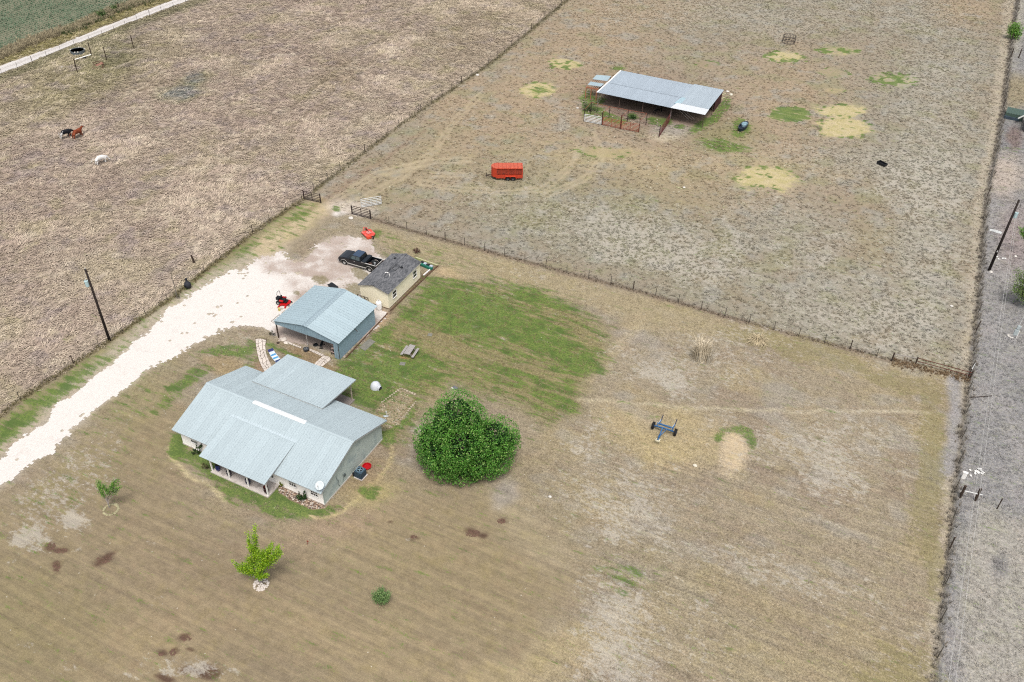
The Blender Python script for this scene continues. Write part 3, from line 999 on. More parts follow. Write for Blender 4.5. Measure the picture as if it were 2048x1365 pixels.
def rib_sheet(w, L, pitch=.3, rib=.035, th=.018, n=None):
    """one ribbed metal sheet, w across (x), L along the fall (y), top near z 0"""
    n = n or max(2, round(w / pitch))
    xs, zs = [], []
    p = w / n
    for k in range(n):
        x = k * p
        rw = min(.05, p * .16)
        for dx, z in ((0, rib), (rw, rib), (rw * 1.6, 0), (p - rw * .6, 0)):
            xs.append(x + dx)
            zs.append(z)
    xs.append(w)
    zs.append(rib)
    mb = MB()
    m = len(xs)
    vs = [(x, y, z) for y in (0, L) for x, z in zip(xs, zs)]
    mb.add(vs, [(i, i + 1, m + i + 1, m + i) for i in range(m - 1)])
    vs = [(x, y, z - th) for y in (0, L) for x, z in zip(xs, zs)]
    mb.add(vs, [(m + i, m + i + 1, i + 1, i) for i in range(m - 1)])
    return mb


def roof_plane(parent, x0, x1, y0, z0, y1, z1, mat, sheet_w=.92, name='roof_sheet', pitch=.3, rib=.035, along='y'):
    """sheets laid side by side from (y0,z0) eave up to (y1,z1); along='x' means ribs run in x and sheets step in y"""
    L = math.hypot(y1 - y0, z1 - z0)
    n = max(1, round((x1 - x0) / sheet_w))
    w = (x1 - x0) / n
    me = rib_sheet(w - .004, L, pitch, rib).mesh(name, mat)
    d = Vector((0, y1 - y0, z1 - z0)).normalized()
    for k in range(n):
        if along == 'y':
            if y1 > y0:
                m = Matrix(((1, 0, 0, x0 + k * w), (0, d.y, -d.z, y0), (0, d.z, d.y, z0), (0, 0, 0, 1)))
            else:
                m = Matrix(((-1, 0, 0, x0 + (k + 1) * w), (0, d.y, d.z, y0), (0, d.z, -d.y, z0), (0, 0, 0, 1)))
        else:
            # fall runs in x: (y0,z0)->(y1,z1) are x values; x0,x1 are y values
            if y1 > y0:
                m = Matrix(((0, d.y, -d.z, y0), (-1, 0, 0, x0 + (k + 1) * w), (0, d.z, d.y, z0), (0, 0, 0, 1)))
            else:
                m = Matrix(((0, d.y, d.z, y0), (1, 0, 0, x0 + k * w), (0, d.z, -d.y, z0), (0, 0, 0, 1)))
        o = mobj(name, me, parent)
        o.matrix_local = m
    return n


def window(parent, c, w, h, nrm, cols=2, rows=1, d=.05):
    """window in a wall; nrm '-y' or '+x'; c = centre on wall face"""
    fr = MB()
    cx, cy, cz = c
    T = .07

    def bx(mb, u0, u1, z0, z1, a, b):
        if nrm == '-y':
            mb.bb(cx + u0, cx + u1, cy - b, cy - a, cz + z0, cz + z1)
        else:
            mb.bb(cx + a, cx + b, cy + u0, cy + u1, cz + z0, cz + z1)
    bx(fr, -w / 2 - T, w / 2 + T, h / 2, h / 2 + T, 0, d)
    bx(fr, -w / 2 - T, w / 2 + T, -h / 2 - T, -h / 2, 0, d + .03)
    bx(fr, -w / 2 - T, -w / 2, -h / 2, h / 2, 0, d)
    bx(fr, w / 2, w / 2 + T, -h / 2, h / 2, 0, d)
    for k in range(1, cols):
        u = -w / 2 + w * k / cols
        bx(fr, u - .02, u + .02, -h / 2, h / 2, .02, d - .01)
    for k in range(1, rows):
        z = -h / 2 + h * k / rows
        bx(fr, -w / 2, w / 2, z - .03, z + .03, .02, d - .008)
    fo = fr.build('window', WHITE, parent)
    me = None
    for i in range(cols):
        for j in range(rows):
            g = MB()
            u0, u1 = -w / 2 + w * i / cols, -w / 2 + w * (i + 1) / cols
            z0, z1 = -h / 2 + h * j / rows, -h / 2 + h * (j + 1) / rows
            bx(g, u0 + .002, u1 - .002, z0 + .002, z1 - .002, .004, .016)
            g.build('pane', GLASS, fo)
    return fo


def lap_wall(mb, a, b, z0, ztop, face, step=.2, t=.02):
    """horizontal lap siding between ground points a,b; ztop function(s 0..1) -> height"""
    a, b = Vector(a), Vector(b)
    L = (b - a).length
    nrm = Vector(face)
    z = z0
    zmax = max(ztop(s / 40) for s in range(41))
    while z < zmax - .01:
        z2 = min(z + step, zmax)
        ss = [s / 60 for s in range(61) if ztop(s / 60) >= z + .5 * (z2 - z)]
        if ss:
            s0, s1 = min(ss), max(ss)
            p0, p1 = a + (b - a) * s0, a + (b - a) * s1
            q = lambda p, zz, o: (p.x + nrm.x * o, p.y + nrm.y * o, zz)
            mb.add([q(p0, z, t), q(p1, z, t), q(p1, z2, .002), q(p0, z2, .002)], [(0, 1, 2, 3)])
            mb.add([q(p0, z, 0), q(p1, z, 0), q(p1, z, t), q(p0, z, t)], [(0, 1, 2, 3)])
        z = z2


# ------------------------------------------------------------------ house
hb = P(649.3, 1011)
house = thing('ranch_house', 'long cream ranch house with pale metal roof, front porch and back porch', 'house', (hb.x, hb.y, 0), R(-.8))
HL, HD = 18.15, 10.27
RY, RZ, EF, EB = 5.2, 4.42, (-.6, 2.5), (10.98, 2.42)
zroof = lambda y: RZ - (RY - y) * (RZ - EF[1]) / (RY - EF[0]) if y < RY else RZ - (y - RY) * (RZ - EB[1]) / (EB[0] - RY)
fnd = MB().bb(-HL - .06, .06, -.06, HD + .06, -.1, .16)
fnd.build('foundation', M('foundation', (226, 216, 204), .9, var=.1), house)
w = MB().side([(0, .16), (HD, .16), (HD, zroof(HD) - .1), (RY, RZ - .12), (0, zroof(0) - .1)], -HL, 0)
w.build('wall', CREAMW, house)
g = MB()
lap_wall(g, (0, 0, 0), (0, HD, 0), .16, lambda s: min(zroof(0) - .1 + (RZ - zroof(0)) * min(1, s * HD / RY), zroof(HD) - .1 + (RZ - zroof(HD)) * min(1, (1 - s) * HD / (HD - RY))), (1, 0, 0), .19, .03)
g.bb(.004, .05, -.03, .09, .16, zroof(0) - .12)
g.bb(.004, .05, HD - .09, HD + .03, .16, zroof(HD) - .12)
tag(g.build('gable_siding', SAGEW, house), 'grey-green lap siding on the gable end')
f = MB()
lap_wall(f, (-HL, 0, 0), (0, 0, 0), .16, lambda s: 2.44, (0, -1, 0), .2, .018)
f.build('front_siding', CREAMW, house)
roof = MB().side([(EF[0], EF[1] - .06), (RY, RZ - .06), (EB[0], EB[1] - .06), (EB[0], EB[1] - .2), (RY, RZ - .2), (EF[0], EF[1] - .2)], -HL - .33, .35).build('roof', M('eave_board', (206, 208, 206), .7, var=.05), house, fix=True)
roof_plane(roof, -HL - .36, .38, EF[0] - .04, EF[1] - .03, RY, RZ, MET_F, .92, pitch=.31, rib=.03)
roof_plane(roof, -HL - .36, .38, EB[0] + .04, EB[1] - .03, RY, RZ, MET_F, .92, pitch=.31, rib=.03)
for name, xa, xb, m in (('ridge_cap', -HL - .38, -12.2, MET_F), ('ridge_cap', -5.5, .40, MET_F), ('ridge_vent', -12.2, -5.5, M('ridge_vent_white', (244, 246, 246), .5, var=.02))):
    wv = .2 if name == 'ridge_cap' else .26
    zz = .03 if name == 'ridge_cap' else .05
    sl = .33
    c = MB().side([(RY - wv, RZ + zz - wv * sl), (RY, RZ + zz), (RY + wv, RZ + zz - wv * sl), (RY + wv, RZ - .02 - wv * sl), (RY, RZ - .02), (RY - wv, RZ - .02 - wv * sl)], xa, xb)
    o = c.build(name, m, roof, fix=True)
    if name == 'ridge_vent':
        tag(o, 'white vent strip along the middle of the ridge')
# front porch
px0, px1, py0, py1 = -13.42, -5.22, -2.15, 3.03
pz0, pz1 = 2.46, 3.68
pr = MB().slab([(px0, py0, pz0 - .05), (px1, py0, pz0 - .05), (px1, py1, pz1 - .05), (px0, py1, pz1 - .05)], .1)
pro = pr.build('porch_roof', M('eave_board', None), house)
roof_plane(pro, px0 - .03, px1 + .03, py0 - .04, pz0 - .02, py1, pz1 + .0, MET_F, .92, pitch=.31, rib=.03)
MB().slab([(px0 - .05, py1 - .12, pz1 + .01), (px1 + .05, py1 - .12, pz1 + .01), (px1 + .05, py1 + .16, pz1 + .075), (px0 - .05, py1 + .16, pz1 + .075)], .015).build('flashing', M('pale_flashing', (200, 214, 219), .5, var=.12, scale=4), pro)
sl = MB().bb(-12.78, -5.52, -1.78, -.065, -.05, .15)
slab = sl.build('porch_slab', CONC, house)
MB().bb(-12.84, -5.5, -1.84, -1.785, -.02, .152).build('edging', M('foundation', None), slab)
for x in (-12.72, -10.48, -8.06, -5.62):
    MB().bb(x - .06, x + .06, -1.7, -1.58, .15, 2.42).build('porch_post', WHITE, house)
MB().bb(px0 + .2, px1 - .1, -1.71, -1.57, 2.27, 2.42).build('porch_beam', WHITE, house)
# porch wall shade side: door and windows under the porch
dr = MB().bb(-9.4, -8.5, -.045, -.021, .2, 2.25).build('front_door', M('door_brown', (110, 78, 60), .6), house)
MB().lathe([(0, 0), (.03, .01), (.03, .04), (0, .05)], 8, (-8.62, -.06, 1.15), m=Matrix.Rotation(R(90), 3, 'X')).build('door_handle', SILVER, dr)
for xw in (-11.2, -6.6):
    window(house, (xw, -.022, 1.45), 1.0, 1.1, '-y', 2, 2)
for xw, zz, ww in ((-16.35, 1.56, .8), (-3.68, 1.46, .8), (-1.05, 1.42, .8)):
    window(house, (xw, -.022, zz), ww, 1.05, '-y', 3, 3)
# back porch
bx0, bx1, by0, by1, bz0, bz1 = -15.3, -5.98, 8.45, 14.5, 3.42, 2.76
br = MB().slab([(bx0, by1, bz1 - .05), (bx1, by1, bz1 - .05), (bx1, by0, bz0 - .05), (bx0, by0, bz0 - .05)], .12)
bro = br.build('back_porch_roof', M('eave_board', None), house)
roof_plane(bro, bx0 - .03, bx1 + .03, by1 + .04, bz1 - .02, by0, bz0, MET_F, .92, pitch=.31, rib=.03)
for x, y in ((-6.35, 13.9), (-10.6, 13.9), (-14.9, 13.9)):
    MB().bb(x - .06, x + .06, y - .06, y + .06, 0, bz1 - .1).build('back_porch_post', M('tan_post', (206, 194, 172), .8), house)
MB().bb(-15.1, -6.1, HD + .07, 14.1, -.05, .08).build('patio_slab', M('patio', (150, 140, 134), .9, var=.15), house)
MB().bb(-9.0, -8.0, HD + .01, HD + .05, .2, 2.25).build('back_door', M('door_brown', None), house)
# service wires on gable
MB().tube([(.05, 2.2, 2.1), (.07, 2.25, 1.6), (.06, 2.45, 1.2), (.07, 2.3, .8), (.09, 2.6, .3)], .018, 5).tube([(.06, 3.2, 1.4), (.08, 3.25, .9), (.08, 3.1, .5)], .014, 5).bb(.03, .13, 3.35, 3.6, .9, 1.25).build('service_conduit', M('conduit', (96, 106, 106), .6), house)


def to_world(h, p):
    return h.matrix_basis @ Vector(p)


def house_pt(x, y, z=0):
    m = Matrix.Translation(hb) @ Matrix.Rotation(R(-.8), 4, 'Z')
    return m @ Vector((x, y, z))


# satellite dishes
def dish(loc, rz, label, d=.42, tilt=40):
    t = thing('satellite_dish', label, 'satellite dish', loc, rz, 'satellite dishes on the house roof')
    m = Matrix.Rotation(R(tilt), 3, 'X')
    prof = [(0, .0), (d * .35, .012), (d * .7, .05), (d, .11), (d, .125), (d * .7, .07), (d * .35, .03), (0, .02)]
    MB().lathe(prof, 20, (0, 0, .62), m=m).build('reflector', M('dish_grey', (222, 230, 232), .45, var=.04), t, smooth=True)
    MB().tube([(0, 0, .0), (0, .1, .45), (0, .06, .6)], .03, 6).bar((0, 0, .3), (.0, -.28, .02), .03).build('mast', SILVER, t)
    MB().tube([m @ Vector((0, -d * .9, .1)) + Vector((0, 0, .62)), m @ Vector((0, -.1, .5)) + Vector((0, 0, .62))], .018, 5).box(m @ Vector((0, -.08, .52)) + Vector((0, 0, .62)), (.1, .1, .14)).build('feed_arm', SILVER, t)
    return t


dish(house_pt(.05, -.25, 2.52), R(10), 'large pale satellite dish on the front corner of the house roof', .46, 38)
dish(house_pt(.30, 10.9, 2.3), R(200), 'small white satellite dish on the back corner of the house roof', .30, 30)

# ------------------------------------------------------------------ open carport
cp = P(679.4, 719.4)
CPX, CPY = cp.x, cp.y
carport = thing('carport', 'open gabled metal carport with corrugated side wall beside the gravel yard', 'carport', (cp.x, cp.y, 0))
CW, CD = 9.0, 7.65
crx, crz, ce = -4.45, 3.58, 2.62
metw = roof_material('carport_wall_metal', (158, 184, 196))
zc = lambda x: ce - .06 + (crz - ce) * (1 - abs((x - crx) / 4.6))
n = 9
me = rib_sheet(CD / n - .003, 2.42, .17, .02).mesh('wall_sheet', metw)
for k in range(n):
    o = mobj('wall_sheet', me, carport)
    o.matrix_local = Matrix(((0, 0, 1, .06), (1, 0, 0, k * CD / n), (0, 1, 0, .05), (0, 0, 0, 1)))
# front gable cladding, in sheets cut to the slope
xs = np.linspace(-CW - .02, .02, 12)
for a, b in zip(xs[:-1], xs[1:]):
    mb = MB()
    q = np.linspace(a, b, 6)
    for i in range(5):
        yy = -.06 - (.02 if i % 2 else 0)
        mb.add([(q[i], yy, 2.16), (q[i + 1], yy, 2.16), (q[i + 1], yy, zc(q[i + 1])), (q[i], yy, zc(q[i]))], [(0, 1, 2, 3)])
        mb.add([(q[i], yy + .015, 2.16), (q[i + 1], yy + .015, 2.16), (q[i + 1], yy + .015, zc(q[i + 1])), (q[i], yy + .015, zc(q[i]))], [(3, 2, 1, 0)])
    mb.build('gable_sheet', metw, carport)
mb = MB()
for i in range(5):
    q0, q1 = -.62 + i * .125, -.62 + (i + 1) * .125
    yy = -.055 - (.02 if i % 2 else 0)
    mb.add([(q0, yy, .05), (q1, yy, .05), (q1, yy, 2.2), (q0, yy, 2.2)], [(0, 1, 2, 3)])
    mb.add([(q0, yy + .01, .05), (q1, yy + .01, .05), (q1, yy + .01, 2.2), (q0, yy + .01, 2.2)], [(3, 2, 1, 0)])
mb.build('return_sheet', metw, carport)
fr = MB()
for y in (0.05, 2.5, 5.0, CD - .05):
    fr.bar((-CW, y, ce - .12), (crx, y, crz - .14), .08, .12).bar((crx, y, crz - .14), (0, y, ce - .12), .08, .12)
for x in (-CW + .1, crx, -.1):
    fr.bar((x, 0, (crz if x == crx else ce) - .16), (x, CD, (crz if x == crx else ce) - .16), .08, .12)
croof = fr.build('roof', DARKW, carport)
roof_plane(croof, -.22, 8.1, -CW - .1, ce, crx, crz, MET_C, .82, along='x', pitch=.41, rib=.07)
roof_plane(croof, -.22, 8.1, .28, ce - .04, crx, crz, roof_material('carport_metal_lit_slope', (184, 202, 208)), .82, along='x', pitch=.41, rib=.07)  # sunlit slope: its extra brightness is put into the metal colour
MB().side([(crx - .34, crz - .03), (crx, crz + .05), (crx + .34, crz - .03), (crx + .34, crz - .05), (crx, crz + .02), (crx - .34, crz - .05)], -.25, 8.13, axis='y').build('ridge_cap', roof_material('cap_metal', (160, 178, 186)), croof, fix=True)
for x, y, r_ in ((-CW + .08, .05, .09), (-CW + .08, CD - .1, .09), (-CW + .08, CD / 2, .09), (-.1, .05, .07), (-.1, CD - .05, .07), (crx, CD - .05, .07)):
    MB().tube([(x, y, -.1), (x, y, ce - .14)], r_, 8).build('post', DARKW if x < -3 else WOODG, carport)
MB().tube([(crx - .1, .05, -.1), (crx - .1, .05, 2.2)], .045, 8).build('post', M('pale_pipe', (196, 190, 184), .6), carport)
MB().bar((-CW - .32, -.25, ce - .02), (-CW - .3, 1.2, ce - .03), .05).bar((-CW - .32, -.25, ce - .02), (-CW + .1, -.28, ce - .18), .05).bar((-CW - .32, 1.2, ce - .02), (-CW - .1, 1.25, ce - .05), .04).build('bent_gutter', M('gutter', (150, 140, 130), .7), carport)
MB().bar((.08, 3.4, ce - .35), (.55, 3.3, ce - .55), .05).build('bracket', DARKW, carport)
# junk kept in the carport
sh = thing('storage_shelf', 'open metal shelf stacked with clutter inside the carport corner', 'shelf', (CPX - 1.15, CPY + .75, 0))
for z in (.4, .95, 1.5):
    MB().bb(-.25, .35, -.45, .8, z, z + .05).build('shelf_board', M('shelf_pale', (200, 176, 166), .8), sh)
for x in (-.24, .32):
    for y in (-.43, .78):
        MB().bb(x - .02, x + .02, y - .02, y + .02, 0, 1.9).build('upright', BLACK, sh)
for i, (y, z, s, c) in enumerate(((-.2, .6, .3, (60, 54, 50)), (.3, .58, .26, (120, 60, 50)), (-.1, 1.12, .24, (44, 44, 50)), (.45, 1.13, .24, (150, 140, 130)), (.1, 1.68, .26, (70, 60, 54)))):
    tag(MB().box((0, 0, 0), (s, s, s)).build('storage_tub', M('clutter%d' % i, c, .6), None, bevel=.02, loc=(CPX - 1.1, CPY + .75 + y, z - .02)), ['dark brown tub on the lowest shelf board, near end', 'red-brown tub on the lowest shelf board, far end', 'black tub on the middle shelf board, near end', 'pale grey tub on the middle shelf board, far end', 'dark tub alone on the top shelf board'][i], 'tub', 'tubs on the carport shelf')
q = P(644, 694)
t = thing('weight_bench', 'small black bench press frame standing inside the carport', 'bench', (q.x, q.y, 0), R(20))
MB().bb(-.14, .14, -.5, .5, .42, .5).build('seat', BLACK, t, bevel=.02)
for y in (-.4, .4):
    MB().bb(-.25, .25, y - .03, y + .03, 0, .05).bb(-.03, .03, y - .03, y + .03, .05, .42).build('leg', BLACK, t)
MB().bar((0, .45, .5), (0, .62, 1.1), .05).bar((-.5, .62, 1.1), (.5, .62, 1.1), .04).build('bar', BLACK, t)
q = P(638, 693)
tag(MB().lathe([(0, .0), (.1, .02), (.3, .05), (.32, .02), (.3, 0)][::-1], 12).bar((.2, 0, .03), (.7, .1, .03), .04).build('garden_tool', BLACK, None, loc=(q.x - .5, q.y, .02)), 'black flat tool lying on the carport floor', 'tool')
# bucket planter at the middle post
q = P(612.5, 702)
t = thing('stone_planter', 'dark grey tub with stones at the foot of the pale carport post', 'planter', (q.x, q.y, 0))
MB().lathe([(.26, 0), (.34, .3), (.36, .34), (.30, .34), (.28, .28), (0, .27)], 14).build('tub', M('dark_tub', (74, 78, 84), .7), t)
for a in range(4):
    MB().lathe([(0, 0), (.1, .03), (.09, .1), (0, .13)], 6, (.13 * math.cos(a * 1.6), .13 * math.sin(a * 1.6), .27)).build('stone', M('grey_stone', (120, 122, 124), .9), t)

# ------------------------------------------------------------------ beige shed with shingle roof
sb = P(778.4, 618.8)
SX0, SX1, SY0, SY1 = sb.x - 4.2, sb.x, sb.y, sb.y + 7.8
shed = thing('garden_shed', 'beige panelled shed with grey shingle roof and two windows', 'shed', (SX1, SY0, 0))
BEI = M('beige_siding', (280, 270, 238), .8, var=.05, scale=1.0, tint=(270, 260, 226))
srx, srz, sez = -2.1, 3.14, 2.52
MB().side([(-4.2, .1), (0, .1), (0, sez - .08), (srx, srz - .1), (-4.2, sez - .08)], 0, 7.8, axis='y').build('wall', BEI, shed, fix=True)
gr = MB()
for y in np.arange(.4, 7.8, .406):
    gr.bb(.0, .012, y, y + .03, .12, sez - .12)
for x in np.arange(-3.9, 0, .406):
    z = sez - .1 + (srz - sez) * (1 - abs((x - srx) / 2.1))
    gr.bb(x, x + .03, -.012, 0, .12, z - .03)
gr.build('batten', BEI, shed)
tr = MB()
for a, b in (((-4.36, -.14), (srx, None)), ((srx, None), (.16, -.14))):
    pass
tr.bar((-4.36, -.13, sez - .13), (srx, -.13, srz - .09), .03, .12).bar((srx, -.13, srz - .09), (.16, -.13, sez - .13), .03, .12)
tr.bar((.15, -.13, sez - .13), (.15, 7.93, sez - .13), .03, .12).bar((-4.35, -.13, sez - .13), (-4.35, 7.93, sez - .13), .03, .12)
tr.build('trim', M('cream_trim', (240, 234, 214), .7, var=.04), shed)
MB().bb(-4.26, .04, -.04, 7.84, -.05, .1).build('skid', M('skid_wood', (120, 92, 70), .9), shed)


def shingle_material():
    t = NT('shingles')
    v = t.n('Mapping', {'Vector': t.coord(), 'Scale': (1, 1, 1)}).outputs[0]
    b = t.n('TexVoronoi', {'Vector': t.n('Mapping', {'Vector': v, 'Scale': (7.0, 2.6, 0)}).outputs[0], 'Scale': 1.0}, feature='F1', distance='CHEBYCHEV')
    cell = t.n('SeparateColor', {0: b.outputs['Color']}).outputs[0]
    n1, n2 = t.noise(v, .9, 3), t.noise(v, 22, 2)
    col = t.mix(cell, alb((88, 90, 94)), alb((132, 132, 134)))
    k = t.math('ADD', 1.0, t.math('ADD', t.remap(n1, .3, .7, -.07, .07), t.remap(n2, .3, .7, -.12, .12)))
    col = t.mix(1.0, col, t.n('CombineColor', {0: k, 1: k, 2: k}).outputs[0], 'MULTIPLY')
    t.set(col, .95, 0, .15)
    return t.m


SHG = shingle_material()
sroof = MB().side([(-4.36, sez - .06), (srx, srz - .05), (.16, sez - .06), (.16, sez - .12), (srx, srz - .11), (-4.36, sez - .12)], -.15, 7.95, axis='y').build('roof', M('deck_wood', (120, 110, 100), .9), shed, fix=True)
for sgn in (-1, 1):
    mb = MB()
    n = 16
    xe = srx + sgn * 2.28
    for k in range(n):
        f0, f1 = k / n, min(1, (k + 1.15) / n)
        xa, xb = xe + (srx - xe) * f0, xe + (srx - xe) * f1
        za, zb = sez - .05 + (srz - sez + .03) * f0, sez - .05 + (srz - sez + .03) * f1
        mb.slab([(xa, -.17, za + .026), (xb, -.17, zb + .006), (xb, 7.97, zb + .006), (xa, 7.97, za + .026)], .018)
    tag(mb.build('shingles', SHG, sroof, fix=True), kind='stuff')
MB().bar((srx, -.17, srz + .01), (srx, 7.97, srz + .01), .26, .03).build('ridge_shingles', SHG, sroof)
MB().tube([(srx + .7, 2.75, 2.96), (srx + .7, 2.75, 3.28)], .05, 8).build('vent_pipe', WHITE, sroof)
MB().bar((srx - 0.1, 2.9, 3.19), (srx + .3, 3.1, 3.12), .1, .06).build('cable_clamp', WHITE, sroof)
MB().box((srx + .95, 5.2, 2.92), (.3, .3, .12)).build('roof_vent', BLACK, sroof, bevel=.02)
MB().box((srx - .9, 6.6, 2.95), (.25, .3, .1)).build('roof_vent', BLACK, sroof, bevel=.02)
cbl = MB().tube([(srx + .15, 2.6, 3.17), (srx + .05, 3.6, 3.2), (srx - .05, 5.0, 3.2)], .02, 5)
cbl.tube([(srx + .25, 4.1, 3.12), (srx + .7, 4.1, 3.0), (srx + .72, 5.2, 2.99), (srx + .3, 5.3, 3.11), (srx + .2, 4.2, 3.14), (srx + .3, 4.1, 3.1)], .022, 5)
cbl.build('roof_cable', BLACK, sroof)
window(shed, (.014, 1.4, 1.52), .8, .95, '+x', 1, 2)
window(shed, (.014, 6.4, 1.52), .8, .95, '+x', 1, 2)
MB().bb(-3.2, -2.2, 7.8, 7.85, .15, 2.1).build('door', BEI, shed)
# propane tank and metal rack by the shed's end
q = P(758.5, 619)
t = thing('propane_tank', 'upright white propane tank at the end wall of the beige shed', 'gas tank', (q.x, q.y, 0))
MB().lathe([(.30, 0), (.31, .08), (.31, .1), (.36, .18), (.38, .3), (.38, 1.0), (.36, 1.12), (.28, 1.22), (.12, 1.27), (0, 1.28)], 18).build('tank_body', WHITE, t, smooth=True)
MB().lathe([(.15, 1.22), (.16, 1.42), (.14, 1.42), (.13, 1.25)], 12).build('collar', WHITE, t)
MB().lathe([(0, 1.24), (.05, 1.25), (.05, 1.36), (0, 1.37)], 8).bar((0, 0, 1.34), (.05, -.36, 1.0), .03).build('valve', BLACK, t)
q = P(737, 600)
t = thing('iron_rack', 'dark iron rack with crossed bars leaning on the beige shed end wall', 'rack', (q.x - .3, SY0 - .25, 0))
fr = MB()
for z in (.1, .95):
    fr.bar((-.8, 0, z), (.8, 0, z), .05)
for x in (-.8, -.27, .27, .8):
    fr.bar((x, 0, 0), (x, 0, .98), .05)
fr.build('frame', DARKW, t)
for x in (-.8, -.27, .27):
    MB().bar((x, .01, .1), (x + .53, .01, .95), .03).bar((x + .53, -.01, .1), (x, -.01, .95), .03).build('crossed_bars', DARKW, t)
# bed behind the shed: boards and planter trays
for i, (a, b, hgt, m, lab) in enumerate((((831, 516), (876, 532), .12, M('pale_board', (206, 204, 158), .8), 'long pale green board lying behind the shed'), ((876, 532), (781, 622), .1, M('rotten_board', (104, 78, 60), .9), 'dark timber edging running along the shed side towards its back corner'), ((775, 628), (692, 716), .1, M('rotten_board', None), 'dark timber edging running from the shed corner along the carport wall'), ((847, 552), (864, 537), .14, WHITE, 'short white board beside the planter trays behind the shed'))):
    a, b = P(*a), P(*b)
    tag(MB().bar((a.x, a.y, hgt / 2), (b.x, b.y, hgt / 2), .14, hgt).build('timber_edging', m), lab, 'board')
q0, q1 = P(844, 530), P(862, 538)
t = thing('planter_tray', 'row of green and white trays in the bed behind the shed', 'planter', ((q0.x + q1.x) / 2, (q0.y + q1.y) / 2, 0), math.atan2(q1.y - q0.y, q1.x - q0.x))
MB().bb(-1.1, 1.1, -.35, .05, 0, .35).build('trough', M('teal_green', (40, 122, 102), .6), t, bevel=.02)
for k in range(4):
    MB().bb(-1.05 + k * .53, -.62 + k * .53, -.1, .3, .1, .42).build('pot', M('pot_grey', (196, 204, 214), .6) if k % 2 else BLACK, t, bevel=.02)

# ------------------------------------------------------------------ livestock barn
BX0, BX1, BY0, BY1 = -52.0, -32.2, 145.2, 157.1
barn = thing('livestock_barn', 'open-fronted livestock barn with low grey metal roof and dirt floor', 'barn', (BX0, BY0, 0))
W, D = BX1 - BX0, BY1 - BY0
zf, zb = 2.62, 2.32
jx = 14.25
fr = MB()
for y in (0.1, 4, 8, D - .1):
    fr.bar((0, y, zf + (zb - zf) * y / D - .12), (W, y, zf + (zb - zf) * y / D - .12), .07, .15)
for x in np.linspace(0.1, W - .1, 12):
    fr.bar((x, 0, zf - .1), (x, D, zb - .1), .06, .1)
broof = fr.build('roof', M('dark_rafter', (60, 48, 42), .9), barn)
roof_plane(broof, -.15, jx, -.35, zf - .01, 5.1, zf - .14, MET_G, .9, pitch=.3)
roof_plane(broof, -.15, jx, 4.95, zf - .1, D + .1, zb, MET_G, .9, pitch=.3)
roof_plane(broof, jx + .02, W + .15, 2.2, zf + .0, D + .35, zb + .08, roof_material('barn_metal_lean', (180, 192, 200)), .9, pitch=.3)
tag(MB().slab([(jx - .5, -.45, zf + .05), (W + .2, -.45, zf + .05), (W + .2, 2.1, zf + .04), (jx - .1, 2.1, zf + .04)], .02).build('white_sheet', M('bright_sheet', (226, 230, 232), .5, var=.03), broof), 'bright white sheet along the right front edge of the roof')
tag(MB().slab([(jx - .5, 1.7, zf + .03), (jx + .55, 1.7, zf + .03), (jx + .75, 5.1, zf - .06), (jx - .1, 5.1, zf - .06)], .02).build('lap_sheet', M('aqua_lap', (176, 208, 218), .6, var=.06), broof), 'bluish lap sheet where the two roofs meet')
MB().slab([(-.2, -.4, zf + .04), (.05, -.4, zf + .04), (.05, D, zb + .06), (-.2, D, zb + .06)], .03).build('rake_trim', WHITE, broof)
MB().bb(0, W, D - .06, D, 0, zb - .1).build('back_wall', M('barn_back', (96, 74, 66), .9, var=.25), barn)
n = 12
me = rib_sheet(D * .55 / n, 2.2, .2, .02).mesh('side_sheet', M('barn_side', (92, 96, 102), .8, var=.2))
for k in range(n):
    o = mobj('side_sheet', me, barn)
    o.matrix_local = Matrix(((0, 0, -1, -.02), (1, 0, 0, D * .45 + k * D * .55 / n), (0, 1, 0, .02), (0, 0, 0, 1)))
MB().bar((0, 0.1, .05), (0, D * .45, 2.2), .06).build('brace', WOODG, barn)
for x in (.05, 4.2, 8.6, 13.6, W - .05):
    for y in (.05, D / 2, D - .15):
        if (x, y) == (13.6, .05):
            continue
        MB().tube([(x, y, -.1), (x, y, zf + (zb - zf) * y / D - .12)], .055, 6).build('post', M('barn_post', (110, 90, 80), .9) if x > 1 else WOODG, barn)
for k in range(5):
    MB().bb(W - .06, W - .02, 7.2 + k * .98, 8.1 + k * .98, .1, 2.2).build('side_board', M('maroon_board', (84, 46, 44), .9), barn)
MB().bb(jx, W - 1, D - 2.4, D - 2.34, .2, 2.0).build('stall_wall', M('barn_back', None), barn)
MB().box((2.2, 1.6, 2.0), (.35, .35, .7)).build('feed_bin', M('bin_grey', (120, 130, 134), .7), barn, bevel=.04)
# loose timbers fallen out of the front
a, b = P(1352, 213.5, 2.3), P(1377, 240)
for k, (dx, L, wd) in enumerate(((0, 1.0, .16), (.55, .93, .12), (1.05, .75, .10))):
    bb_ = b + Vector((dx, .25 * k, 0.05))
    aa = a + Vector((dx * .8, .2 * k, -.1))
    aa = bb_ + (aa - bb_) * L
    tag(MB().bar(aa, bb_, wd, .05).build('fallen_board', M('grey_board', (176, 166, 160), .9)), ['widest grey board slanting down from the barn roof to the ground', 'middle grey board of three slanting from the barn roof', 'shortest thin board slanting from the barn roof, farthest right'][k], 'board', 'boards slanting down from the barn roof')
q = P(1317, 226)
t = thing('feed_rack', 'black iron hay rack standing in the barn opening', 'feeder', (q.x, q.y, 0), R(65))
for x in (-.8, .8):
    MB().bar((x, 0, 0), (x * .6, 0, 1.5), .08).bar((x, .6, 0), (x * .6, .1, 1.5), .08).build('end_frame', BLACK, t)
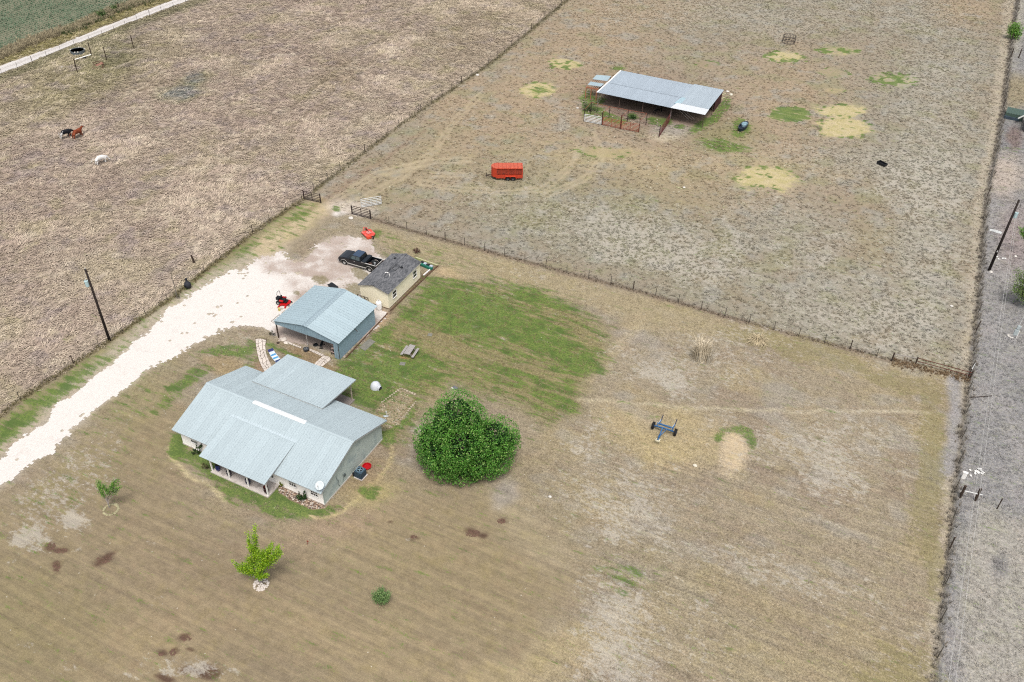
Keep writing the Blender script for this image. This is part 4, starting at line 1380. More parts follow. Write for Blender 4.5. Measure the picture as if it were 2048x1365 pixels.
MB().bar((-.5, 0, 1.45), (.5, 0, 1.45), .08).bar((-.75, .3, .5), (.75, .3, .5), .3, .06).build('cradle', BLACK, t)

# chicken lean-to at the left end of the barn
lq = [P(1193, 150, 2.35), P(1222.4, 152.4, 2.35), P(1214.5, 162.4, 2.3), P(1185, 158.6, 2.3)]
lean = thing('chicken_lean_to', 'broken lean-to of orange timber and patchy metal sheets beside the barn', 'lean-to', (lq[3].x, lq[3].y, 0))
o0 = Vector((lq[3].x, lq[3].y, 0))
ORW = M('orange_timber', (186, 124, 94), .85, var=.15)
MB().slab([p - o0 for p in lq], .04).build('roof_sheet', MET_C, lean)
l2 = [P(1181, 163.5, 2.3), P(1208.5, 168, 2.3), P(1201.5, 173.6, 2.28), P(1175, 169.8, 2.28)]
MB().slab([p - o0 for p in l2], .04).build('roof_sheet', MET_C, lean)
b0, b1 = P(1172.4, 174.5, 2.2) - o0, P(1197, 179.2, 2.2) - o0
MB().bar(b0, b1, .08, .28).build('beam', ORW, lean)
t0, t1 = P(1193, 150, 2.24) - o0, P(1221, 152.4, 2.24) - o0
for k in range(7):
    s = (k + .3) / 7
    MB().bar(b0 + (b1 - b0) * s, t0 + (t1 - t0) * s, .07, .1).build('rafter', M('pale_rafter', (190, 160, 140), .9), lean)
for s in (.0, .42, .86):
    p = b0 + (b1 - b0) * s
    MB().bb(p.x - .07, p.x + .07, p.y - .07, p.y + .07, 0, 2.1).build('post', ORW, lean)
for s in (.0, 1.):
    p = t0 + (t1 - t0) * s
    MB().bb(p.x - .06, p.x + .06, p.y - .06, p.y + .06, 0, 2.15).build('post', WOODG, lean)
p0, p1 = b0 + (b1 - b0) * 0, b0 + (b1 - b0) * .42
MB().bar((p0.x, p0.y, 1.2), (p1.x, p1.y, 1.2), .05, .1).build('rail', WOODG, lean)
pm = MB()
for i in range(9):
    for z0 in (.3, .9, 1.5):
        a_ = b0 + (t0 - b0) * (i / 9)
        c_ = b0 + (t0 - b0) * ((i + 1) / 9)
        pm.bar((a_.x, a_.y, z0), (c_.x, c_.y, z0 + .02), .02)
pm.build('wire_mesh', M('fence_wire', (120, 120, 116), .6), lean)

# neighbour's things at the right edge
q = P(2027, 236)
t = thing('green_tank_cover', 'weathered dark green ribbed metal box by the east fence', 'container', (q.x, q.y, 0), R(-4))
GRN = M('dark_green_sheet', (84, 104, 92), .7, var=.15, tint=(72, 92, 96))
MB().bb(-1.5, 1.5, -1.0, 1.9, 0, 1.05).build('box_body', GRN, t)
for k in range(7):
    MB().bb(-1.5 + k * .43, -1.44 + k * .43 + .06, -1.03, 1.93, 1.05, 1.09).build('lid_rib', GRN, t)
MB().bb(-1.52, 1.0, -1.25, -1.02, 0, .5).build('step', M('blue_grey_step', (70, 84, 96), .6), t)
q = P(2043, 262)
t = thing('red_roof_shed', 'small shed with faded red roof and open pale flap at the right edge', 'shed', (q.x, q.y, 0), R(-4))
MB().bb(.3, 4.3, -.2, 4.2, 0, 1.75).build('wall', M('shed_dark', (78, 60, 60), .9), t)
MB().slab([(.1, -.5, 1.9), (4.6, -.5, 1.9), (4.6, 4.6, 2.2), (.1, 4.6, 2.2)], .08).build('roof', M('faded_red', (206, 112, 116), .6, var=.08), t)
MB().slab([(-1.2, 2.4, 1.0), (.25, 3.6, 1.85), (.25, 4.3, 1.85), (-1.2, 3.1, 1.0)], .05).build('flap', M('pale_panel', (214, 214, 206), .6), t)

# ====================================================================== FENCES AND GATES
WIRE = M('fence_wire', (120, 120, 116), .6)
TPOST = M('steel_t_post', (92, 84, 74), .8, var=.2)


def resample(pts, step, jit=0.0):
    pts = [P(*p) for p in pts]
    out, acc = [pts[0]], 0.0
    for a, b in zip(pts[:-1], pts[1:]):
        L = (b - a).length
        s = step - acc
        while s < L:
            out.append(a + (b - a) * (s / L))
            s += step
        acc = L - (s - step)
    return [p + Vector((random.uniform(-jit, jit), random.uniform(-jit, jit), 0)) for p in out]


def in_view(p, m=60):
    d = p - Vector((0, 0, CAM_H))
    a, b, c = d.dot(Vector(RGT)), d.dot(Vector(UPV)), d.dot(Vector(FWD))
    if c < 5:
        return False
    return -m < FOC * a / c + 1024 < 2048 + m and -m < -FOC * b / c + 682.5 < 1365 + m


def wire_fence(label, pts, step, h, wires=(.25, .5, .75, 1.0, 1.2), pr=.035, mat=TPOST, wr=.008, lean=.04, name='wire_fence', extra=None):
    ps = [p for p in (resample(pts, step, .04)) if in_view(p, 120)]
    t = thing(name, label, 'fence', ps[0])
    o = ps[0]
    mesh = MB().tube([(0, 0, -.15), (0, 0, h)], pr, 6).mesh('post', mat)
    big = MB().tube([(0, 0, -.15), (0, 0, h + .1)], pr * 1.5, 7).mesh('post', DARKW)
    for k, p in enumerate(ps):
        mobj('post', big if (k % 9 == 4) else mesh, t, p - o, (random.uniform(-lean, lean), random.uniform(-lean, lean), 0))
    for z in wires:
        mb = MB()
        mb.tube([p - o + Vector((0, 0, z * h / 1.2)) for p in ps], wr, 3)
        mb.build('wire', WIRE, t)
    return t, ps


_, psL = wire_fence('wire fence along the gravel drive and the left pasture, left of the gates', FENCE_L, 3.6, 1.25)
_, psU = wire_fence('wire fence running up the picture between the two pastures', FENCE_U, 3.6, 1.3, pr=.045)
_, psM = wire_fence('wire fence crossing behind the yard, from the brown gate to the east fence', FENCE_M, 3.1, 1.3, pr=.042)
_, psR = wire_fence('tall wire fence with weeds down the right side of the property', FENCE_R, 4.2, 1.7, wires=(.2, .45, .7, .95, 1.2), pr=.045, wr=.008, lean=.06)
_, psT = wire_fence('light wire fence beside the pale lane at the top left', [(-60, 175), (5, 150), (90, 116), (144, 95), (195, 78), (265, 46), (334, 21), (382, 5), (440, -18)], 3.4, 1.25, pr=.035)
_, psC = wire_fence('weed-grown wire fence between the lane and the crop field', [(-40, 128), (0, 114), (79, 78), (148, 59), (224, 25), (303, -2), (360, -25)], 9, 1.5, wires=(.4, .8, 1.2), pr=.06)


def gate(name, label, a, b, h, mat, bars=6, r=.03, braces=1, posts=True, postm=None, ph=None, group=None, cat='gate', zb=.12):
    a, b = Vector(a), Vector(b)
    t = thing(name, label, cat, a, math.atan2(b.y - a.y, b.x - a.x), group)
    L = (b - a).length
    fr = MB()
    e = .08
    for x in (e, L - e):
        fr.tube([(x, 0, zb), (x, 0, h)], r * 1.15, 6)
    for k in range(braces):
        x = L * (k + 1) / (braces + 1)
        fr.tube([(x, 0, zb), (x, 0, h)], r, 6)
    fr.build('frame', mat, t)
    me = MB().tube([(e, 0, 0), (L - e, 0, 0)], r, 6).mesh('rail', mat)
    for k in range(bars):
        z = zb + (h - zb) * (k / (bars - 1)) ** 1.1
        mobj('rail', me, t, (0, 0, z))
    if posts:
        for x in (0, L):
            MB().tube([(x, 0, -.1), (x, 0, ph or h + .15)], .06, 8).build('post', postm or mat, t)
    return t


DKR = M('dark_rust_pipe', (58, 42, 40), .8, var=.2)
gate('pipe_gate', 'dark pipe gate at the left side of the dirt track, joining the pasture fence', P(607.9, 399), P(642, 406.5), 1.45, DKR, r=.045)
gate('pipe_gate', 'dark pipe gate at the right side of the dirt track, near the red mower deck', P(704, 429), P(741.6, 438.6), 1.45, DKR, r=.045)
gate('farm_gate', 'galvanised gate swung open beside the dirt track', P(722, 416), P(764, 409), 1.4, SILVER, posts=False, r=.05, braces=3)
gate('farm_gate', 'silver-grey gate at the left of the barn pens', P(1167.6, 243.6), P(1203.2, 250.2), 1.4, SILVER, bars=6, r=.055, postm=DKR, ph=2.3)
gate('farm_gate', 'orange-rusted pen gate next to the silver gate', P(1204.2, 250.6), P(1240.4, 258.6), 1.5, ORUST, bars=7, r=.04, postm=RUST, ph=2.6)
gate('farm_gate', 'orange-rusted pen gate farthest right in the row before the barn', P(1241.4, 258.9), P(1277.5, 265.3), 1.5, ORUST, bars=7, r=.04, postm=RUST, ph=2.6)
gate('farm_gate', 'rust-red gate standing end-on at the right of the pens', P(1317.6, 275.2), P(1338, 245), 1.5, M('maroon_pipe', (112, 56, 52), .8), bars=6, r=.045, postm=DKR, ph=2.3, braces=2)
gate('farm_gate', 'short pale gate standing end-on near the barn opening', P(1338.5, 243), P(1342, 231), 1.5, M('pale_pink_pipe', (206, 184, 180), .7), bars=6, r=.05, posts=False)
# pen partitions: tall posts with one high orange rail
pen = thing('pen_frame', 'dark posts with thin orange rails dividing the pens before the barn', 'fence', P(1181, 228))
o = P(1181, 228)
back = [(1181, 228), (1217.8, 236.7), (1254.5, 243.6), (1291.6, 250.4)]
front = [(1168, 243.5), (1203.7, 250.4), (1240.8, 258.7), (1278, 265.4)]
for q in back:
    p = P(*q) - o
    MB().tube([(p.x, p.y, -.1), (p.x, p.y, 2.3)], .055, 7).build('post', DKR, pen)
for qa, qb in zip(back, front):
    a, b = P(*qa, 0) - o, P(*qb, 0) - o
    MB().tube([(a.x, a.y, 2.15), (b.x, b.y, 2.25)], .03, 6).build('rail', ORUST, pen)
for qa, qb in zip(back[:-1], back[1:]):
    a, b = P(*qa, 0) - o, P(*qb, 0) - o
    MB().tube([(a.x, a.y, 2.15), (b.x, b.y, 2.15)], .03, 6).build('rail', ORUST, pen)
# rail fence at the east end of the cross fence
rf = thing('pipe_rail_fence', 'low double rail fence of rusty pipe ending at the east fence', 'fence', P(1783, 722.6))
o = P(1783, 722.6)
q = [P(1783, 722.6) - o, P(1831, 728) - o, P(1940, 758) - o]
for p, h in zip(q, (1.3, 1.0, 1.2)):
    MB().tube([(p.x, p.y, -.1), (p.x, p.y, h)], .09, 8).build('post', DARKW, rf)
for z in (.45, .9):
    MB().tube([q[1] + Vector((0, 0, z)), q[2] + Vector((0, 0, z))], .05, 6).build('rail', RUST, rf)
tag(MB().tube([q[0] + Vector((0, 0, 1.1)), q[1] + Vector((0, 0, .85))], .06, 6).build('rail', WOODG, rf), 'pale grey wooden rail')
gate('farm_gate', 'small pale gate at the corner where the rail fence meets the east fence', P(1936, 756), P(1944, 741), 1.2, SILVER, bars=5, r=.035, postm=DARKW)
# H brace on the east strip
hb_ = thing('brace_post', 'pair of thick dark posts joined by a pale cross bar beyond the east fence', 'post', P(1920, 995))
o = P(1920, 995)
p1 = P(1950, 1001) - o
for p in (Vector((0, 0, 0)), p1):
    MB().tube([(p.x, p.y, -.1), (p.x, p.y, 1.7)], .13, 10).build('post', DARKW, hb_)
MB().tube([Vector((0, 0, 1.0)), p1 + Vector((.4, 0, 1.0))], .05, 7).build('cross_bar', SILVER, hb_)
tag(MB().tube([(0, 0, -.1), (0, 0, 1.5)], .06, 7).build('post', DARKW, None, loc=P(1994, 1018)), 'single dark post standing on grey ground right of the braced posts', 'post')
# tall posts by the stock tank
for px, py, h, lab in ((155, 145, 2.6, 'tall dark post in front of the round stock tank'), (183, 111, 2.6, 'tall dark post at the end of the white pipe by the stock tank'), (213.5, 121, 2.6, 'tall dark post above the rusty ring feeder'), (267.5, 97, 2.6, 'tall dark post standing alone right of the others in the pasture')):
    tag(MB().tube([(0, 0, -.1), (0, 0, h)], .09, 8).build('wooden_post', DARKW, None, loc=P(px, py)), lab, 'post', 'tall posts around the stock tank')
for px, py, h, r_, lab in ((389, 527, 1.3, .15, 'short leaning brown post stump in the pasture above the drive'), (2021, 115, 1.9, .12, 'dark post at the top right strip, nearer the fence'), (2037, 116, 2.0, .12, 'dark post at the top right strip, right of its twin')):
    tag(MB().tube([(0, 0, -.1), (0, -.05, h)], [r_, r_ * .8], 8).build('wooden_post', DARKW, None, loc=P(px, py), rot=(0, R(-8) if px < 400 else 0, 0)), lab, 'post')

# ====================================================================== UTILITY POLES
POLE = M('creosote_pole', (46, 36, 32), .85, var=.25, scale=3)


def transformer(t, z, x, y):
    MB().lathe([(0, 0), (.19, .01), (.21, .08), (.21, .72), (.23, .74), (.22, .80), (0, .84)], 16, (x, y, z)).build('transformer', M('transformer_grey', (196, 222, 224), .5, var=.05), t, smooth=False)
    for dx in (-.08, .08):
        MB().lathe([(.03, 0), (.04, .05), (.02, .1), (.04, .14), (0, .22)], 8, (x + dx, y, z + .82)).build('bushing', M('bushing', (150, 140, 130), .5), t)


q = P(219.5, 682)
t = thing('utility_pole', 'tall dark utility pole with pale transformer beside the drive on the left', 'utility pole', q, R(60), 'utility poles')
MB().tube([(0, 0, -.2), (0, 0, 10.4)], [.17, .11], 12).build('pole', POLE, t, smooth=True)
transformer(t, 8.1, -.33, .05)
MB().bar((-.15, 0, 8.3), (-.3, .05, 8.3), .05).bar((-.15, 0, 8.8), (-.3, .05, 8.8), .05).build('bracket', SILVER, t)
MB().lathe([(.03, 0), (.05, .06), (.03, .12), (.05, .16), (0, .22)], 8, (0, 0, 10.4)).build('insulator', SILVER, t)
MB().tube([(0, .12, 10.1), (-.25, .1, 9.6), (-.33, .05, 9.0)], .02, 5).bar((.1, .1, 9.6), (.1, .35, 9.7), .05).build('cutout', SILVER, t)
q = P(1978, 541)
t = thing('utility_pole', 'tall dark utility pole with pale transformer beyond the east fence', 'utility pole', q, 0, 'utility poles')
MB().tube([(0, 0, -.2), (0, 0, 11.0)], [.20, .13], 12).build('pole', POLE, t, smooth=True)
transformer(t, 8.5, .34, -.12)
MB().bar((.1, 0, 9.3), (.5, .15, 10.3), .04).bar((.1, 0, 10.8), (.45, .1, 10.3), .04).bar((0, 0, 8.7), (.34, -.1, 8.8), .05).build('bracket', BLACK, t)
MB().bb(-.05, .05, -.28, -.16, 3.1, 3.3).build('number_tag', SILVER, t)
tag(MB().lathe([(.26, 0), (.2, .12), (0, .16)], 7, (.0, 0, 0)).build('white_stone', M('white_rock', (228, 222, 212), .9), None, loc=q + Vector((.25, -.35, 0))), 'small white stone at the foot of the right utility pole', 'stone')
PT = q + Vector((.3, 0, 8.9))
for k, (tx, bx_) in enumerate(((2010, 1897), (2017, 1911))):
    # conductors run toward the viewer along the strip, 9 m up
    end = P(bx_, 1365, 8.6)
    a = PT + Vector((.25 * k, 0, .1 - .2 * k))
    pts = []
    d = end - a
    for i in range(25):
        s = i / 20
        pts.append(a + d * s + Vector((0, 0, -1.1 * 4 * min(s, 1.25) * (1 - s) * .25 * 1.2)))
    tag(MB().tube(pts, .013, 4).build('power_line', M('bare_wire', (214, 212, 206), .5), None), ['left of the two pale overhead wires running down the right strip', 'right of the two pale overhead wires running down the right strip'][k], 'wire', 'overhead wires from the right pole')
q = P(2027, 676)
t = thing('meter_pole', 'thin pale mast carrying two grey meter boxes beside the right edge', 'meter pole', q, R(10))
MB().tube([(0, 0, -.1), (0, 0, 4.6)], .05, 8).build('mast', SILVER, t)
BOX = M('meter_box_grey', (196, 206, 206), .6, var=.05)
MB().bb(-.28, .2, -.22, -.04, .5, 1.35).build('meter_box', BOX, t, bevel=.02)
MB().bb(-.2, .22, -.2, -.04, 1.45, 1.95).build('meter_box', BOX, t, bevel=.02)
MB().tube([(.3, 0, -.1), (.3, 0, 1.1)], .05, 8).build('conduit', WHITE, t)
tag(MB().lathe([(.4, 0), (.42, .1), (.33, .12), (.3, .03), (0, .03)], 12).build('white_basin', M('white_rock', None), None, loc=P(2021, 673)), 'small pale ring half buried by the meter pole', 'ring')

# ====================================================================== VEHICLES AND MACHINES
TYRE = M('tyre_rubber', (26, 26, 28), .85, var=.15)
RIM = M('bright_rim', (206, 204, 200), .35, metal=.2, var=.1)


def wheel(parent, x, y, z, r, w, side=1, name='wheel', rim=RIM):
    """axle along y; side = outward sign"""
    m = Matrix.Rotation(R(90), 3, 'X')
    prof = [(r * .58, -w / 2), (r * .94, -w / 2), (r, -w * .3), (r, w * .3), (r * .94, w / 2), (r * .58, w / 2), (r * .56, 0)]
    mb = MB().lathe(prof + [prof[0]], 20, (0, 0, 0), m=m)
    mb.f = [f for f in mb.f if len(f) == 4]
    o = mb.build('tyre', TYRE, None, smooth=False)
    o.name = name
    o.parent = parent
    o.location = (x, y, z)
    rr = MB().lathe([(0, w * .18), (r * .18, w * .22), (r * .2, w * .1), (r * .5, w * .12), (r * .58, w * .42), (r * .57, -w * .42), (0, -w * .42)], 16, (0, 0, 0), m=Matrix.Rotation(R(90 * -side), 3, 'X'))
    rr.build('rim', rim, o)
    return o


# pickup: local x = forward, y = left
wf, wr_ = P(690, 529), P(740, 543.5)
ang = math.atan2(wf.y - wr_.y, wf.x - wr_.x)
WB = (wf - wr_).length
fwd = Vector((math.cos(ang), math.sin(ang), 0))
lft = Vector((-math.sin(ang), math.cos(ang), 0))
tw = .82
# nearest side wheels are the left side of the truck (faces the viewer)
mid = (wf + wr_) / 2 - lft * tw
PAINT = M('black_truck_paint', (20, 26, 34), .22, metal=.0, var=.15, scale=1.0, spec=.6)
CHROME = M('chrome_trim', (232, 228, 222), .35, metal=.2, var=.05)
truck = thing('pickup_truck', 'black extended-cab pickup truck with silver trim parked in the gravel yard', 'pickup truck', mid, ang)
hw = .98
F0, R0 = WB / 2 + .95, -WB / 2 - 1.15      # bumpers
xa, xr = WB / 2, -WB / 2


def arch(xc, r, n=9):
    return [(xc + r * math.cos(PI * k / n), .38 + r * math.sin(PI * k / n)) for k in range(n + 1)]


bed0 = -.75    # front wall of the bed
low = [(F0 - .12, .42)] + arch(xa, .47) + arch(xr, .47) + [(R0 + .08, .5)]
prof = low + [(R0 + .04, 1.18), (bed0, 1.22), (bed0, 1.22), (xa - .72, 1.22), (xa + .35, 1.14), (F0 - .12, 1.02), (F0 - .04, .8)]
body = MB()


def lower_body():
    """outer skins, arches, hood; open bed"""
    mb = MB()
    for s in (-1, 1):
        y0, y1 = s * hw, s * (hw - .09)
        n_ = len(prof)
        vs = [(p[0], y0, p[1]) for p in prof] + [(p[0], y1, p[1]) for p in prof]
        f_ = [tuple(range(n_)) if s < 0 else tuple(range(n_))[::-1], tuple(range(2 * n_ - 1, n_ - 1, -1)) if s < 0 else tuple(range(n_, 2 * n_))]
        f_ += [(i, (i + 1) % n_, n_ + (i + 1) % n_, n_ + i) for i in range(n_)]
        mb.add(vs, f_)
    # hood and nose
    hood = [(xa - .72, 1.0), (xa - .72, 1.24), (xa - .4, 1.255), (xa + .35, 1.18), (F0 - .2, 1.08), (F0 - .07, .98), (F0 - .05, .5), (xa - .3, .5)]
    mb.side([(p[0], p[1]) for p in hood], -hw + .06, hw - .06, axis='y')
    # cab floor block and tailgate, bed floor
    mb.bb(bed0, xa - .72, -hw + .06, hw - .06, .45, 1.2)
    mb.bb(R0 + .05, R0 + .12, -hw + .05, hw - .05, .55, 1.2)
    mb.bb(bed0 - .03, bed0, -hw + .05, hw - .05, .55, 1.22)
    mb.bb(R0 + .1, bed0, -hw + .05, hw - .05, .55, .66)
    return mb


lower_body().build('body', PAINT, truck, bevel=.025, fix=True)
# greenhouse
c0, c1 = bed0 + .02, xa - .66
gw0, gw1 = hw - .07, hw - .25
cab = MB()
zt = 1.86
A = [(c0, gw0, 1.2), (c1, gw0, 1.2), (c1 - .62, gw1, zt - .04), (c0 + .18, gw1, zt - .03)]
Bq = [(x, -y, z) for x, y, z in A]
cab.add(A + Bq, [(3, 2, 1, 0), (4, 5, 6, 7), (0, 1, 5, 4), (1, 2, 6, 5), (2, 3, 7, 6), (3, 0, 4, 7)])
cabo = cab.build('cab', PAINT, truck, bevel=.05, fix=True)
MB().slab([(c1 - .66, gw1 - .0, zt - .01), (c0 + .22, gw1, zt), (c0 + .22, -gw1, zt), (c1 - .66, -gw1, zt - .01)], .05).build('cab_roof', M('truck_roof_blue_grey', (54, 74, 98), .3, var=.2, spec=.6), truck, bevel=.03)  # cab roof toned bluer and lighter than the black body


def on_cab(s, u, v, off=.012):
    a, b, c, d = [Vector(p) for p in (A if s > 0 else Bq)]
    lo_, hi_ = a + (b - a) * u, d + (c - d) * u
    n_ = Vector((0, s * .95, .25)).normalized()
    return lo_ + (hi_ - lo_) * v + n_ * off


for s in (1, -1):
    for u0, u1 in ((.50, .90), (.10, .46)):
        MB().slab([on_cab(s, u0, .12), on_cab(s, u1, .12), on_cab(s, u1 - .02, .86), on_cab(s, u0, .86)], .01).build('side_window', M('truck_glass', (66, 84, 88), .12, var=.2, spec=.7), truck)  # reflection put into the glass colour as a lighter, greener tone
ws = [Vector((c1 - .03, gw0 - .1, 1.26)), Vector((c1 - .03, -gw0 + .1, 1.26)), Vector((c1 - .57, -gw1 + .08, zt - .1)), Vector((c1 - .57, gw1 - .08, zt - .1))]
nv = Vector((.62, 0, .62)).normalized() * .03
MB().slab([p + nv for p in ws], .01).build('windscreen', M('truck_glass', None), truck)
rs_ = [Vector((c0 + .03, gw0 - .12, 1.32)), Vector((c0 + .14, gw1 - .1, zt - .1)), Vector((c0 + .14, -gw1 + .1, zt - .1)), Vector((c0 + .03, -gw0 + .12, 1.32))]
MB().slab([p + Vector((-.035, 0, .01)) for p in rs_], .01).build('rear_window', GLASS, truck)
for s in (1, -1):
    MB().box((c1 - .35, s * (hw + .12), 1.32), (.12, .2, .2)).build('wing_mirror', BLACK, truck, bevel=.03)
    MB().bb(xr + .5, xa - .5, s * hw - .01, s * hw + .03, .44, .55).build('side_trim', CHROME, truck)
    MB().bb(R0 + .1, bed0 - .02, s * (hw - .06) - .05, s * (hw - .06) + .05, 1.215, 1.25).build('bed_rail', CHROME, truck)
    MB().bb(R0 + .02, R0 + .09, s * hw - .2 if s > 0 else s * hw + .02, s * hw - .02 if s > 0 else s * hw + .2, .72, 1.12).build('tail_light', M('tail_red', (120, 20, 26), .3), truck)
    MB().bb(F0 - .06, F0 - .02, s * .62 - .2, s * .62 + .2, .76, .92).build('headlight', M('lamp_glass', (210, 214, 216), .2), truck)
    for zz, x_ in (((.95), c0 + .95),):
        MB().bb(x_, x_ + .14, s * hw - .005, s * hw + .02, 1.02, 1.06).build('door_handle', CHROME, truck)
    MB().bb(c0 + .72, c0 + .735, s * hw - .003, s * hw + .004, .5, 1.2).bb(c1 - .12, c1 - .105, s * hw - .003, s * hw + .004, .5, 1.2).build('door_seam', BLACK, truck)
    MB().tube([(xr + .52 * math.cos(a_), s * (hw + .005), .38 + .50 * math.sin(a_)) for a_ in np.linspace(.1, PI - .1, 9)], .022, 5).build('wheel_arch', CHROME, truck)
    MB().tube([(xa + .52 * math.cos(a_), s * (hw + .005), .38 + .50 * math.sin(a_)) for a_ in np.linspace(.1, PI - .1, 9)], .022, 5).build('wheel_arch', CHROME, truck)
MB().bb(R0 + .02, R0 + .09, -hw + .1, hw - .1, 1.19, 1.235).build('tailgate_rail', CHROME, truck)
MB().bb(F0 - .1, F0 + .06, -hw - .01, hw + .01, .42, .66).build('front_bumper', CHROME, truck, bevel=.03)
MB().bb(R0 - .12, R0 + .04, -hw, hw, .45, .64).build('rear_bumper', CHROME, truck, bevel=.03)
MB().bb(F0 - .07, F0 - .03, -.42, .42, .72, .95).build('grille', BLACK, truck)
tb = MB().bb(bed0 - .62, bed0 - .06, -hw + .02, hw - .02, 1.0, 1.38).build('toolbox', M('toolbox_black', (36, 44, 52), .5, var=.1), truck, bevel=.02)
MB().bb(bed0 - .63, bed0 - .05, -.01, .01, 1.385, 1.395).build('lid_seam', BLACK, tb)
MB().bb(R0 + .14, bed0 - .66, -hw + .1, hw - .1, .665, .69).build('bed_liner', M('bed_liner', (34, 32, 32), .9, var=.4, scale=4), truck)
for x in (xa, xr):
    for s in (1, -1):
        wheel(truck, x, s * tw, .39, .39, .27, s)
for i, (x, y, s, c, lab, nm, cat) in enumerate(((-2.25, -.1, .13, (220, 224, 226), 'small white bucket lying in the bed of the black pickup', 'paint_bucket', 'bucket'), (-1.75, .35, .2, (120, 92, 80), 'brown crate in the bed of the black pickup', 'small_crate', 'crate'), (-1.9, -.45, .18, (76, 80, 82), 'dark grey box in the bed of the black pickup, by its far side', 'small_box', 'box'))):
    p = truck.location + fwd * x + lft * y
    if nm == 'paint_bucket':
        mb = MB().lathe([(s * .8, 0), (s, .26), (s * .93, .26), (s * .74, .02), (0, .02)], 12)
    else:
        mb = MB().bb(-s, s, -s, s, 0, .03).bb(-s, -s + .03, -s, s, .03, .26).bb(s - .03, s, -s, s, .03, .26).bb(-s, s, -s, -s + .03, .03, .26).bb(-s, s, s - .03, s, .03, .26)
    tag(mb.build(nm, M('bed_item%d' % i, c, .6), None, loc=(p.x, p.y, .69)), lab, cat)

# livestock trailer: local x forward (left in the picture)
a, b = P(983, 361.5), P(1045, 361.5)
ang = math.atan2(a.y - b.y, a.x - b.x)
L = (a - b).length
TL = 4.9
lf = Vector((-math.sin(ang), math.cos(ang), 0))
mid = (a + b) / 2 - lf * .95
mid.z = 0
ORG = M('orange_red_paint', (214, 74, 46), .55, var=.14, scale=1.5, tint=(196, 70, 46))
ORD = M('rusty_orange_panel', (204, 84, 60), .7, var=.3, scale=2.2, tint=(150, 70, 60))
tr_ = thing('livestock_trailer', 'orange-red slatted livestock trailer with tandem wheels parked on the dry pasture', 'trailer', mid, ang)
hl, hw2, zf_, zt_ = L / 2, .92, .5, 2.05
pts = [(-hl, -hw2), (hl - .75, -hw2), (hl - .25, -hw2 * .72), (hl, -hw2 * .3), (hl, hw2 * .3), (hl - .25, hw2 * .72), (hl - .75, hw2), (-hl, hw2)]
MB().prism(pts, zf_ - .1, zf_ + .02).build('floor', M('trailer_floor', (44, 34, 32), .9), tr_)
MB().prism(pts, zt_, zt_ + .07).build('roof', M('trailer_roof', (216, 104, 76), .6, var=.3, scale=3.2, tint=(150, 74, 62)), tr_)
for x in np.linspace(-hl + .15, hl - .5, 8):
    MB().bar((x, -hw2 + .05, zt_ + .085), (x, hw2 - .05, zt_ + .085), .05, .04).build('roof_bow', ORD, tr_)
nose = MB()
for (x0, y0), (x1, y1) in zip(pts[1:6], pts[2:7]):
    nose.bar((x0, y0, (zf_ + zt_) / 2), (x1, y1, (zf_ + zt_) / 2), .03, zt_ - zf_)
nose.build('nose_panel', ORG, tr_)
for s in (-1, 1):
    MB().bb(-hl, hl - .75, s * hw2 - .015, s * hw2 + .015, zf_ - .12, zf_ + .52).build('side_panel', ORG, tr_)
    for k in range(5):
        z = zf_ + .64 + k * .2
        MB().bb(-hl + .04, hl - .8, s * hw2 - .012, s * hw2 + .012, z, z + .085).build('slat', ORD, tr_)
    for x in (-hl + .03, -hl + 1.2, -.15, .95, hl - .78):
        MB().bb(x - .035, x + .035, s * hw2 - .03, s * hw2 + .03, zf_ - .1, zt_).build('stanchion', ORG, tr_)
    MB().bb(-hl, hl - .7, s * hw2 - .04, s * hw2 + .04, zt_ - .06, zt_ + .02).build('top_rail', ORG, tr_)
    fd = [(-1.15, zf_ - .1), (-.98, .78), (.62, .78), (.8, zf_ - .1), (.74, zf_ - .1), (.58, .74), (-.94, .74), (-1.09, zf_ - .1)]
    y0, y1 = (hw2 - .02, hw2 + .26) if s > 0 else (-hw2 - .26, -hw2 + .02)
    MB().side([(x - .35, z) for x, z in fd], y0, y1, axis='y').build('fender', ORG, tr_, fix=True)
    for x in (-.92, -.12):
        wheel(tr_, x, s * (hw2 + .1), .34, .34, .2, s, rim=M('dark_rim', (90, 92, 94), .5))
MB().bb(-hl - .03, -hl + .02, -hw2, hw2, zf_, zt_).build('rear_gate', ORD, tr_)
MB().bar((hl - .6, -.6, .42), (hl + .95, 0, .42), .08).bar((hl - .6, .6, .42), (hl + .95, 0, .42), .08).build('tongue', DKR, tr_)
MB().tube([(hl + .75, 0, .05), (hl + .75, 0, .85)], .04, 8).build('jack', BLACK, tr_)

# rotary cutter (mower deck)
q = P(738, 471)
RED = M('tractor_orange_red', (232, 84, 70), .5, var=.12, scale=2, tint=(236, 130, 120))
mw = thing('rotary_cutter', 'faded red rotary mower deck lying in the grass below the pipe gate', 'mower deck', q, R(-28))
MB().prism([(-.9, -.75), (.55, -.75), (.85, -.4), (.85, .4), (.55, .75), (-.9, .75)], .18, .36).build('deck', RED, mw, bevel=.03)
MB().bb(-.35, .3, -.3, .3, .36, .52).build('gearbox_cover', M('faded_pink_red', (236, 150, 140), .6), mw, bevel=.04)
MB().tube([(0, 0, .5), (-1.2, .15, .55)], .05, 8).build('drive_shaft', BLACK, mw)
MB().bar((-.9, .45, .3), (-1.5, .1, .55), .08).bar((-.9, -.45, .3), (-1.5, .0, .55), .08).bar((-1.0, 0, .4), (-.4, 0, 1.1), .07).build('hitch_frame', RED, mw)
wheel(mw, 1.15, 0, .22, .22, .14, 1, 'tail_wheel')
wheel(mw, -1.55, .35, .2, .2, .12, 1, 'gauge_wheel')
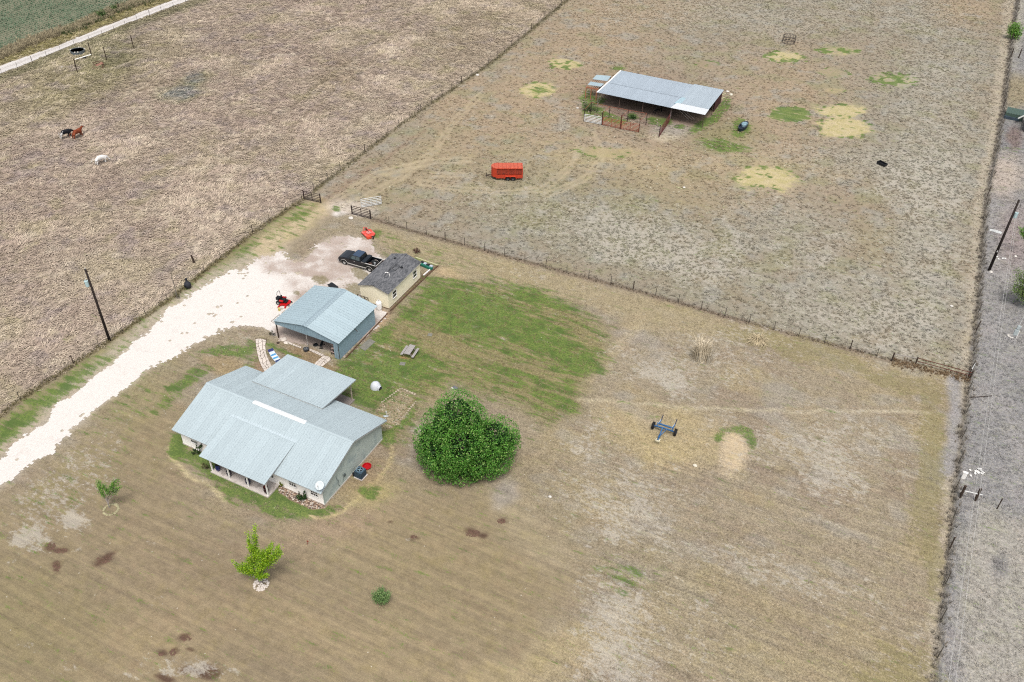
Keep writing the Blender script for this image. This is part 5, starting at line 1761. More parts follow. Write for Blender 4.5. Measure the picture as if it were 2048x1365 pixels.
MB().bb(.5, 1.0, -.75, -.1, .05, .42).build('rear_guard', M('bright_red_orange', (240, 84, 56), .5), mw, bevel=.02)

# ride-on mower by the carport
q = P(568, 607)
zm = thing('ride_on_mower', 'black and red ride-on lawn mower with folded roll bar beside the carport', 'lawn mower', q, R(8))
MRED = M('mower_red', (206, 26, 30), .4, var=.1)
MB().prism([(-.62, -.62), (.3, -.62), (.5, -.3), (.5, .3), (.3, .62), (-.62, .62)], .1, .26).build('deck', MRED, zm, bevel=.03, loc=(.35, 0, 0))
MB().bb(-.55, .55, -.32, .32, .35, .5).build('frame', BLACK, zm, bevel=.02)
MB().bb(-.25, .3, -.27, .27, .55, .68).bb(-.36, -.24, -.27, .27, .6, 1.1).build('seat', BLACK, zm, bevel=.05)
MB().bb(-.95, -.45, -.28, .28, .5, .85).build('engine', BLACK, zm, bevel=.04)
for s in (1, -1):
    MB().bb(-.35, .2, s * .42 - .1, s * .42 + .1, .5, .72).build('fender', MRED, zm, bevel=.04)
    wheel(zm, -.5, s * .48, .3, .3, .24, s, 'drive_wheel')
    wheel(zm, .85, s * .38, .15, .15, .12, s, 'caster_wheel')
    MB().tube([(.1, s * .3, .6), (.35, s * .28, 1.05), (.3, s * .05, 1.1)], .02, 6).build('control_lever', BLACK, zm)
MB().tube([(-.55, -.34, .5), (-.6, -.34, 1.55), (-.62, -.2, 1.68), (-.62, .2, 1.68), (-.6, .34, 1.55), (-.55, .34, .5)], .03, 6).build('roll_bar', BLACK, zm)
q = P(564, 616)
tag(MB().tube([(.45 * math.cos(a_), .45 * math.sin(a_), .12) for a_ in np.linspace(0, PI * 1.3, 10)], .1, 8).build('red_hose', MRED, None, loc=q), 'curved red hose piece lying in front of the lawn mower', 'hose')
tag(MB().lathe([(.14, 0), (.16, .4), (.12, .46), (.05, .5), (0, .52)], 10).build('yellow_jug', M('yellow_plastic', (224, 206, 120), .5), None, loc=P(559, 622)), 'pale yellow jug on the gravel by the carport corner', 'jug')
q = P(667, 579)
t = thing('wheelbarrow', 'dark wheelbarrow upside down behind the carport ridge', 'wheelbarrow', q, R(-15))
MB().slab([(-.7, -.4, .62), (.75, -.3, .62), (.75, .3, .62), (-.7, .4, .62)], .08).side([(-.6, .2), (.6, .3), (.75, .6), (-.7, .6)], -.3, .3, axis='y').build('tray', BLACK, t, bevel=.03, fix=True)
MB().bar((-.9, .3, .5), (.9, .2, .6), .05).bar((-.9, -.3, .5), (.9, -.2, .6), .05).bar((-.4, .3, 0), (-.4, .3, .5), .04).bar((-.4, -.3, 0), (-.4, -.3, .5), .04).build('handle', WOODG, t)
wheel(t, .95, 0, .18, .18, .08)

# blue implement carriage
BLUE = M('faded_blue_paint', (62, 110, 158), .6, var=.15, tint=(90, 130, 160))
wl, wr2 = P(1306, 856), P(1350, 870)
ang = math.atan2(wr2.y - wl.y, wr2.x - wl.x)
axL = (wr2 - wl).length
fwd2 = Vector((-math.sin(ang), math.cos(ang), 0))
im = thing('implement_carriage', 'blue steel two-wheeled implement carriage with long tongue on the dry yard', 'farm implement', (wl + wr2) / 2, ang)
MB().bar((-axL / 2 + .35, .12, .75), (axL / 2 - .3, .12, .75), .14).bar((-axL / 2 + .35, -.28, .7), (axL / 2 - .3, -.28, .7), .1).build('toolbar', BLUE, im)
MB().bar((-axL / 2, -.05, .42), (axL / 2, -.05, .42), .1).bar((-axL / 2 + .4, -.05, .42), (-axL / 2 + .4, .1, .75), .1).bar((axL / 2 - .35, -.05, .42), (axL / 2 - .35, .1, .75), .1).build('axle', BLUE, im)
MB().bar((-.15, -.2, .72), (-.1, -2.1, .5), .13).bar((.35, -.2, .72), (-.02, -1.3, .6), .07).build('tongue', BLUE, im)
MB().bar((-.1, -1.3, .6), (-.1, -1.9, .75), .2, .1).tube([(-.1, -1.6, .2), (-.1, -1.6, .95)], .04, 8).build('jack', BLUE, im)
MB().box((-.1, -2.25, .5), (.5, .12, .16)).box((.08, -2.05, .5), (.12, .35, .14)).box((-.3, -2.08, .5), (.12, .3, .14)).build('hitch', M('cream_hitch', (222, 214, 186), .7), im, bevel=.02)
for x in (-.7, .85):
    MB().bar((x, .1, .8), (x + .12, .5, 1.0), .09).build('boom_foot', BLUE, im)
    MB().bar((x + .12, .5, .95), (x + .1, 1.25, 1.15), .09).build('boom_arm', M('navy_arm', (40, 46, 70), .6), im)
    MB().tube([(x - .1, .0, .75), (x + .1, .9, 1.0)], .03, 6).build('cylinder', SILVER, im)
for s in (-1, 1):
    o = wheel(im, 0, 0, 0, .42, .26, s, rim=M('blue_rim', (60, 90, 130), .5))
    o.location = (s * axL / 2, -.05, .42)
    o.rotation_euler = (0, 0, R(90))

# ====================================================================== YARD THINGS
q = P(820, 709)
pt = thing('picnic_table', 'grey wooden picnic table with attached benches on the green lawn', 'picnic table', q, R(97))
PG = M('silver_grey_plank', (178, 172, 168), .85, var=.15, scale=3)
for k in range(5):
    MB().bb(-.9, .9, -.37 + k * .15, -.235 + k * .15, .72, .76).build('table_plank', PG, pt)
for s in (-1, 1):
    for k in range(2):
        MB().bb(-.9, .9, s * .72 - .14 + k * .145, s * .72 - .01 + k * .145, .42, .46).build('bench_plank', PG, pt)
    for x in (-.6, .6):
        MB().bar((x, s * .62, 0), (x, s * .22, .7), .09, .05).build('leg', WOODG, pt)
for x in (-.6, .6):
    MB().bar((x + .05, -.8, .4), (x + .05, .8, .4), .05, .1).bar((x + .05, -.36, .69), (x + .05, .36, .69), .05, .07).build('cross_beam', WOODG, pt)
# dog igloo
q = P(751.5, 775)
dg = thing('dog_igloo', 'white plastic dome dog house with dark arched opening on the lawn', 'dog house', q, R(-12))
m = MB()
prof = [(.62, 0), (.60, .2), (.53, .42), (.40, .62), (.22, .74), (0, .79)]
m.lathe(prof, 20)
m.f = [f for f in m.f if len(f) == 4]
m.build('dome', M('white_dome', (222, 226, 232), .5, var=.03), dg, smooth=True)
ar = [(-.25, 0), (-.27, .3), (-.19, .46), (0, .53), (.19, .46), (.27, .3), (.25, 0)]
vs = [(.38, a_, z) for a_, z in ar] + [(.80, a_, z) for a_, z in ar]
tn = MB().add(vs, [(i, i + 1, 8 + i, 7 + i) for i in range(6)])
n0 = len(tn.v)
tn.build('entry_tunnel', M('white_dome', None), dg, smooth=True)
MB().add([(.74, a_ * .9, z * .95) for a_, z in ar], [tuple(range(7))]).build('doorway_shade', M('inside_shade', (58, 58, 62), .9), dg)  # dark face stands in for the shade inside the dome
# AC condenser
q = P(721.5, 953)
ac = thing('air_conditioner', 'blue-grey outdoor air conditioner unit beside the gable wall', 'air conditioner', q, R(-2))
ACM = M('ac_blue_grey', (66, 88, 104), .5, var=.08)
MB().bb(-.44, .44, -.44, .44, .08, .98).build('casing', ACM, ac, bevel=.05)
MB().bb(-.52, .52, -.52, .52, 0, .08).build('pad', CONC, ac)
MB().lathe([(.36, .985), (.38, .995), (.38, 1.005), (.30, 1.005), (.30, .985)], 20).build('fan_guard', M('ac_top', (110, 136, 152), .5), ac)
MB().lathe([(0, .984), (.3, .984), (.3, .99), (0, .99)], 20).build('fan_well', BLACK, ac)
MB().box((0, 0, .998), (.5, .1, .012), R(20)).box((0, 0, .998), (.5, .1, .012), R(110)).lathe([(0, 1.0), (.1, 1.0), (.08, 1.03), (0, 1.03)], 10).build('fan_blade', M('ac_fan', (120, 150, 164), .5), ac)
for k in range(10):
    MB().bb(-.446, .446, -.446, .446, .16 + k * .075, .175 + k * .075).build('louvre', M('ac_louvre', (44, 60, 74), .6), ac)
q = P(734, 935)
tag(MB().lathe([(.40, 0), (.46, .16), (.48, .20), (.42, .20), (.38, .04), (0, .035)], 20).build('red_tub', M('red_plastic', (196, 24, 34), .4, var=.05), None, loc=q), 'bright red round tub on the ground behind the air conditioner', 'tub')
q = P(709, 952)
tag(MB().lathe([(.16, 0), (.2, .12), (.16, .14), (0, .14)], 10).box((-.2, .15, .1), (.3, .14, .14)).build('black_hose_box', BLACK, None, loc=q), 'black lump of hose fittings between the wall and the air conditioner', 'hose box')
# urns on the porch
for k, (x, y, c, lab) in enumerate(((-12.2, -1.35, (22, 36, 110), 'bright cobalt blue urn by the leftmost porch post'), (-10.72, -1.4, (44, 40, 66), 'dark plum-blue urn by the second porch post from the left'), (-8.3, -1.4, (30, 30, 84), 'navy blue urn by the third porch post from the left'), (-5.95, -1.45, (62, 30, 48), 'dark blue urn with red plant by the rightmost porch post'))):
    p = house_pt(x, y, .15)
    t = thing('porch_urn', lab, 'urn', p, 0, 'glazed urns on the front porch')
    MB().lathe([(.14, 0), (.24, .25), (.27, .5), (.2, .72), (.24, .8), (.19, .8), (.17, .66), (0, .64)], 16).build('pot', M('glaze%d' % k, c, .2, spec=.6, var=.1), t, smooth=True)
    mb = MB()
    for i in range(26):
        a_, rr, zz = random.uniform(0, 6.3), random.uniform(0, .16), random.uniform(.7, 1.05)
        d_ = Vector((math.cos(a_), math.sin(a_), random.uniform(.2, .8))) * .13
        s_ = Vector((-math.sin(a_), math.cos(a_), 0)) * .05
        b_ = Vector((rr * math.cos(a_), rr * math.sin(a_), zz))
        mb.add([b_ - s_, b_ + s_, b_ + d_ + s_ * .4, b_ + d_ - s_ * .4], [(0, 1, 2, 3)])
    mb.build('foliage', M('urn_plant_red', (130, 60, 44), .8) if k == 3 else M('urn_plant', (70, 78, 50), .8), t)
# lounge chair / blue and white
q0, q1 = P(543, 709), P(557, 727)
ang = math.atan2(q1.y - q0.y, q1.x - q0.x)
lc = thing('lounge_chair', 'blue and white striped folding lounge chair by the stone path', 'lounge chair', (q0 + q1) / 2, ang)
LLn = (q1 - q0).length + .25
BL = [(40, 50, 110), (220, 228, 236), (90, 160, 210), (236, 240, 244), (96, 170, 216), (230, 236, 240), (50, 70, 120)]
for k, c in enumerate(BL):
    x0_, x1_ = -LLn / 2 + LLn * k / 7, -LLn / 2 + LLn * (k + 1) / 7
    z0_, z1_ = (.75 - k * .18, .75 - (k + 1) * .18) if k < 2 else (.39, .39)
    MB().slab([(x0_, -.33, z0_), (x1_, -.33, z1_), (x1_, .33, z1_), (x0_, .33, z0_)], .03).build('seat_strip', M('strip%d' % k, c, .7, var=.05), lc)
MB().bar((-LLn / 2 + LLn * 2 / 7, -.35, .37), (LLn / 2, -.35, .37), .03).bar((-LLn / 2 + LLn * 2 / 7, .35, .37), (LLn / 2, .35, .37), .03).build('frame', SILVER, lc)
for x in (-.4, LLn / 2 - .1):
    for s in (-1, 1):
        MB().bar((x, s * .34, 0), (x + .08, s * .34, .37), .03).build('leg', SILVER, lc)
# chiminea
q = P(377, 577)
ch = thing('metal_chiminea', 'black iron chiminea stove with short flue beside the drive', 'chiminea', q, 0)
MB().lathe([(.16, .1), (.36, .22), (.44, .5), (.40, .8), (.24, 1.0), (.13, 1.1), (.11, 1.5), (.14, 1.52), (.11, 1.56), (0, 1.56)], 16).build('stove', M('iron_grey', (48, 50, 58), .7, var=.15), ch, smooth=True)
MB().bb(-.15, .15, -.48, -.40, .4, .7).build('door', BLACK, ch)
for a_ in (.5, 2.6, 4.7):
    MB().bar((.3 * math.cos(a_), .3 * math.sin(a_), 0), (.2 * math.cos(a_), .2 * math.sin(a_), .3), .06).build('leg', BLACK, ch)

# stock tank with pipe
q = P(156, 106)
st = thing('stock_tank', 'round metal stock tank full of water near the pale lane', 'water tank', q, 0)
MB().lathe([(1.32, 0), (1.35, .55), (1.38, .6), (1.30, .6), (1.28, .1), (0, .1)], 32).build('tank_wall', M('tank_galv', (120, 128, 132), .6, var=.15), st)
wt = NT('tank_water')
wt.set(alb((136, 166, 178)), .25, 0, .4)
MB().lathe([(0, .50), (1.285, .50)], 32).build('water', wt.m, st)
for k, a_ in enumerate((R(125), R(50), R(-38), R(-62), R(205))):
    MB().box((1.36 * math.cos(a_), 1.36 * math.sin(a_), .6), (.28, .22, .16)).build('weight_stone', M('white_rock', None), st, bevel=.04)
tag(MB().tube([P(150, 119.5, .35), P(182, 109.5, .5)], .09, 8).build('white_pipe', WHITE, None), 'long white pipe lying in front of the stock tank', 'pipe')
q = P(169, 117)
tag(MB().lathe([(.3, 0), (.34, .3), (.28, .3), (.26, .04), (0, .04)], 14).build('black_bucket', BLACK, None, loc=q), 'black bucket on the mud below the stock tank', 'bucket')


def ring_feeder(q, r, h, label, mat, top=True, nb=12, broken=False):
    t = thing('hay_ring_feeder', label, 'hay feeder', q, 0)
    for z in (.08, h * .45, h):
        m_ = MB()
        n_ = 28
        e_ = n_ if not broken or z < .2 else int(n_ * .55)
        m_.tube([(r * math.cos(2 * PI * k / n_), r * math.sin(2 * PI * k / n_), z) for k in range(e_ + 1)], .045, 6)
        m_.build('hoop', mat, t)
    for k in range(nb):
        a_ = 2 * PI * k / nb
        if broken and k > nb * .55:
            continue
        MB().tube([(r * math.cos(a_), r * math.sin(a_), 0), (r * math.cos(a_ + .1), r * math.sin(a_ + .1), h)], .035, 6).build('upright_bar', mat, t)
    if top:
        for k in range(6):
            x = -r + (k + .5) * 2 * r / 6
            y = math.sqrt(max(.01, r * r - x * x))
            MB().tube([(x, -y, h + .02), (x, y, h + .02)], .035, 6).build('top_bar', mat, t)
    return t


ring_feeder(P(1577, 85), 1.35, 1.35, 'dark cage-like round hay feeder alone in the far pasture', M('feeder_dark', (70, 64, 62), .7))
ring_feeder(P(197, 135), 1.05, .7, 'broken rusty ring feeder in the pasture near the stock tank', RUST, False, 12, True)
tag(MB().slab([P(190, 130.5, .7), P(204, 124, .8), P(207, 127, .5), P(194, 133, .4)], .05).build('rusty_sheet', M('rusty_pink', (176, 130, 112), .8), None), 'bent rusty sheet across the broken ring feeder', 'metal sheet')
# troughs
q0, q1 = P(1480, 262.5), P(1491, 251.5)
t = thing('water_trough', 'dark oval water trough with pale inner end on the green patch', 'trough', (q0 + q1) / 2, math.atan2(q1.y - q0.y, q1.x - q0.x))
Lh = (q1 - q0).length / 2 + .3
m_ = Matrix.Diagonal((1, 1, 1))
MB().lathe([(.62, 0), (.66, .62), (.70, .66), (.58, .66), (.56, .25), (0, .25)], 20, sy=1, m=Matrix.Diagonal((Lh / .62, .95, 1.0))).build('tub', M('dark_trough', (42, 50, 66), .5), t)
tag(MB().lathe([(.3, .27), (.52, .28), (.54, .64), (.50, .64), (.4, .3), (0, .29)][::-1], 16, (0, 0, .03), m=Matrix.Diagonal((1.4, .9, 1.0))).build('liner', M('pale_liner', (160, 190, 200), .5), t, loc=(Lh * .35, 0, 0)), 'pale grey inner tub at the far end')
q0, q1 = P(1757, 327.5), P(1770, 334)
t = thing('feed_trough', 'small black rectangular feed trough on the open pasture at right', 'trough', (q0 + q1) / 2, math.atan2(q1.y - q0.y, q1.x - q0.x))
MB().bb(-.75, .75, -.4, .4, .15, .2).bb(-.75, .75, -.42, -.36, .2, .5).bb(-.75, .75, .36, .42, .2, .5).bb(-.78, -.72, -.42, .42, .2, .5).bb(.72, .78, -.42, .42, .2, .5).build('tub', BLACK, t, bevel=.03)
for x in (-.65, .65):
    for y in (-.33, .33):
        MB().bb(x - .04, x + .04, y - .04, y + .04, 0, .16).build('leg', BLACK, t)

# ====================================================================== SMALL LOOSE THINGS
WROCK = M('white_rock', None)


def rock_mesh(r, seed, flat=.6):
    rnd = random.Random(seed)
    return MB().lathe([(r * rnd.uniform(.7, .9), 0), (r, r * .3 * flat), (r * rnd.uniform(.6, .85), r * .8 * flat), (0, r * flat)], 7, m=Matrix.Diagonal((rnd.uniform(.8, 1.2), rnd.uniform(.7, 1.1), 1)))


for k, (px, py, r_, lab, m_) in enumerate(((702, 437.5, .42, 'round white rock just left of the brown gate and red mower deck', WROCK), (1390, 932, .24, 'small white block on the dry yard below the blue implement', M('block_cream', (232, 224, 204), .8)), (1368, 376, .3, 'pale flat stone in the middle of the upper pasture', WROCK), (955, 151, .4, 'white stone at the foot of the fence between the pastures', WROCK), (1155, 217, .3, 'white stone left of the barn pens', WROCK), (124, 135, .2, 'small white stone in the pasture left of the tall post', WROCK), (1903, 613, .24, 'white stone in the pasture close to the east fence', WROCK), (1455, 184, .38, 'upper white rock off the right end of the barn', WROCK), (1462, 190.5, .42, 'lower cream rock off the right end of the barn', M('block_cream', None)), (2031, 513.5, .25, 'white stone beyond the right utility pole', WROCK), (1100, 994, .2, 'small white scrap on the yard right of the big tree', WROCK))):
    tag(rock_mesh(r_, k).build('white_stone', m_, None, loc=P(px, py)), lab, 'stone', 'scattered white stones')
for k, (pa, pb, w_, lab, m_) in enumerate((((1443, 191), (1452, 187), .12, 'upper pale pole lying off the right end of the barn', M('pale_board', None)), ((1441, 198.5), (1453, 194), .14, 'lower pale pole lying off the right end of the barn', M('pale_board', None)), ((1890, 786), (1946, 782), .05, 'thin dark pole lying beyond the east fence', DARKW), ((1352, 374), (1364, 378), .12, 'short pale board on the upper pasture', M('pale_board', None)), ((1897, 1051), (1906, 1050), .14, 'dark stick lying across the base of the east fence', DARKW))):
    a, b = P(*pa, .06), P(*pb, .06)
    if k == 2:
        a, b = P(1934, 796, .1), P(1984, 792, .12)
    tag(MB().bar(a, b, w_, .06).build('loose_pole', m_), lab, 'pole')
q = P(1992, 463)
tag(MB().slab([(-.9, -.3, .04), (.7, -.55, .04), (.85, .1, .05), (.1, .35, .04), (-.8, .3, .04)], .03).build('loose_white_sheet', M('white_panel', (214, 216, 212), .6, var=.05), None, loc=q), 'flat white panel lying beside the fence near the right utility pole', 'panel')
t = thing('white_debris', 'scattered white scraps on the grey ground beyond the east fence', 'debris', P(1955, 945))
for k in range(13):
    MB().slab([(-.16, -.1, 0), (.14, -.12, .02), (.17, .1, .03), (-.1, .13, .01)], .02).build('scrap', M('scrap_white', (238, 236, 230), .7), t, loc=(random.gauss(0, .33), random.gauss(0, .4), .05), rot=(random.uniform(-.3, .3), random.uniform(-.3, .3), random.uniform(0, 6)))
t = thing('white_debris', 'few pale scraps beside the right utility pole foot', 'debris', P(2006, 518))
for k in range(6):
    MB().slab([(-.2, -.08, 0), (.14, -.12, .02), (.17, .1, .03), (-.1, .13, .01)], .02).build('scrap', M('scrap_white', None), t, loc=(random.gauss(0, .5), random.gauss(0, .3), .05), rot=(random.uniform(-.2, .2), 0, random.uniform(0, 6)))
q = P(1926, 957)
tag(MB().bb(-.2, .2, -.12, .12, .0, .85).bb(-.24, .24, -.15, .15, .85, .9).build('white_box', WHITE, None, loc=q, bevel=.02), 'upright white box on the east fence line above the braced posts', 'box')
q = P(615, 1089)
t = thing('survey_flag', 'tiny red marker stake standing in the dry lawn', 'marker', q, 0)
MB().tube([(0, 0, 0), (0, 0, .55)], .02, 5).build('stake', M('stake_red', (170, 40, 34), .6), t)
MB().slab([(0, 0, .4), (.16, .03, .4), (.16, .03, .55), (0, 0, .55)], .01).build('flag', M('stake_red', None), t)
q = P(910, 777)
t = thing('well_cover', 'low grey slab cover with white edge above the big tree', 'well cover', q, R(-15))
MB().bb(-.3, .3, -.22, .22, 0, .12).build('slab', M('grey_stone', None), t, bevel=.03)
MB().bb(-.3, .1, -.27, -.22, .0, .14).build('edge', WHITE, t)
for k, (px, py, rx, ry, lab) in enumerate(((734, 690, 1.1, .55, 'flat grey slab set in the lawn beside the carport wall'), (805, 728, .35, .3, 'small grey paver below the picnic table'), (860, 670, .3, .3, 'small grey paver in the lawn right of the picnic table'))):
    o = MB().prism([(-rx, -ry * .9), (rx * .9, -ry), (rx, ry * .8), (-rx * .8, ry)], -.02, .03).build('paving_slab', M('lawn_slab', (136, 134, 124), .9, var=.2), None, loc=P(px, py), rot=(0, 0, R(88 if k == 0 else 20)))
    tag(o, lab, 'paving slab')

# stone paths --------------------------------------------------------
LIME = M('limestone_flag', (226, 214, 202), .9, var=.10, scale=2, vary=.09, bump=.2)


def ribbon_path(label, left, right, nu, nv, name='stone_path'):
    lp, rp = [P(*p) for p in left], [P(*p) for p in right]

    def at(ps, s):
        s = s * (len(ps) - 1)
        i = min(int(s), len(ps) - 2)
        return ps[i] + (ps[i + 1] - ps[i]) * (s - i)
    pt_ = lambda u, v: at(lp, v) * (1 - u) + at(rp, v) * u
    base = MB()
    N = 24
    vs = [pt_(u, k / N) + Vector((0, 0, .012)) for k in range(N + 1) for u in (0, 1)]
    base.add(vs, [(2 * k, 2 * k + 1, 2 * k + 3, 2 * k + 2) for k in range(N)])
    root = tag(base.build(name, M('path_soil', (112, 96, 78), .95, var=.3)), kind='structure')
    rnd = random.Random(5)
    G = {}
    for i in range(nu + 1):
        for j in range(nv + 1):
            G[i, j] = (min(1, max(0, (i + (rnd.uniform(-.33, .33) if 0 < i < nu else rnd.uniform(-.05, .08))) / nu)), min(1, max(0, (j + rnd.uniform(-.36, .36) + (i % 2) * .3) / nv)))
    for i in range(nu):
        for j in range(nv):
            cs = [G[i, j], G[i + 1, j], G[i + 1, j + 1], G[i, j + 1]]
            cu, cv = sum(c[0] for c in cs) / 4, sum(c[1] for c in cs) / 4
            pw = [pt_(*c) for c in cs]
            cw = sum(pw, Vector()) / 4
            poly = []
            for a_, b_ in zip(pw, pw[1:] + pw[:1]):
                poly.append(cw + (a_ - cw) * .90)
                mm = (a_ + b_) / 2
                poly.append(cw + (mm - cw) * rnd.uniform(.86, .96))
            h_ = rnd.uniform(.05, .07)
            n_ = len(poly)
            mb = MB().add([(p.x - cw.x, p.y - cw.y, 0) for p in poly] + [((p.x - cw.x) * .95, (p.y - cw.y) * .95, h_) for p in poly], [tuple(range(n_, 2 * n_))] + [(k, (k + 1) % n_, n_ + (k + 1) % n_, n_ + k) for k in range(n_)])
            mb.build('flagstone', LIME, root, loc=(cw.x, cw.y, .0), fix=True)
    return root


Z7 = lambda x, y: (480 + x * .11719, 660 + y * .11719)
ribbon_path('', [Z7(258, 150), Z7(275, 300), Z7(300, 450), Z7(350, 600), Z7(420, 720), Z7(520, 850)], [Z7(462, 150), Z7(428, 260), Z7(455, 430), Z7(505, 540), Z7(560, 650), Z7(660, 780)], 3, 11)
ribbon_path('', [Z7(1440, 430), Z7(1350, 500), Z7(1260, 590), Z7(1180, 690)], [Z7(1585, 485), Z7(1500, 560), Z7(1385, 645), Z7(1290, 750)], 3, 5)
ribbon_path('', [Z7(1180, 318), Z7(1320, 370), Z7(1445, 432)], [Z7(1165, 352), Z7(1290, 410), Z7(1400, 455)], 1, 6, 'stone_kerb')
ribbon_path('', [Z7(830, 205), Z7(960, 262), Z7(1060, 296)], [Z7(826, 238), Z7(950, 290), Z7(1050, 320)], 1, 5, 'stone_kerb')
for k, (x, y, r_) in enumerate(((710, 155, .22), (752, 168, .42), (790, 222, .32), (650, 225, .2))):
    tag(rock_mesh(r_, 50 + k, .45).build('kerb_rock', LIME if k < 3 else DARKW, None, loc=P(*Z7(x, y))), ['small cream rock nearest the dark carport post', 'broad cream rock second along the carport front edge', 'cream rock just before the line of kerb stones', 'small dark rock left of the cream rocks by the carport'][k], 'rock', 'rocks along the carport front')

# rock bed in front of the house -------------------------------------
rnd = random.Random(3)
bedp = [(551, 975), (566, 972), (650, 1010), (645, 1018), (620, 1018), (590, 1003), (560, 985)]
RB = [M('bed_stone_a', (196, 172, 150), .9), M('bed_stone_b', (140, 110, 92), .9), M('bed_stone_c', (214, 204, 190), .9), M('bed_stone_d', (110, 96, 86), .9)]


def inside(p, poly):
    c = False
    n_ = len(poly)
    for i in range(n_):
        x0_, y0_ = poly[i]
        x1_, y1_ = poly[(i + 1) % n_]
        if (y0_ > p[1]) != (y1_ > p[1]) and p[0] < (x1_ - x0_) * (p[1] - y0_) / (y1_ - y0_) + x0_:
            c = not c
    return c


def stones_in(poly, n_, r0, r1, name, parent, mats, origin):
    per = [MB() for _ in mats]
    k = 0
    while k < n_:
        p = (rnd.uniform(min(a_[0] for a_ in poly), max(a_[0] for a_ in poly)), rnd.uniform(min(a_[1] for a_ in poly), max(a_[1] for a_ in poly)))
        if not inside(p, poly):
            continue
        k += 1
        w_ = P(*p) - origin
        r_ = rnd.uniform(r0, r1)
        per[k % len(mats)].lathe([(r_ * .8, 0), (r_, r_ * .3), (r_ * .6, r_ * .6), (0, r_ * .7)], 5, (w_.x, w_.y, .0), sy=rnd.uniform(.6, 1))
    for mb, m_ in zip(per, mats):
        tag(mb.build(name, m_, parent), kind='stuff')


o = P(600, 995)
rbt = thing('rock_bed', 'bed of brown and cream stones below the right front windows', 'rock bed', o)
stones_in(bedp, 700, .05, .13, 'bed_stones', rbt, RB, o)
o = P(795, 820)
gbt = thing('garden_bed', 'overgrown rectangular garden bed edged with stones near the house corner', 'garden bed', o)
gb = [(760, 808), (802, 777), (833, 790), (833, 802), (800, 842), (778, 862), (752, 852), (752, 822)]
stones_in(gb, 260, .04, .10, 'bed_clods', gbt, [M('clod_pale', (196, 180, 156), .95), M('clod_green', (104, 116, 74), .95), M('clod_brown', (150, 126, 98), .95)], o)
for (a_, b_) in (((762, 806), (802, 777)), ((802, 777), (832, 790)), ((833, 802), (800, 842))):
    A_, B_ = P(*a_) - o, P(*b_) - o
    n_ = int((B_ - A_).length / .3)
    for k in range(n_):
        p_ = A_ + (B_ - A_) * ((k + .5) / n_)
        rock_mesh(rnd.uniform(.11, .17), k + 9).build('edging_stone', M('edge_stone', (186, 172, 150), .9, vary=.12), gbt, loc=(p_.x, p_.y, 0))


def stone_ring(px, py, r_, label, n_=18, mat=LIME):
    t = thing('stone_ring', label, 'stone ring', P(px, py))
    for k in range(n_):
        a_ = 2 * PI * k / n_ + rnd.uniform(-.08, .08)
        rock_mesh(rnd.uniform(.11, .18), k + 30).build('ring_stone', mat, t, loc=(r_ * math.cos(a_), r_ * math.sin(a_), 0), rot=(0, 0, rnd.uniform(0, 6)))
    return t


t = stone_ring(522, 1170, .62, 'heaped ring of cream stones around the yellow-green tree', 16)
o = P(522, 1170)
for k in range(40):
    a_, r2 = rnd.uniform(0, 6.28), .6 * math.sqrt(rnd.random())
    rock_mesh(rnd.uniform(.08, .14), k + 70).build('heap_stone', LIME, t, loc=(r2 * math.cos(a_), r2 * math.sin(a_), .02 + .06 * rnd.random()))
stone_ring(222, 1020, .68, 'low ring of pale stones around the thin sapling at left', 20, M('ring_buff', (176, 168, 132), .9, vary=.1))
# soil clods on the lawn
for px, py, rx, ry, n_, lab in ((945, 1067, 15, 7, 40, 'largest patch of dark brown soil clods on the dry lawn below the big tree'), (1003, 1043, 8, 5, 20, 'dark soil clods up and right of the largest patch'), (103, 1093, 8, 8, 20, 'round patch of dark clods at left, uppermost of three'), (121, 1102, 13, 5, 22, 'broad patch of dark clods at left, middle of three'), (113, 1133, 7, 10, 18, 'narrow patch of dark clods at left, lowest of three'), (210, 1120, 18, 6, 16, 'grey-brown slanting patch of clods right of the sapling patch'), (372, 1278, 11, 5, 18, 'dark clods near the bottom edge, highest of the cluster'), (346, 1305, 6, 6, 12, 'dark clods near the bottom edge, in the middle of the cluster'), (322, 1308, 6, 4, 8, 'dark clods near the bottom edge, leftmost of the cluster'), (828, 1074, 8, 3, 10, 'thin line of dark clods below the air conditioner side lawn')):
    o = P(px, py)
    mb = MB()
    for k in range(n_ * 3):
        a_, s_ = rnd.uniform(0, 6.28), math.sqrt(rnd.random())
        w_ = P(px + rx * s_ * math.cos(a_), py + ry * s_ * math.sin(a_)) - o
        r_ = rnd.uniform(.03, .09)
        mb.lathe([(r_, -.02), (r_ * .9, r_ * .2), (0, r_ * .4)], 5, (w_.x, w_.y, 0))
    tag(mb.build('soil_clods', M('dark_soil', (112, 86, 72), .95, var=.25), None, loc=o), lab, 'soil clods', kind='stuff')

# ====================================================================== PLANTS
def leaf_material(name, c1, c2, c3, sss=True):
    t = NT(name)
    a = t.n('Attribute', attribute_name='leaf').outputs['Fac']
    p = t.n('NewGeometry').outputs['Position']
    n_ = t.noise(p, 1.1, 3, .6)
    col = t.mix(t.step(a, .0, .55), alb(c1), alb(c2))
    col = t.mix(t.step(a, .72, 1.0), col, alb(c3))
    k = t.remap(n_, .35, .65, .80, 1.22)
    col = t.mix(1.0, col, t.n('CombineColor', {0: k, 1: k, 2: k}).outputs[0], 'MULTIPLY')
    t.set(col, .55, 0, .3)
    tr = t.n('BsdfTranslucent', {'Color': col})
    mx = t.n('MixShader', {0: .25})
    t.t.links.new(t.b.outputs[0], mx.inputs[1])
    t.t.links.new(tr.outputs[0], mx.inputs[2])
    t.t.links.new(mx.outputs[0], t.out.inputs['Surface'])
    return t.m


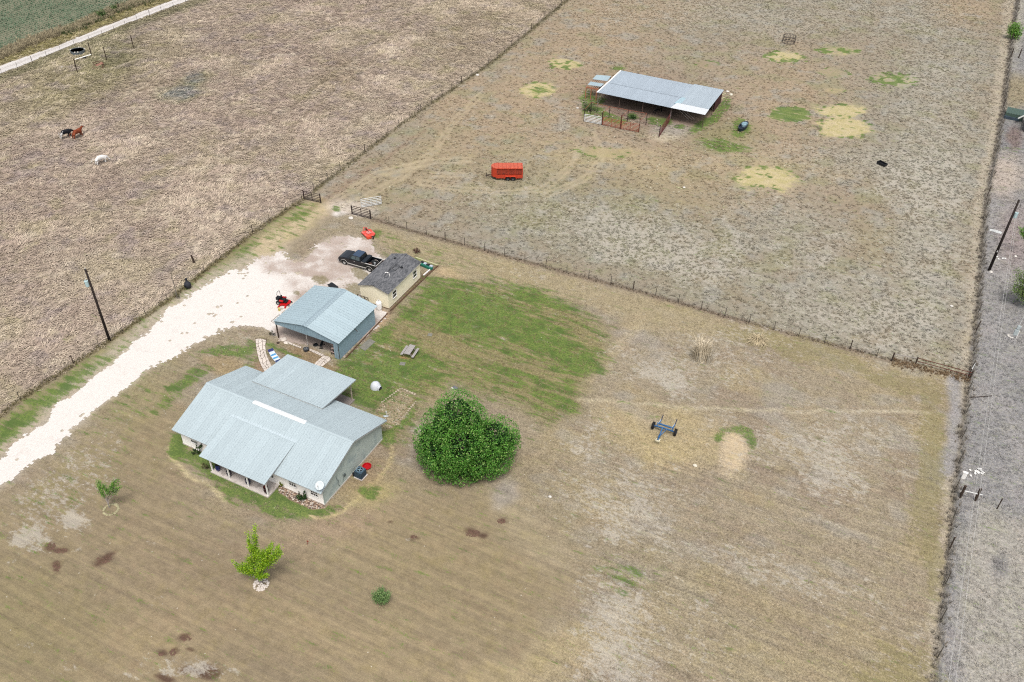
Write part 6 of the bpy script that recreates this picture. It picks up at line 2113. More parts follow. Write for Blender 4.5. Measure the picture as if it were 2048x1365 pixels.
def leaf_cloud(name, centers, sizes, leaf, mat, parent, up=.5, rng=None, fold=True):
    """small leaf-shaped faces around given points"""
    rng = rng or RNG
    C = np.asarray(centers, float)
    n_ = len(C)
    nrm = rng.normal(size=(n_, 3))
    nrm[:, 2] = np.abs(nrm[:, 2]) + up
    nrm /= np.linalg.norm(nrm, axis=1)[:, None]
    t1 = np.cross(nrm, rng.normal(size=(n_, 3)))
    t1 /= np.linalg.norm(t1, axis=1)[:, None]
    t2 = np.cross(nrm, t1)
    s = (leaf * rng.uniform(.6, 1.4, n_))[:, None]
    V = np.stack([C - t1 * s, C - t2 * s * .55 + nrm * s * .15, C + t1 * s, C + t2 * s * .55 + nrm * s * .15], 1).reshape(-1, 3)
    me = bpy.data.meshes.new(name)
    q_ = np.arange(4 * n_).reshape(-1, 4)
    me.vertices.add(4 * n_)
    me.vertices.foreach_set('co', V.ravel())
    me.loops.add(4 * n_)
    me.loops.foreach_set('vertex_index', q_.ravel())
    me.polygons.add(n_)
    me.polygons.foreach_set('loop_start', np.arange(0, 4 * n_, 4))
    me.polygons.foreach_set('loop_total', np.full(n_, 4))
    me.update(calc_edges=True)
    at = me.attributes.new('leaf', 'FLOAT', 'POINT')
    at.data.foreach_set('value', np.repeat(rng.random(n_), 4).astype(np.float32))
    me.materials.append(mat)
    return mobj(name, me, parent)


BARK = M('bark_grey', (120, 108, 98), .95, var=.25, scale=4)
# big round tree -----------------------------------------------------
tb_ = P(928, 936)
tree = thing('shade_tree', 'large dense round green tree on the dry lawn beside the house', 'tree', tb_)
up_cam = Vector((0, 0, 1))
# lobes given by where they bulge: (px, py, radius m, toward-camera offset m)
lobes = [(915, 826, 2.3, .6), (892, 848, 2.3, .4), (936, 842, 2.0, .5), (914, 866, 2.6, .3), (992, 872, 2.2, .2), (976, 888, 2.0, -.2), (1013, 884, 1.5, .3), (860, 878, 1.7, .6), (866, 903, 1.8, .2), (885, 893, 2.4, -.6), (926, 890, 2.6, -1.2), (953, 903, 2.4, -1.0), (888, 934, 2.1, -.8), (924, 940, 2.1, -1.1), (960, 934, 2.1, -.9), (990, 912, 1.9, -.3), (910, 914, 2.4, -1.2), (948, 868, 2.0, 1.0), (878, 868, 1.7, 1.2)]
vdir = Vector((FWD[0], FWD[1], 0)).normalized()
pts_all = []
cen = []
for px, py, r_, off in lobes:
    y_plane = None
    # depth plane through the trunk, perpendicular to the view on the ground
    rr = ray(px, py)
    rv = Vector(rr)
    o_ = Vector((0, 0, CAM_H))
    dpl = tb_ + vdir * off
    tt = (dpl - o_).dot(vdir) / rv.dot(vdir)
    c_ = o_ + rv * tt
    c_.z = max(c_.z, r_ * .8)
    cen.append((c_, r_))
    n_ = int(1500 * r_ * r_ / 4) * 2
    d = RNG.normal(size=(n_, 3))
    d /= np.linalg.norm(d, axis=1)[:, None]
    rad = r_ * (1 - np.abs(RNG.normal(0, .16, n_)))
    # knobby surface of twig clusters
    kn = RNG.normal(size=(34, 3))
    kn /= np.linalg.norm(kn, axis=1)[:, None]
    dd = (d @ kn.T).max(1)
    rad *= .80 + .32 * sst(dd, .84, .99)
    pts_all.append(np.array(c_) + d * rad[:, None] * np.array([1, 1, .92]))
pts_all = np.concatenate(pts_all)
pts_all = pts_all[pts_all[:, 2] > .25]
keep = np.ones(len(pts_all), bool)
for c_, r_ in cen:
    keep &= ~(np.linalg.norm(pts_all - np.array(c_), axis=1) < r_ * .62)
# openings between boughs
hole = fbm(pts_all[:, 0] + pts_all[:, 2] * .7, pts_all[:, 1] - pts_all[:, 2] * .4, 1.3, 2, 77)
keep &= hole > -.5
pts_all = pts_all[keep] - np.array(tb_)
leaf_cloud('crown', pts_all, None, .085, leaf_material('tree_leaf', (66, 124, 38), (100, 162, 56), (172, 204, 112)), tree, .55)
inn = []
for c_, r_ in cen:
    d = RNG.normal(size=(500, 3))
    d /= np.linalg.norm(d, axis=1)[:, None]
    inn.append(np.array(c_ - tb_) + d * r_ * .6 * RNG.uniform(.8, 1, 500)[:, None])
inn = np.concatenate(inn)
leaf_cloud('inner_foliage', inn[inn[:, 2] > .4], None, .17, leaf_material('inner_leaf_shaded', (34, 70, 26), (44, 86, 30), (60, 100, 40)), tree, .3)  # inner leaves coloured darker, crown shade put into their colour
tk = MB().tube([(0, 0, -.2), (.05, 0, .8), (0, .1, 1.6)], [.42, .32, .28], 10)
for c_, r_ in cen:
    e_ = c_ - tb_
    tk.tube([(0, .1, 1.4), e_ * .45 + Vector((0, 0, .5)), e_], [.18, .10, .03], 6)
for k in range(60):
    c_, r_ = cen[k % len(cen)]
    e_ = c_ - tb_
    d_ = Vector(RNG.normal(size=3)).normalized()
    tk.tube([e_, e_ + d_ * r_ * .7], [.04, .015], 4)
tk.build('trunk', BARK, tree, smooth=True)


def branchy_tree(base, label, cat, clusters, leafmat, leaf, n_per, r_c, name='young_tree', trunk_r=.07, fork=.35, dense=1.0, bark=None, group=None):
    """clusters: (px,py,depth offset m, size)"""
    t = thing(name, label, cat, base, 0, group)
    tk = MB()
    L_ = []
    for px, py, off, s_ in clusters:
        rv = Vector(ray(px, py))
        dpl = base + vdir * off
        tt = (dpl - Vector((0, 0, CAM_H))).dot(vdir) / rv.dot(vdir)
        c_ = Vector((0, 0, CAM_H)) + rv * tt - base
        c_.z = max(c_.z, .25)
        f_ = Vector((c_.x * .15, c_.y * .15, c_.z * fork))
        mid_ = (f_ + c_) / 2 + Vector((random.uniform(-.1, .1), random.uniform(-.1, .1), -.05))
        tk.tube([(0, 0, c_.z * fork * .3), f_, mid_, c_], [trunk_r * .6, trunk_r * .5, trunk_r * .3, trunk_r * .12], 5)
        n_ = int(n_per * s_ * s_)
        # leaves along the outer half of the branch
        for k in range(n_):
            s__ = random.uniform(0, 1)
            q_ = mid_ + (c_ - mid_) * (s__ ** .6) * 1.12
            L_.append(q_ + Vector([random.gauss(0, r_c * s_ * .5) for _ in range(3)]))
        for k in range(4):
            tk.tube([mid_, c_ + Vector([random.gauss(0, r_c * s_ * .8) for _ in range(3)])], [trunk_r * .2, .008], 4)
    mz = max(l.z for l in L_)
    tk.tube([(0, 0, -.1), (0, 0, mz * fork * .6)], [trunk_r, trunk_r * .7], 7)
    L_ = [l for l in L_ if l.z > .1]
    leaf_cloud('crown', [tuple(l) for l in L_], None, leaf, leafmat, t, .6)
    tk.build('trunk', bark or BARK, t)
    return t


YG = leaf_material('lime_leaf', (112, 158, 26), (150, 192, 34), (196, 218, 60))
PALEB = M('pale_bark', (178, 168, 160), .9)
branchy_tree(P(521, 1166), 'bright yellow-green young tree with open branches and a stone ring', 'tree',
             [(510, 1056, .5, .40), (508, 1072, .3, .55), (496, 1070, .6, .4), (497, 1083, .3, .45), (505, 1095, 0, .7), (512, 1104, .0, .85), (543, 1090, .3, .42), (539, 1100, .2, .6), (556, 1097, .1, .55), (560, 1106, .0, .55), (548, 1112, .0, .8), (528, 1108, -.2, .9), (530, 1125, -.3, .85), (500, 1120, -.1, .8), (488, 1132, -.1, .8), (500, 1140, -.3, .75), (478, 1138, 0, .5), (467, 1124, .2, .35), (473, 1131, .1, .35), (522, 1152, -.6, .6), (514, 1150, -.5, .5), (533, 1150, -.5, .45), (518, 1135, -.3, .6)],
             YG, .062, 1300, .46, trunk_r=.09, fork=.3, bark=PALEB)
MG = leaf_material('mid_leaf', (84, 136, 48), (116, 168, 60), (164, 196, 96))
branchy_tree(P(219, 1016), 'thin green sapling in a low stone ring on the left lawn', 'tree',
             [(197, 966, .2, .6), (207, 972, .1, .55), (233, 963, .2, .6), (237, 976, 0, .5), (214, 980, -.1, .5), (204, 986, 0, .45), (224, 972, 0, .5), (199, 976, .1, .45), (229, 980, 0, .45), (226, 965, .1, .4)],
             MG, .06, 700, .50, trunk_r=.05, fork=.4, bark=PALEB)
branchy_tree(P(763, 1206), 'small round dusty green shrub alone on the front lawn', 'shrub',
             [(750, 1188, 0, .6), (762, 1180, .1, .6), (774, 1188, 0, .6), (755, 1200, -.1, .55), (770, 1200, -.1, .55), (762, 1193, -.2, .7), (762, 1186, 0, .6), (748, 1195, 0, .4), (776, 1194, 0, .4)],
             leaf_material('shrub_leaf', (92, 130, 76), (128, 162, 94), (168, 188, 124)), .05, 1100, .62, name='round_shrub', trunk_r=.04, fork=.15)
DG = leaf_material('bush_leaf', (34, 58, 26), (56, 86, 36), (96, 120, 60))
branchy_tree(P(394, 909), 'dark bush with white flowers below the left front window', 'shrub',
             [(388, 900, 0, .5), (395, 896, .1, .5), (402, 892, .1, .5), (385, 906, -.1, .4), (396, 904, -.1, .5), (404, 886, .2, .3), (392, 888, .2, .25)],
             DG, .05, 620, .28, name='flowering_shrub', trunk_r=.03, fork=.1)
fl = leaf_cloud('blossom', [tuple(P(394 + random.gauss(1, 6), 899 + random.gauss(-2, 4), .8) + Vector((0, 0, random.uniform(0, .3)))) for _ in range(26)], None, .07, WHITE, None, 1.0)
root_fl = [o_ for o_ in bpy.data.objects if o_.name.startswith('flowering_shrub')][0]
fl.parent = root_fl
fl.location = -root_fl.location
tag(fl, kind='stuff')
branchy_tree(P(563, 975), 'small yellow-green bush at the porch slab corner', 'shrub', [(560, 966, 0, .4), (568, 966, 0, .4), (564, 970, -.1, .4), (558, 972, -.1, .3), (570, 972, 0, .3)], leaf_material('lemon_leaf', (96, 120, 34), (140, 160, 44), (160, 120, 60)), .045, 520, .24, name='porch_shrub', trunk_r=.025, fork=.1)
branchy_tree(P(601, 1000), 'dark green spiky bush between the two right front windows', 'shrub', [(594, 992, 0, .45), (602, 992, 0, .5), (610, 990, 0, .5), (609, 983, .1, .35), (598, 985, .1, .3), (604, 998, -.2, .45), (596, 997, -.2, .35), (611, 994, 0, .4)], leaf_material('dark_bush_leaf', (26, 60, 26), (44, 86, 34), (90, 120, 60)), .055, 520, .26, name='window_shrub', trunk_r=.03, fork=.1)
branchy_tree(P(411, 938), 'straggly bush at the left end of the porch', 'shrub', [(406, 928, 0, .5), (412, 932, 0, .5), (416, 938, 0, .4), (404, 936, 0, .3)], leaf_material('straggly_leaf', (64, 60, 34), (96, 96, 50), (140, 130, 90)), .05, 340, .3, name='porch_shrub', trunk_r=.03, fork=.15)
branchy_tree(P(833, 506), 'low dull red bush in the grass behind the shed', 'shrub', [(828, 500, 0, .6), (834, 498, 0, .6), (839, 502, 0, .5), (833, 504, -.2, .6)], leaf_material('red_leaf', (92, 58, 52), (122, 84, 72), (150, 120, 96)), .06, 300, .3, name='red_shrub', trunk_r=.02, fork=.1)
branchy_tree(P(2028, 78), 'leafy green tree at the top right beside the fence', 'tree', [(2024, 55, 0, 1.0), (2033, 52, .3, 1.0), (2038, 60, 0, 1.0), (2027, 66, -.5, 1.0), (2034, 68, -.3, .9), (2020, 62, 0, .7)], MG, .13, 420, 1.0, name='fence_tree', trunk_r=.14, fork=.3)
branchy_tree(P(2072, 612), 'feathery pale green tree cut by the right edge', 'tree', [(2034, 574, 0, .9), (2048, 560, .5, 1.3), (2044, 582, 0, 1.2), (2036, 546, .5, .7), (2062, 570, 0, 1.6), (2070, 550, 0, 1.6), (2052, 590, -.5, 1.0), (2030, 580, 0, .6), (2080, 580, 0, 1.5)], leaf_material('feathery_leaf', (96, 124, 62), (126, 152, 82), (160, 178, 110)), .09, 420, .9, name='edge_tree', trunk_r=.16, fork=.3)
branchy_tree(P(2047, 506), 'slim sapling with bright green top at the right edge', 'tree', [(2042, 462, 0, .5), (2048, 458, 0, .6), (2046, 468, 0, .6), (2052, 466, 0, .6), (2040, 456, 0, .35)], MG, .09, 330, .6, name='edge_sapling', trunk_r=.05, fork=.5)
branchy_tree(P(355, 597), 'grey dead snag with vines at its foot by the drive fence', 'dead tree', [(342, 545, 0, .22), (345, 556, 0, .22), (351, 588, 0, .6), (357, 592, -.1, .5)], leaf_material('vine_leaf', (84, 86, 56), (120, 118, 84), (150, 140, 110)), .05, 420, .35, name='dead_snag', trunk_r=.09, fork=.5, bark=M('snag_grey', (138, 130, 120), .95))
for k, (px, py, s_, lab, lm) in enumerate(((203, 35, 1.0, 'dark green bush in the field margin, left of a smaller one', MG), (228, 22, .7, 'smaller dark green bush in the field margin, upper right', MG))):
    branchy_tree(P(px, py), lab, 'shrub', [(px - 4, py - 5, 0, s_), (px + 4, py - 5, 0, s_), (px, py - 8, 0, s_), (px, py - 3, -.4, s_)], leaf_material('margin_leaf%d' % k, (60, 92, 44), (92, 120, 60), (130, 150, 90)), .14, 260, .8, name='margin_bush', trunk_r=.05, fork=.15)
branchy_tree(P(1180, 222), 'weedy green bushes between the lean-to and the pens', 'shrub', [(1172, 214, 0, .8), (1180, 212, 0, .8), (1190, 218, 0, .7), (1176, 224, 0, .7), (1168, 206, 0, .6), (1194, 224, 0, .5), (1186, 208, .5, .6)], leaf_material('weed_leaf', (64, 88, 50), (96, 116, 66), (150, 156, 120)), .10, 260, .8, name='weed_clump', trunk_r=.03, fork=.1)
branchy_tree(P(1264, 238), 'dark green weed clump inside the middle pen', 'weeds', [(1259, 233, 0, .7), (1266, 231, 0, .7), (1271, 234, 0, .6), (1264, 235, 0, .7)], leaf_material('weed_leaf2', (50, 84, 40), (70, 104, 46), (110, 136, 70)), .09, 300, .7, name='weed_clump', trunk_r=.02, fork=.1)
branchy_tree(P(544, 671), 'dark tangled weeds beside the left carport post', 'weeds', [(540, 666, 0, .5), (548, 668, 0, .5), (544, 663, 0, .4)], leaf_material('tangle_leaf', (56, 48, 38), (90, 84, 56), (120, 116, 80)), .05, 360, .35, name='weed_clump', trunk_r=.02, fork=.1)


# tall dead grass clumps
def blades(n_, h, w, lean, spread, seed, curl=.4):
    rr = random.Random(seed)
    mb = MB()
    for _ in range(n_):
        a_, r_ = rr.uniform(0, 6.28), spread * math.sqrt(rr.random())
        b_ = Vector((r_ * math.cos(a_), r_ * math.sin(a_), -.02))
        hh = h * rr.uniform(.5, 1.1)
        l_ = Vector((math.cos(a_) * lean * rr.uniform(.2, 1) + rr.gauss(0, lean * .4), math.sin(a_) * lean * rr.uniform(.2, 1) + rr.gauss(0, lean * .4), 0)) * hh
        m_ = b_ + l_ * .4 + Vector((0, 0, hh * .7))
        e_ = b_ + l_ * (1 + curl) + Vector((0, 0, hh * (1 - .5 * lean)))
        s_ = Vector((-math.sin(a_ + rr.uniform(-1, 1)), math.cos(a_), 0)).normalized() * w / 2
        mb.add([b_ - s_, b_ + s_, m_ + s_ * .8, m_ - s_ * .8, e_], [(0, 1, 2, 3), (3, 2, 4)])
    return mb


q = P(1402, 716)
t = thing('pampas_clump', 'tall clump of dead straw-coloured grass standing in the yard near the cross fence', 'grass clump', q)
STRAWM = M('dead_straw', (244, 228, 198), .9, var=.3, scale=3)
MB_ = blades(260, 2.7, .06, .16, 1.0, 1)
MB_.build('dead_blades', STRAWM, t)
blades(130, 1.5, .06, .25, 1.5, 2).build('grey_blades', M('grey_straw', (206, 196, 176), .9, var=.3), t)
q = P(1515, 682)
t = thing('pampas_clump', 'low flattened clump of pale dead grass near the cross fence', 'grass clump', q)
blades(380, .6, .07, 1.3, .8, 3).build('dead_blades', M('pale_straw', (214, 196, 160), .9, var=.2), t)


# ====================================================================== CATTLE
def hide(name, c, patch=None, where=None):
    t = NT(name)
    v = t.coord()
    n_ = t.noise(v, 2.2, 4, .6)
    col = t.mix(t.step(n_, .35, .7), alb(c), alb(tuple(min(255, x * 1.25 + 6) for x in c)))
    if patch:
        s = t.n('SeparateXYZ', {0: v})
        m_ = t.math('ADD', t.math('MULTIPLY', s.outputs[0], -1.0), t.math('MULTIPLY', t.math('SUBTRACT', n_, .5), 2.2))
        col = t.mix(t.step(m_, where[0], where[1]), col, alb(patch))
    t.set(col, .8, 0, .2)
    return t.m


def cow(loc, ang, mat, label, pose, horns=False, tailout=False):
    """local +x is the head end"""
    t = thing('cow', label, 'cow', loc, ang, 'cattle grazing in the left pasture')
    V, E, Rd = [], [], []

    def chain(start, pts):
        last = start
        for p, r_ in pts:
            V.append(p)
            Rd.append(r_)
            E.append((last, len(V) - 1))
            last = len(V) - 1
        return last
    V.append((-.05, 0, 1.0))
    Rd.append((.36, .40))
    chest = chain(0, [((.35, 0, .98), (.36, .43)), ((.68, 0, 1.02), (.28, .37))])
    rump = chain(0, [((-.45, 0, 1.04), (.33, .38)), ((-.85, 0, 1.10), (.25, .28))])
    if pose == 'graze':
        chain(chest, [((.98, 0, .86), (.17, .22)), ((1.20, 0, .56), (.13, .16)), ((1.32, 0, .32), (.13, .13)), ((1.40, 0, .10), (.08, .085))])
        hd = (1.27, .42)
    elif pose == 'low':
        chain(chest, [((1.0, 0, 1.0), (.17, .22)), ((1.26, 0, .84), (.13, .16)), ((1.44, 0, .70), (.13, .13)), ((1.62, 0, .52), (.08, .085))])
        hd = (1.42, .78)
    else:
        chain(chest, [((.98, 0, 1.22), (.17, .22)), ((1.22, 0, 1.40), (.12, .15)), ((1.38, 0, 1.40), (.13, .13)), ((1.66, 0, 1.26), (.075, .08))])
        hd = (1.34, 1.5)
    for s in (-1, 1):
        f_ = random.uniform(-.1, .1)
        chain(chest, [((.62, s * .22, .72), (.15, .17)), ((.62 + f_, s * .21, .42), (.10, .11)), ((.64 + f_ * 1.6, s * .21, .10), (.075, .08)), ((.67 + f_ * 1.7, s * .21, .03), (.06, .055))])
        g_ = random.uniform(-.12, .12)
        chain(rump, [((-.80, s * .21, .80), (.15, .20)), ((-.72 + g_, s * .22, .56), (.11, .14)), ((-.90 + g_, s * .22, .38), (.085, .10)), ((-.84 + g_, s * .22, .10), (.075, .08)), ((-.81 + g_, s * .22, .03), (.06, .055))])
    me = bpy.data.meshes.new('cow_body')
    me.from_pydata(V, E, [])
    me.materials.append(mat)
    o_ = mobj('body', me, t)
    sk = o_.modifiers.new('skin', 'SKIN')
    for k, r_ in enumerate(Rd):
        me.skin_vertices[0].data[k].radius = r_
    me.skin_vertices[0].data[0].use_root = True
    sk.use_smooth_shade = True
    sb_ = o_.modifiers.new('sub', 'SUBSURF')
    sb_.levels = sb_.render_levels = 2
    hx, hz = hd
    for s in (-1, 1):
        MB().tube([(hx, s * .10, hz), (hx - .02, s * .25, hz - .02)], [.05, .02], 6).build('ear', mat, t)
    if tailout:
        MB().tube([(-1.0, 0, 1.2), (-1.25, .1, 1.1), (-1.4, .14, .9), (-1.5, .15, .75)], [.04, .03, .025, .05], 6).build('tail', mat, t)
    else:
        MB().tube([(-1.02, 0, 1.2), (-1.12, 0, 1.0), (-1.1, 0, .6), (-1.1, 0, .42)], [.04, .03, .025, .05], 6).build('tail', mat, t)
    if horns:
        for s in (-1, 1):
            MB().tube([(hx, s * .08, hz + .06), (hx + .02, s * .32, hz + .12), (hx + .06, s * .46, hz + .32), (hx + .04, s * .46, hz + .5)], [.05, .045, .03, .01], 7).build('horn', M('horn_cream', (226, 216, 200), .5), t, smooth=True)
    return t


def heading(a, b):
    a, b = P(*a), P(*b)
    return (a + b) / 2, math.atan2(b.y - a.y, b.x - a.x)


l_, a_ = heading((127, 277.5), (140, 273))
cow(l_, a_, hide('black_hide', (22, 24, 30), (220, 216, 210), (.62, .95)), 'black cow with white hindquarters, head lowered behind the brown one', 'low')
l_, a_ = heading((150, 278), (163, 271.5))
cow(l_, a_, hide('brown_hide', (120, 58, 34)), 'reddish-brown horned cow walking with its head raised', 'up', True, True)
l_, a_ = heading((199, 329), (209, 325.3))
cow(l_, a_, hide('white_hide', (238, 232, 222)), 'white cow grazing alone below the other two', 'graze', False, True)

# ====================================================================== GRASSES (nobody could count them)
# sources live outside the scene collection and are only used through the scatter
def tuft_material(name, lo, hi, alt):
    t = NT(name)
    a = t.n('Attribute', attribute_name='shade', attribute_type='INSTANCER').outputs['Fac']
    b = t.n('Attribute', attribute_name='ground_col', attribute_type='INSTANCER').outputs['Color']
    k = t.remap(a, 0, 1, lo, hi)
    col = t.mix(1.0, b, t.n('CombineColor', {0: k, 1: k, 2: k}).outputs[0], 'MULTIPLY')
    col = t.mix(t.math('MULTIPLY', t.step(a, .55, 1.0), .5), col, alb(alt))
    t.set(col, .9, 0, .1)
    return t.m


def scatter(name, pts, scl, rot, shade, gcol, src_mesh):
    n_ = len(pts)
    me = bpy.data.meshes.new(name)
    me.vertices.add(n_)
    me.vertices.foreach_set('co', np.ascontiguousarray(pts, dtype=np.float32).ravel())
    for nm, arr in (('scl', scl), ('rotz', rot), ('shade', shade)):
        a = me.attributes.new(nm, 'FLOAT', 'POINT')
        a.data.foreach_set('value', np.ascontiguousarray(arr, dtype=np.float32))
    a = me.attributes.new('ground_col', 'FLOAT_COLOR', 'POINT')
    a.data.foreach_set('color', np.concatenate([gcol, np.ones((n_, 1))], 1).astype(np.float32).ravel())
    o_ = mobj(name, me)
    src = bpy.data.objects.new(name + '_blade_source', src_mesh)
    ng = bpy.data.node_groups.new(name, 'GeometryNodeTree')
    ng.interface.new_socket('Geometry', in_out='INPUT', socket_type='NodeSocketGeometry')
    ng.interface.new_socket('Geometry', in_out='OUTPUT', socket_type='NodeSocketGeometry')
    N, L_ = ng.nodes, ng.links
    gi, go = N.new('NodeGroupInput'), N.new('NodeGroupOutput')
    mp = N.new('GeometryNodeMeshToPoints')
    ip = N.new('GeometryNodeInstanceOnPoints')
    oi = N.new('GeometryNodeObjectInfo')
    oi.inputs['Object'].default_value = src

    def attr(nm):
        x = N.new('GeometryNodeInputNamedAttribute')
        x.data_type = 'FLOAT'
        x.inputs['Name'].default_value = nm
        return x.outputs[0]
    cx = N.new('ShaderNodeCombineXYZ')
    L_.new(attr('rotz'), cx.inputs[2])
    L_.new(gi.outputs[0], mp.inputs['Mesh'])
    L_.new(mp.outputs[0], ip.inputs['Points'])
    L_.new(oi.outputs['Geometry'], ip.inputs['Instance'])
    L_.new(cx.outputs[0], ip.inputs['Rotation'])
    L_.new(attr('scl'), ip.inputs['Scale'])
    L_.new(ip.outputs[0], go.inputs[0])
    m_ = o_.modifiers.new('scatter', 'NODES')
    m_.node_group = ng
    return tag(o_, kind='stuff')


def candidates(n_, x0, x1, y0, y1, rng):
    X, Y = rng.uniform(x0, x1, n_), rng.uniform(y0, y1, n_)
    U, V = to_px(X, Y)
    ok = (U > -60) & (U < 2110) & (V > -60) & (V < 1430)
    X, Y = X[ok], Y[ok]
    c_, T_, F_ = paint(X, Y)
    bl = np.zeros(len(X), bool)
    for (bx_, by_, ax, ay) in ((hb.x - HL - .2, hb.y - 1.9, hb.x + .2, hb.y + HD + 4), (CPX - 9.1, CPY - .2, CPX + .2, CPY + 8.0), (SX0 - .1, SY0 - .1, SX1 + .1, SY1 + .1), (BX0 - .2, BY0 - .3, BX1 + .3, BY1 + .3)):
        bl |= (X > bx_) & (X < ax) & (Y > by_) & (Y < ay)
    bl |= T_['drive'] > .25
    pr_ = F_.poly(ROAD, 2) > .3
    return X, Y, c_, T_, F_, ~(bl | pr_)


rg = np.random.default_rng(5)
X, Y, cc, TT, FF, ok = candidates(620000, -200, 30, 14, 262, rg)
rnd_ = rg.random(len(X))
CROP = FF.poly([(-700, 330), (0, 112), (79, 77), (148, 56), (224, 22), (303, -6), (420, -60), (300, -120), (-500, -120)], 3)
ok &= CROP < .5
alt = rg.random(len(X))


def emit(name, sel, s0, s1, mesh, rotf=None, shade=None):
    i = np.nonzero(sel)[0]
    n_ = len(i)
    z = np.full(n_, -.015)
    sc_ = rg.uniform(s0, s1, n_)
    ro = rg.uniform(0, 6.283, n_) if rotf is None else rotf(X[i], Y[i]) + rg.normal(0, .5, n_)
    sh_ = rg.random(n_) if shade is None else shade[i]
    print(name, n_)
    return scatter(name, np.stack([X[i], Y[i], z], 1), sc_, ro, sh_, cc[i], mesh)


swirl = lambda x, y: 2.2 * fbm(x, y, 7, 2, 41) + .6
left_ = TT['left'] > .5
tame = 1 - np.clip(TT['green'], 0, 1)


def flat_blades(n_, L, w, seed, h=.12):
    """matted stalks combed mostly along +x"""
    rr = random.Random(seed)
    mb = MB()
    for _ in range(n_):
        b_ = Vector((rr.gauss(-.1, .16), rr.gauss(0, .16), 0))
        a_ = rr.gauss(0, .55)
        l_ = L * rr.uniform(.5, 1.2)
        d_ = Vector((math.cos(a_), math.sin(a_), 0))
        s_ = Vector((-d_.y, d_.x, 0)) * w / 2 * rr.uniform(.6, 1.3)
        hh = h * rr.uniform(.4, 1.4)
        mb.add([b_ - s_, b_ + s_, b_ + d_ * l_ * .5 + s_ * .9 + Vector((0, 0, hh)), b_ + d_ * l_ * .5 - s_ * .9 + Vector((0, 0, hh)), b_ + d_ * l_ + Vector((0, 0, hh * .8))], [(0, 1, 2, 3), (3, 2, 4)])
    return mb


emit('pasture_straw', ok & left_ & (rnd_ < .36), .8, 1.6, flat_blades(9, .48, .062, 1, .11).mesh('straw_tuft', tuft_material('straw_tuft', .85, 1.7, (226, 210, 184))), swirl)
emit('pasture_undergrowth', ok & left_ & (rnd_ > .34) & (rnd_ < .39), .7, 1.5, flat_blades(8, .35, .07, 2, .10).mesh('brown_tuft', tuft_material('brown_tuft', .55, .95, (120, 112, 78))))
up_ = (TT['upper'] > .5) & (TT['bare'] < .3)
emit('pasture_sage', ok & up_ & (rnd_ < .12 + .20 * TT['sage'] + .1 * FF.n2), .6, 1.3, blades(12, .20, .08, .9, .15, 4).mesh('sage_tuft', tuft_material('sage_tuft', .95, 1.6, (212, 210, 190))))
emit('pasture_weeds', ok & up_ & (rnd_ > .5) & (rnd_ < .522 + .012 * TT['sage']), .5, 1.2, blades(9, .15, .07, .9, .10, 5).mesh('weed_tuft', tuft_material('weed_tuft', .55, .95, (84, 90, 58))))
lawn_r = (TT['yard'] > .5) & (TT['speck'] > .35) & (TT['bare'] < .3)
emit('dry_grass', ok & lawn_r & (rnd_ < .34), .5, 1.1, blades(9, .12, .055, 1.1, .13, 6).mesh('dry_tuft', tuft_material('dry_tuft', .85, 1.65, (206, 190, 160))))
emit('dry_grass_gaps', ok & lawn_r & (rnd_ > .6) & (rnd_ < .72), .4, .9, blades(8, .08, .06, 1.0, .10, 7).mesh('gap_tuft', tuft_material('gap_tuft', .42, .7, (92, 86, 60))))
strip = TT['right'] > .5
emit('strip_stubble', ok & strip & (rnd_ < .45), .5, 1.2, blades(10, .15, .06, .9, .14, 8).mesh('strip_tuft', tuft_material('strip_tuft', .75, 1.5, (170, 166, 158))))
lgreen = (TT['yard'] > .5) & (TT['green'] > .3)
emit('lawn_grass', ok & lgreen & (rnd_ < .4), .5, 1.1, blades(10, .10, .05, .9, .13, 9).mesh('green_tuft', tuft_material('green_tuft', .6, 1.0, (112, 142, 62))))
yard_lo = (TT['yard'] > .5) & (TT['speck'] <= .35) & (TT['green'] < .4) & (TT['bare'] < .2)
emit('mown_grass', ok & yard_lo & (rnd_ < .22), .5, 1.0, blades(8, .05, .05, 1.1, .13, 10).mesh('mown_tuft', tuft_material('mown_tuft', .85, 1.4, (176, 160, 122))))


# weeds standing along the fences, crop rows, field margin
def along(pts, n_, spread, rng, off=0.0):
    ps = [P(*p) for p in pts]
    seg = [(b - a).length for a, b in zip(ps[:-1], ps[1:])]
    tot = sum(seg)
    out = []
    for s in rng.uniform(0, tot, n_):
        for a, b, l in zip(ps[:-1], ps[1:], seg):
            if s <= l:
                p = a + (b - a) * (s / l)
                d_ = (b - a).normalized()
                o_ = off + rng.normal(0, spread)
                p = p + Vector((-d_.y, d_.x, 0)) * o_
                out.append((p.x, p.y, -.02))
                break
            s -= l
    return np.array([p for p in out if in_view(Vector(p), 40)])


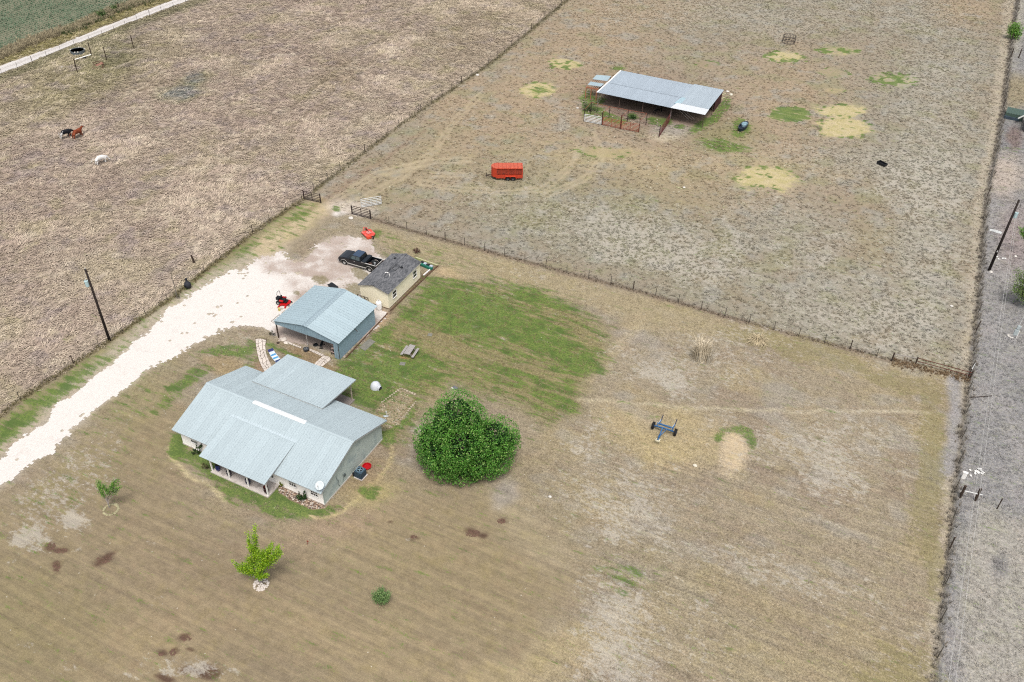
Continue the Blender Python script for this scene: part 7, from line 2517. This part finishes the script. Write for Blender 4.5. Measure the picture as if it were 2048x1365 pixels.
def fence_weeds(name, pts, n_, spread, h0, h1, c, mesh, off=0.0):
    A_ = along(pts, n_, spread, rg, off)
    k = len(A_)
    g_ = np.tile(np.array(lin(c)) / K_EXPO, (k, 1))
    return scatter(name, A_, rg.uniform(h0, h1, k), rg.uniform(0, 6.28, k), rg.random(k), g_, mesh)


wd = blades(12, .55, .05, .35, .16, 21).mesh('tall_weed', tuft_material('tall_weed', .5, 1.4, (170, 156, 126)))
wd2 = blades(12, .75, .06, .3, .2, 22).mesh('black_weed', tuft_material('black_weed', .5, 1.5, (150, 140, 124)))
fence_weeds('fence_weeds_left', FENCE_L, 900, .2, .3, .8, (158, 146, 108), wd)
fence_weeds('fence_weeds_upper', FENCE_U, 1000, .25, .3, .8, (146, 136, 104), wd)
fence_weeds('fence_weeds_cross', FENCE_M, 700, .2, .2, .6, (156, 140, 120), wd)
fence_weeds('fence_weeds_east', FENCE_R, 1200, .28, .35, .95, (164, 154, 140), wd2)
fence_weeds('rail_fence_weeds', [(1783, 724), (1940, 760)], 420, .45, .3, .7, (164, 136, 106), wd)
MARG = [(-40, 126), (0, 113), (79, 78), (148, 58), (224, 24), (303, -3), (360, -25)]
fence_weeds('margin_grass_pale', MARG, 3400, .9, .8, 1.9, (190, 176, 144), wd)
fence_weeds('margin_grass_green', [(120, 70), (148, 58), (224, 24), (303, -3), (360, -25)], 1300, 1.0, .7, 1.6, (110, 124, 80), wd)
# crop rows
cr = []
a_, b_ = P(0, 116), P(303, 0)
dr_ = (b_ - a_).normalized()
nr_ = Vector((-dr_.y, dr_.x, 0))
for r_ in range(0, 90):
    o_ = a_ + nr_ * (2.2 + r_ * .98)
    s = -60
    while s < 150:
        s += random.uniform(.45, .7)
        p = o_ + dr_ * s + nr_ * random.gauss(0, .07)
        if in_view(p, 20):
            cr.append((p.x, p.y, 0))
cr = np.array(cr)
k = len(cr)
print('crop', k)
scatter('crop_rows', cr, rg.uniform(.6, 1.3, k), rg.uniform(0, 6.28, k), rg.random(k), np.tile(np.array(lin((92, 128, 98))) / K_EXPO, (k, 1)), blades(9, .30, .10, .8, .18, 30).mesh('crop_plant', tuft_material('crop_plant', .6, 1.3, (150, 168, 140))))
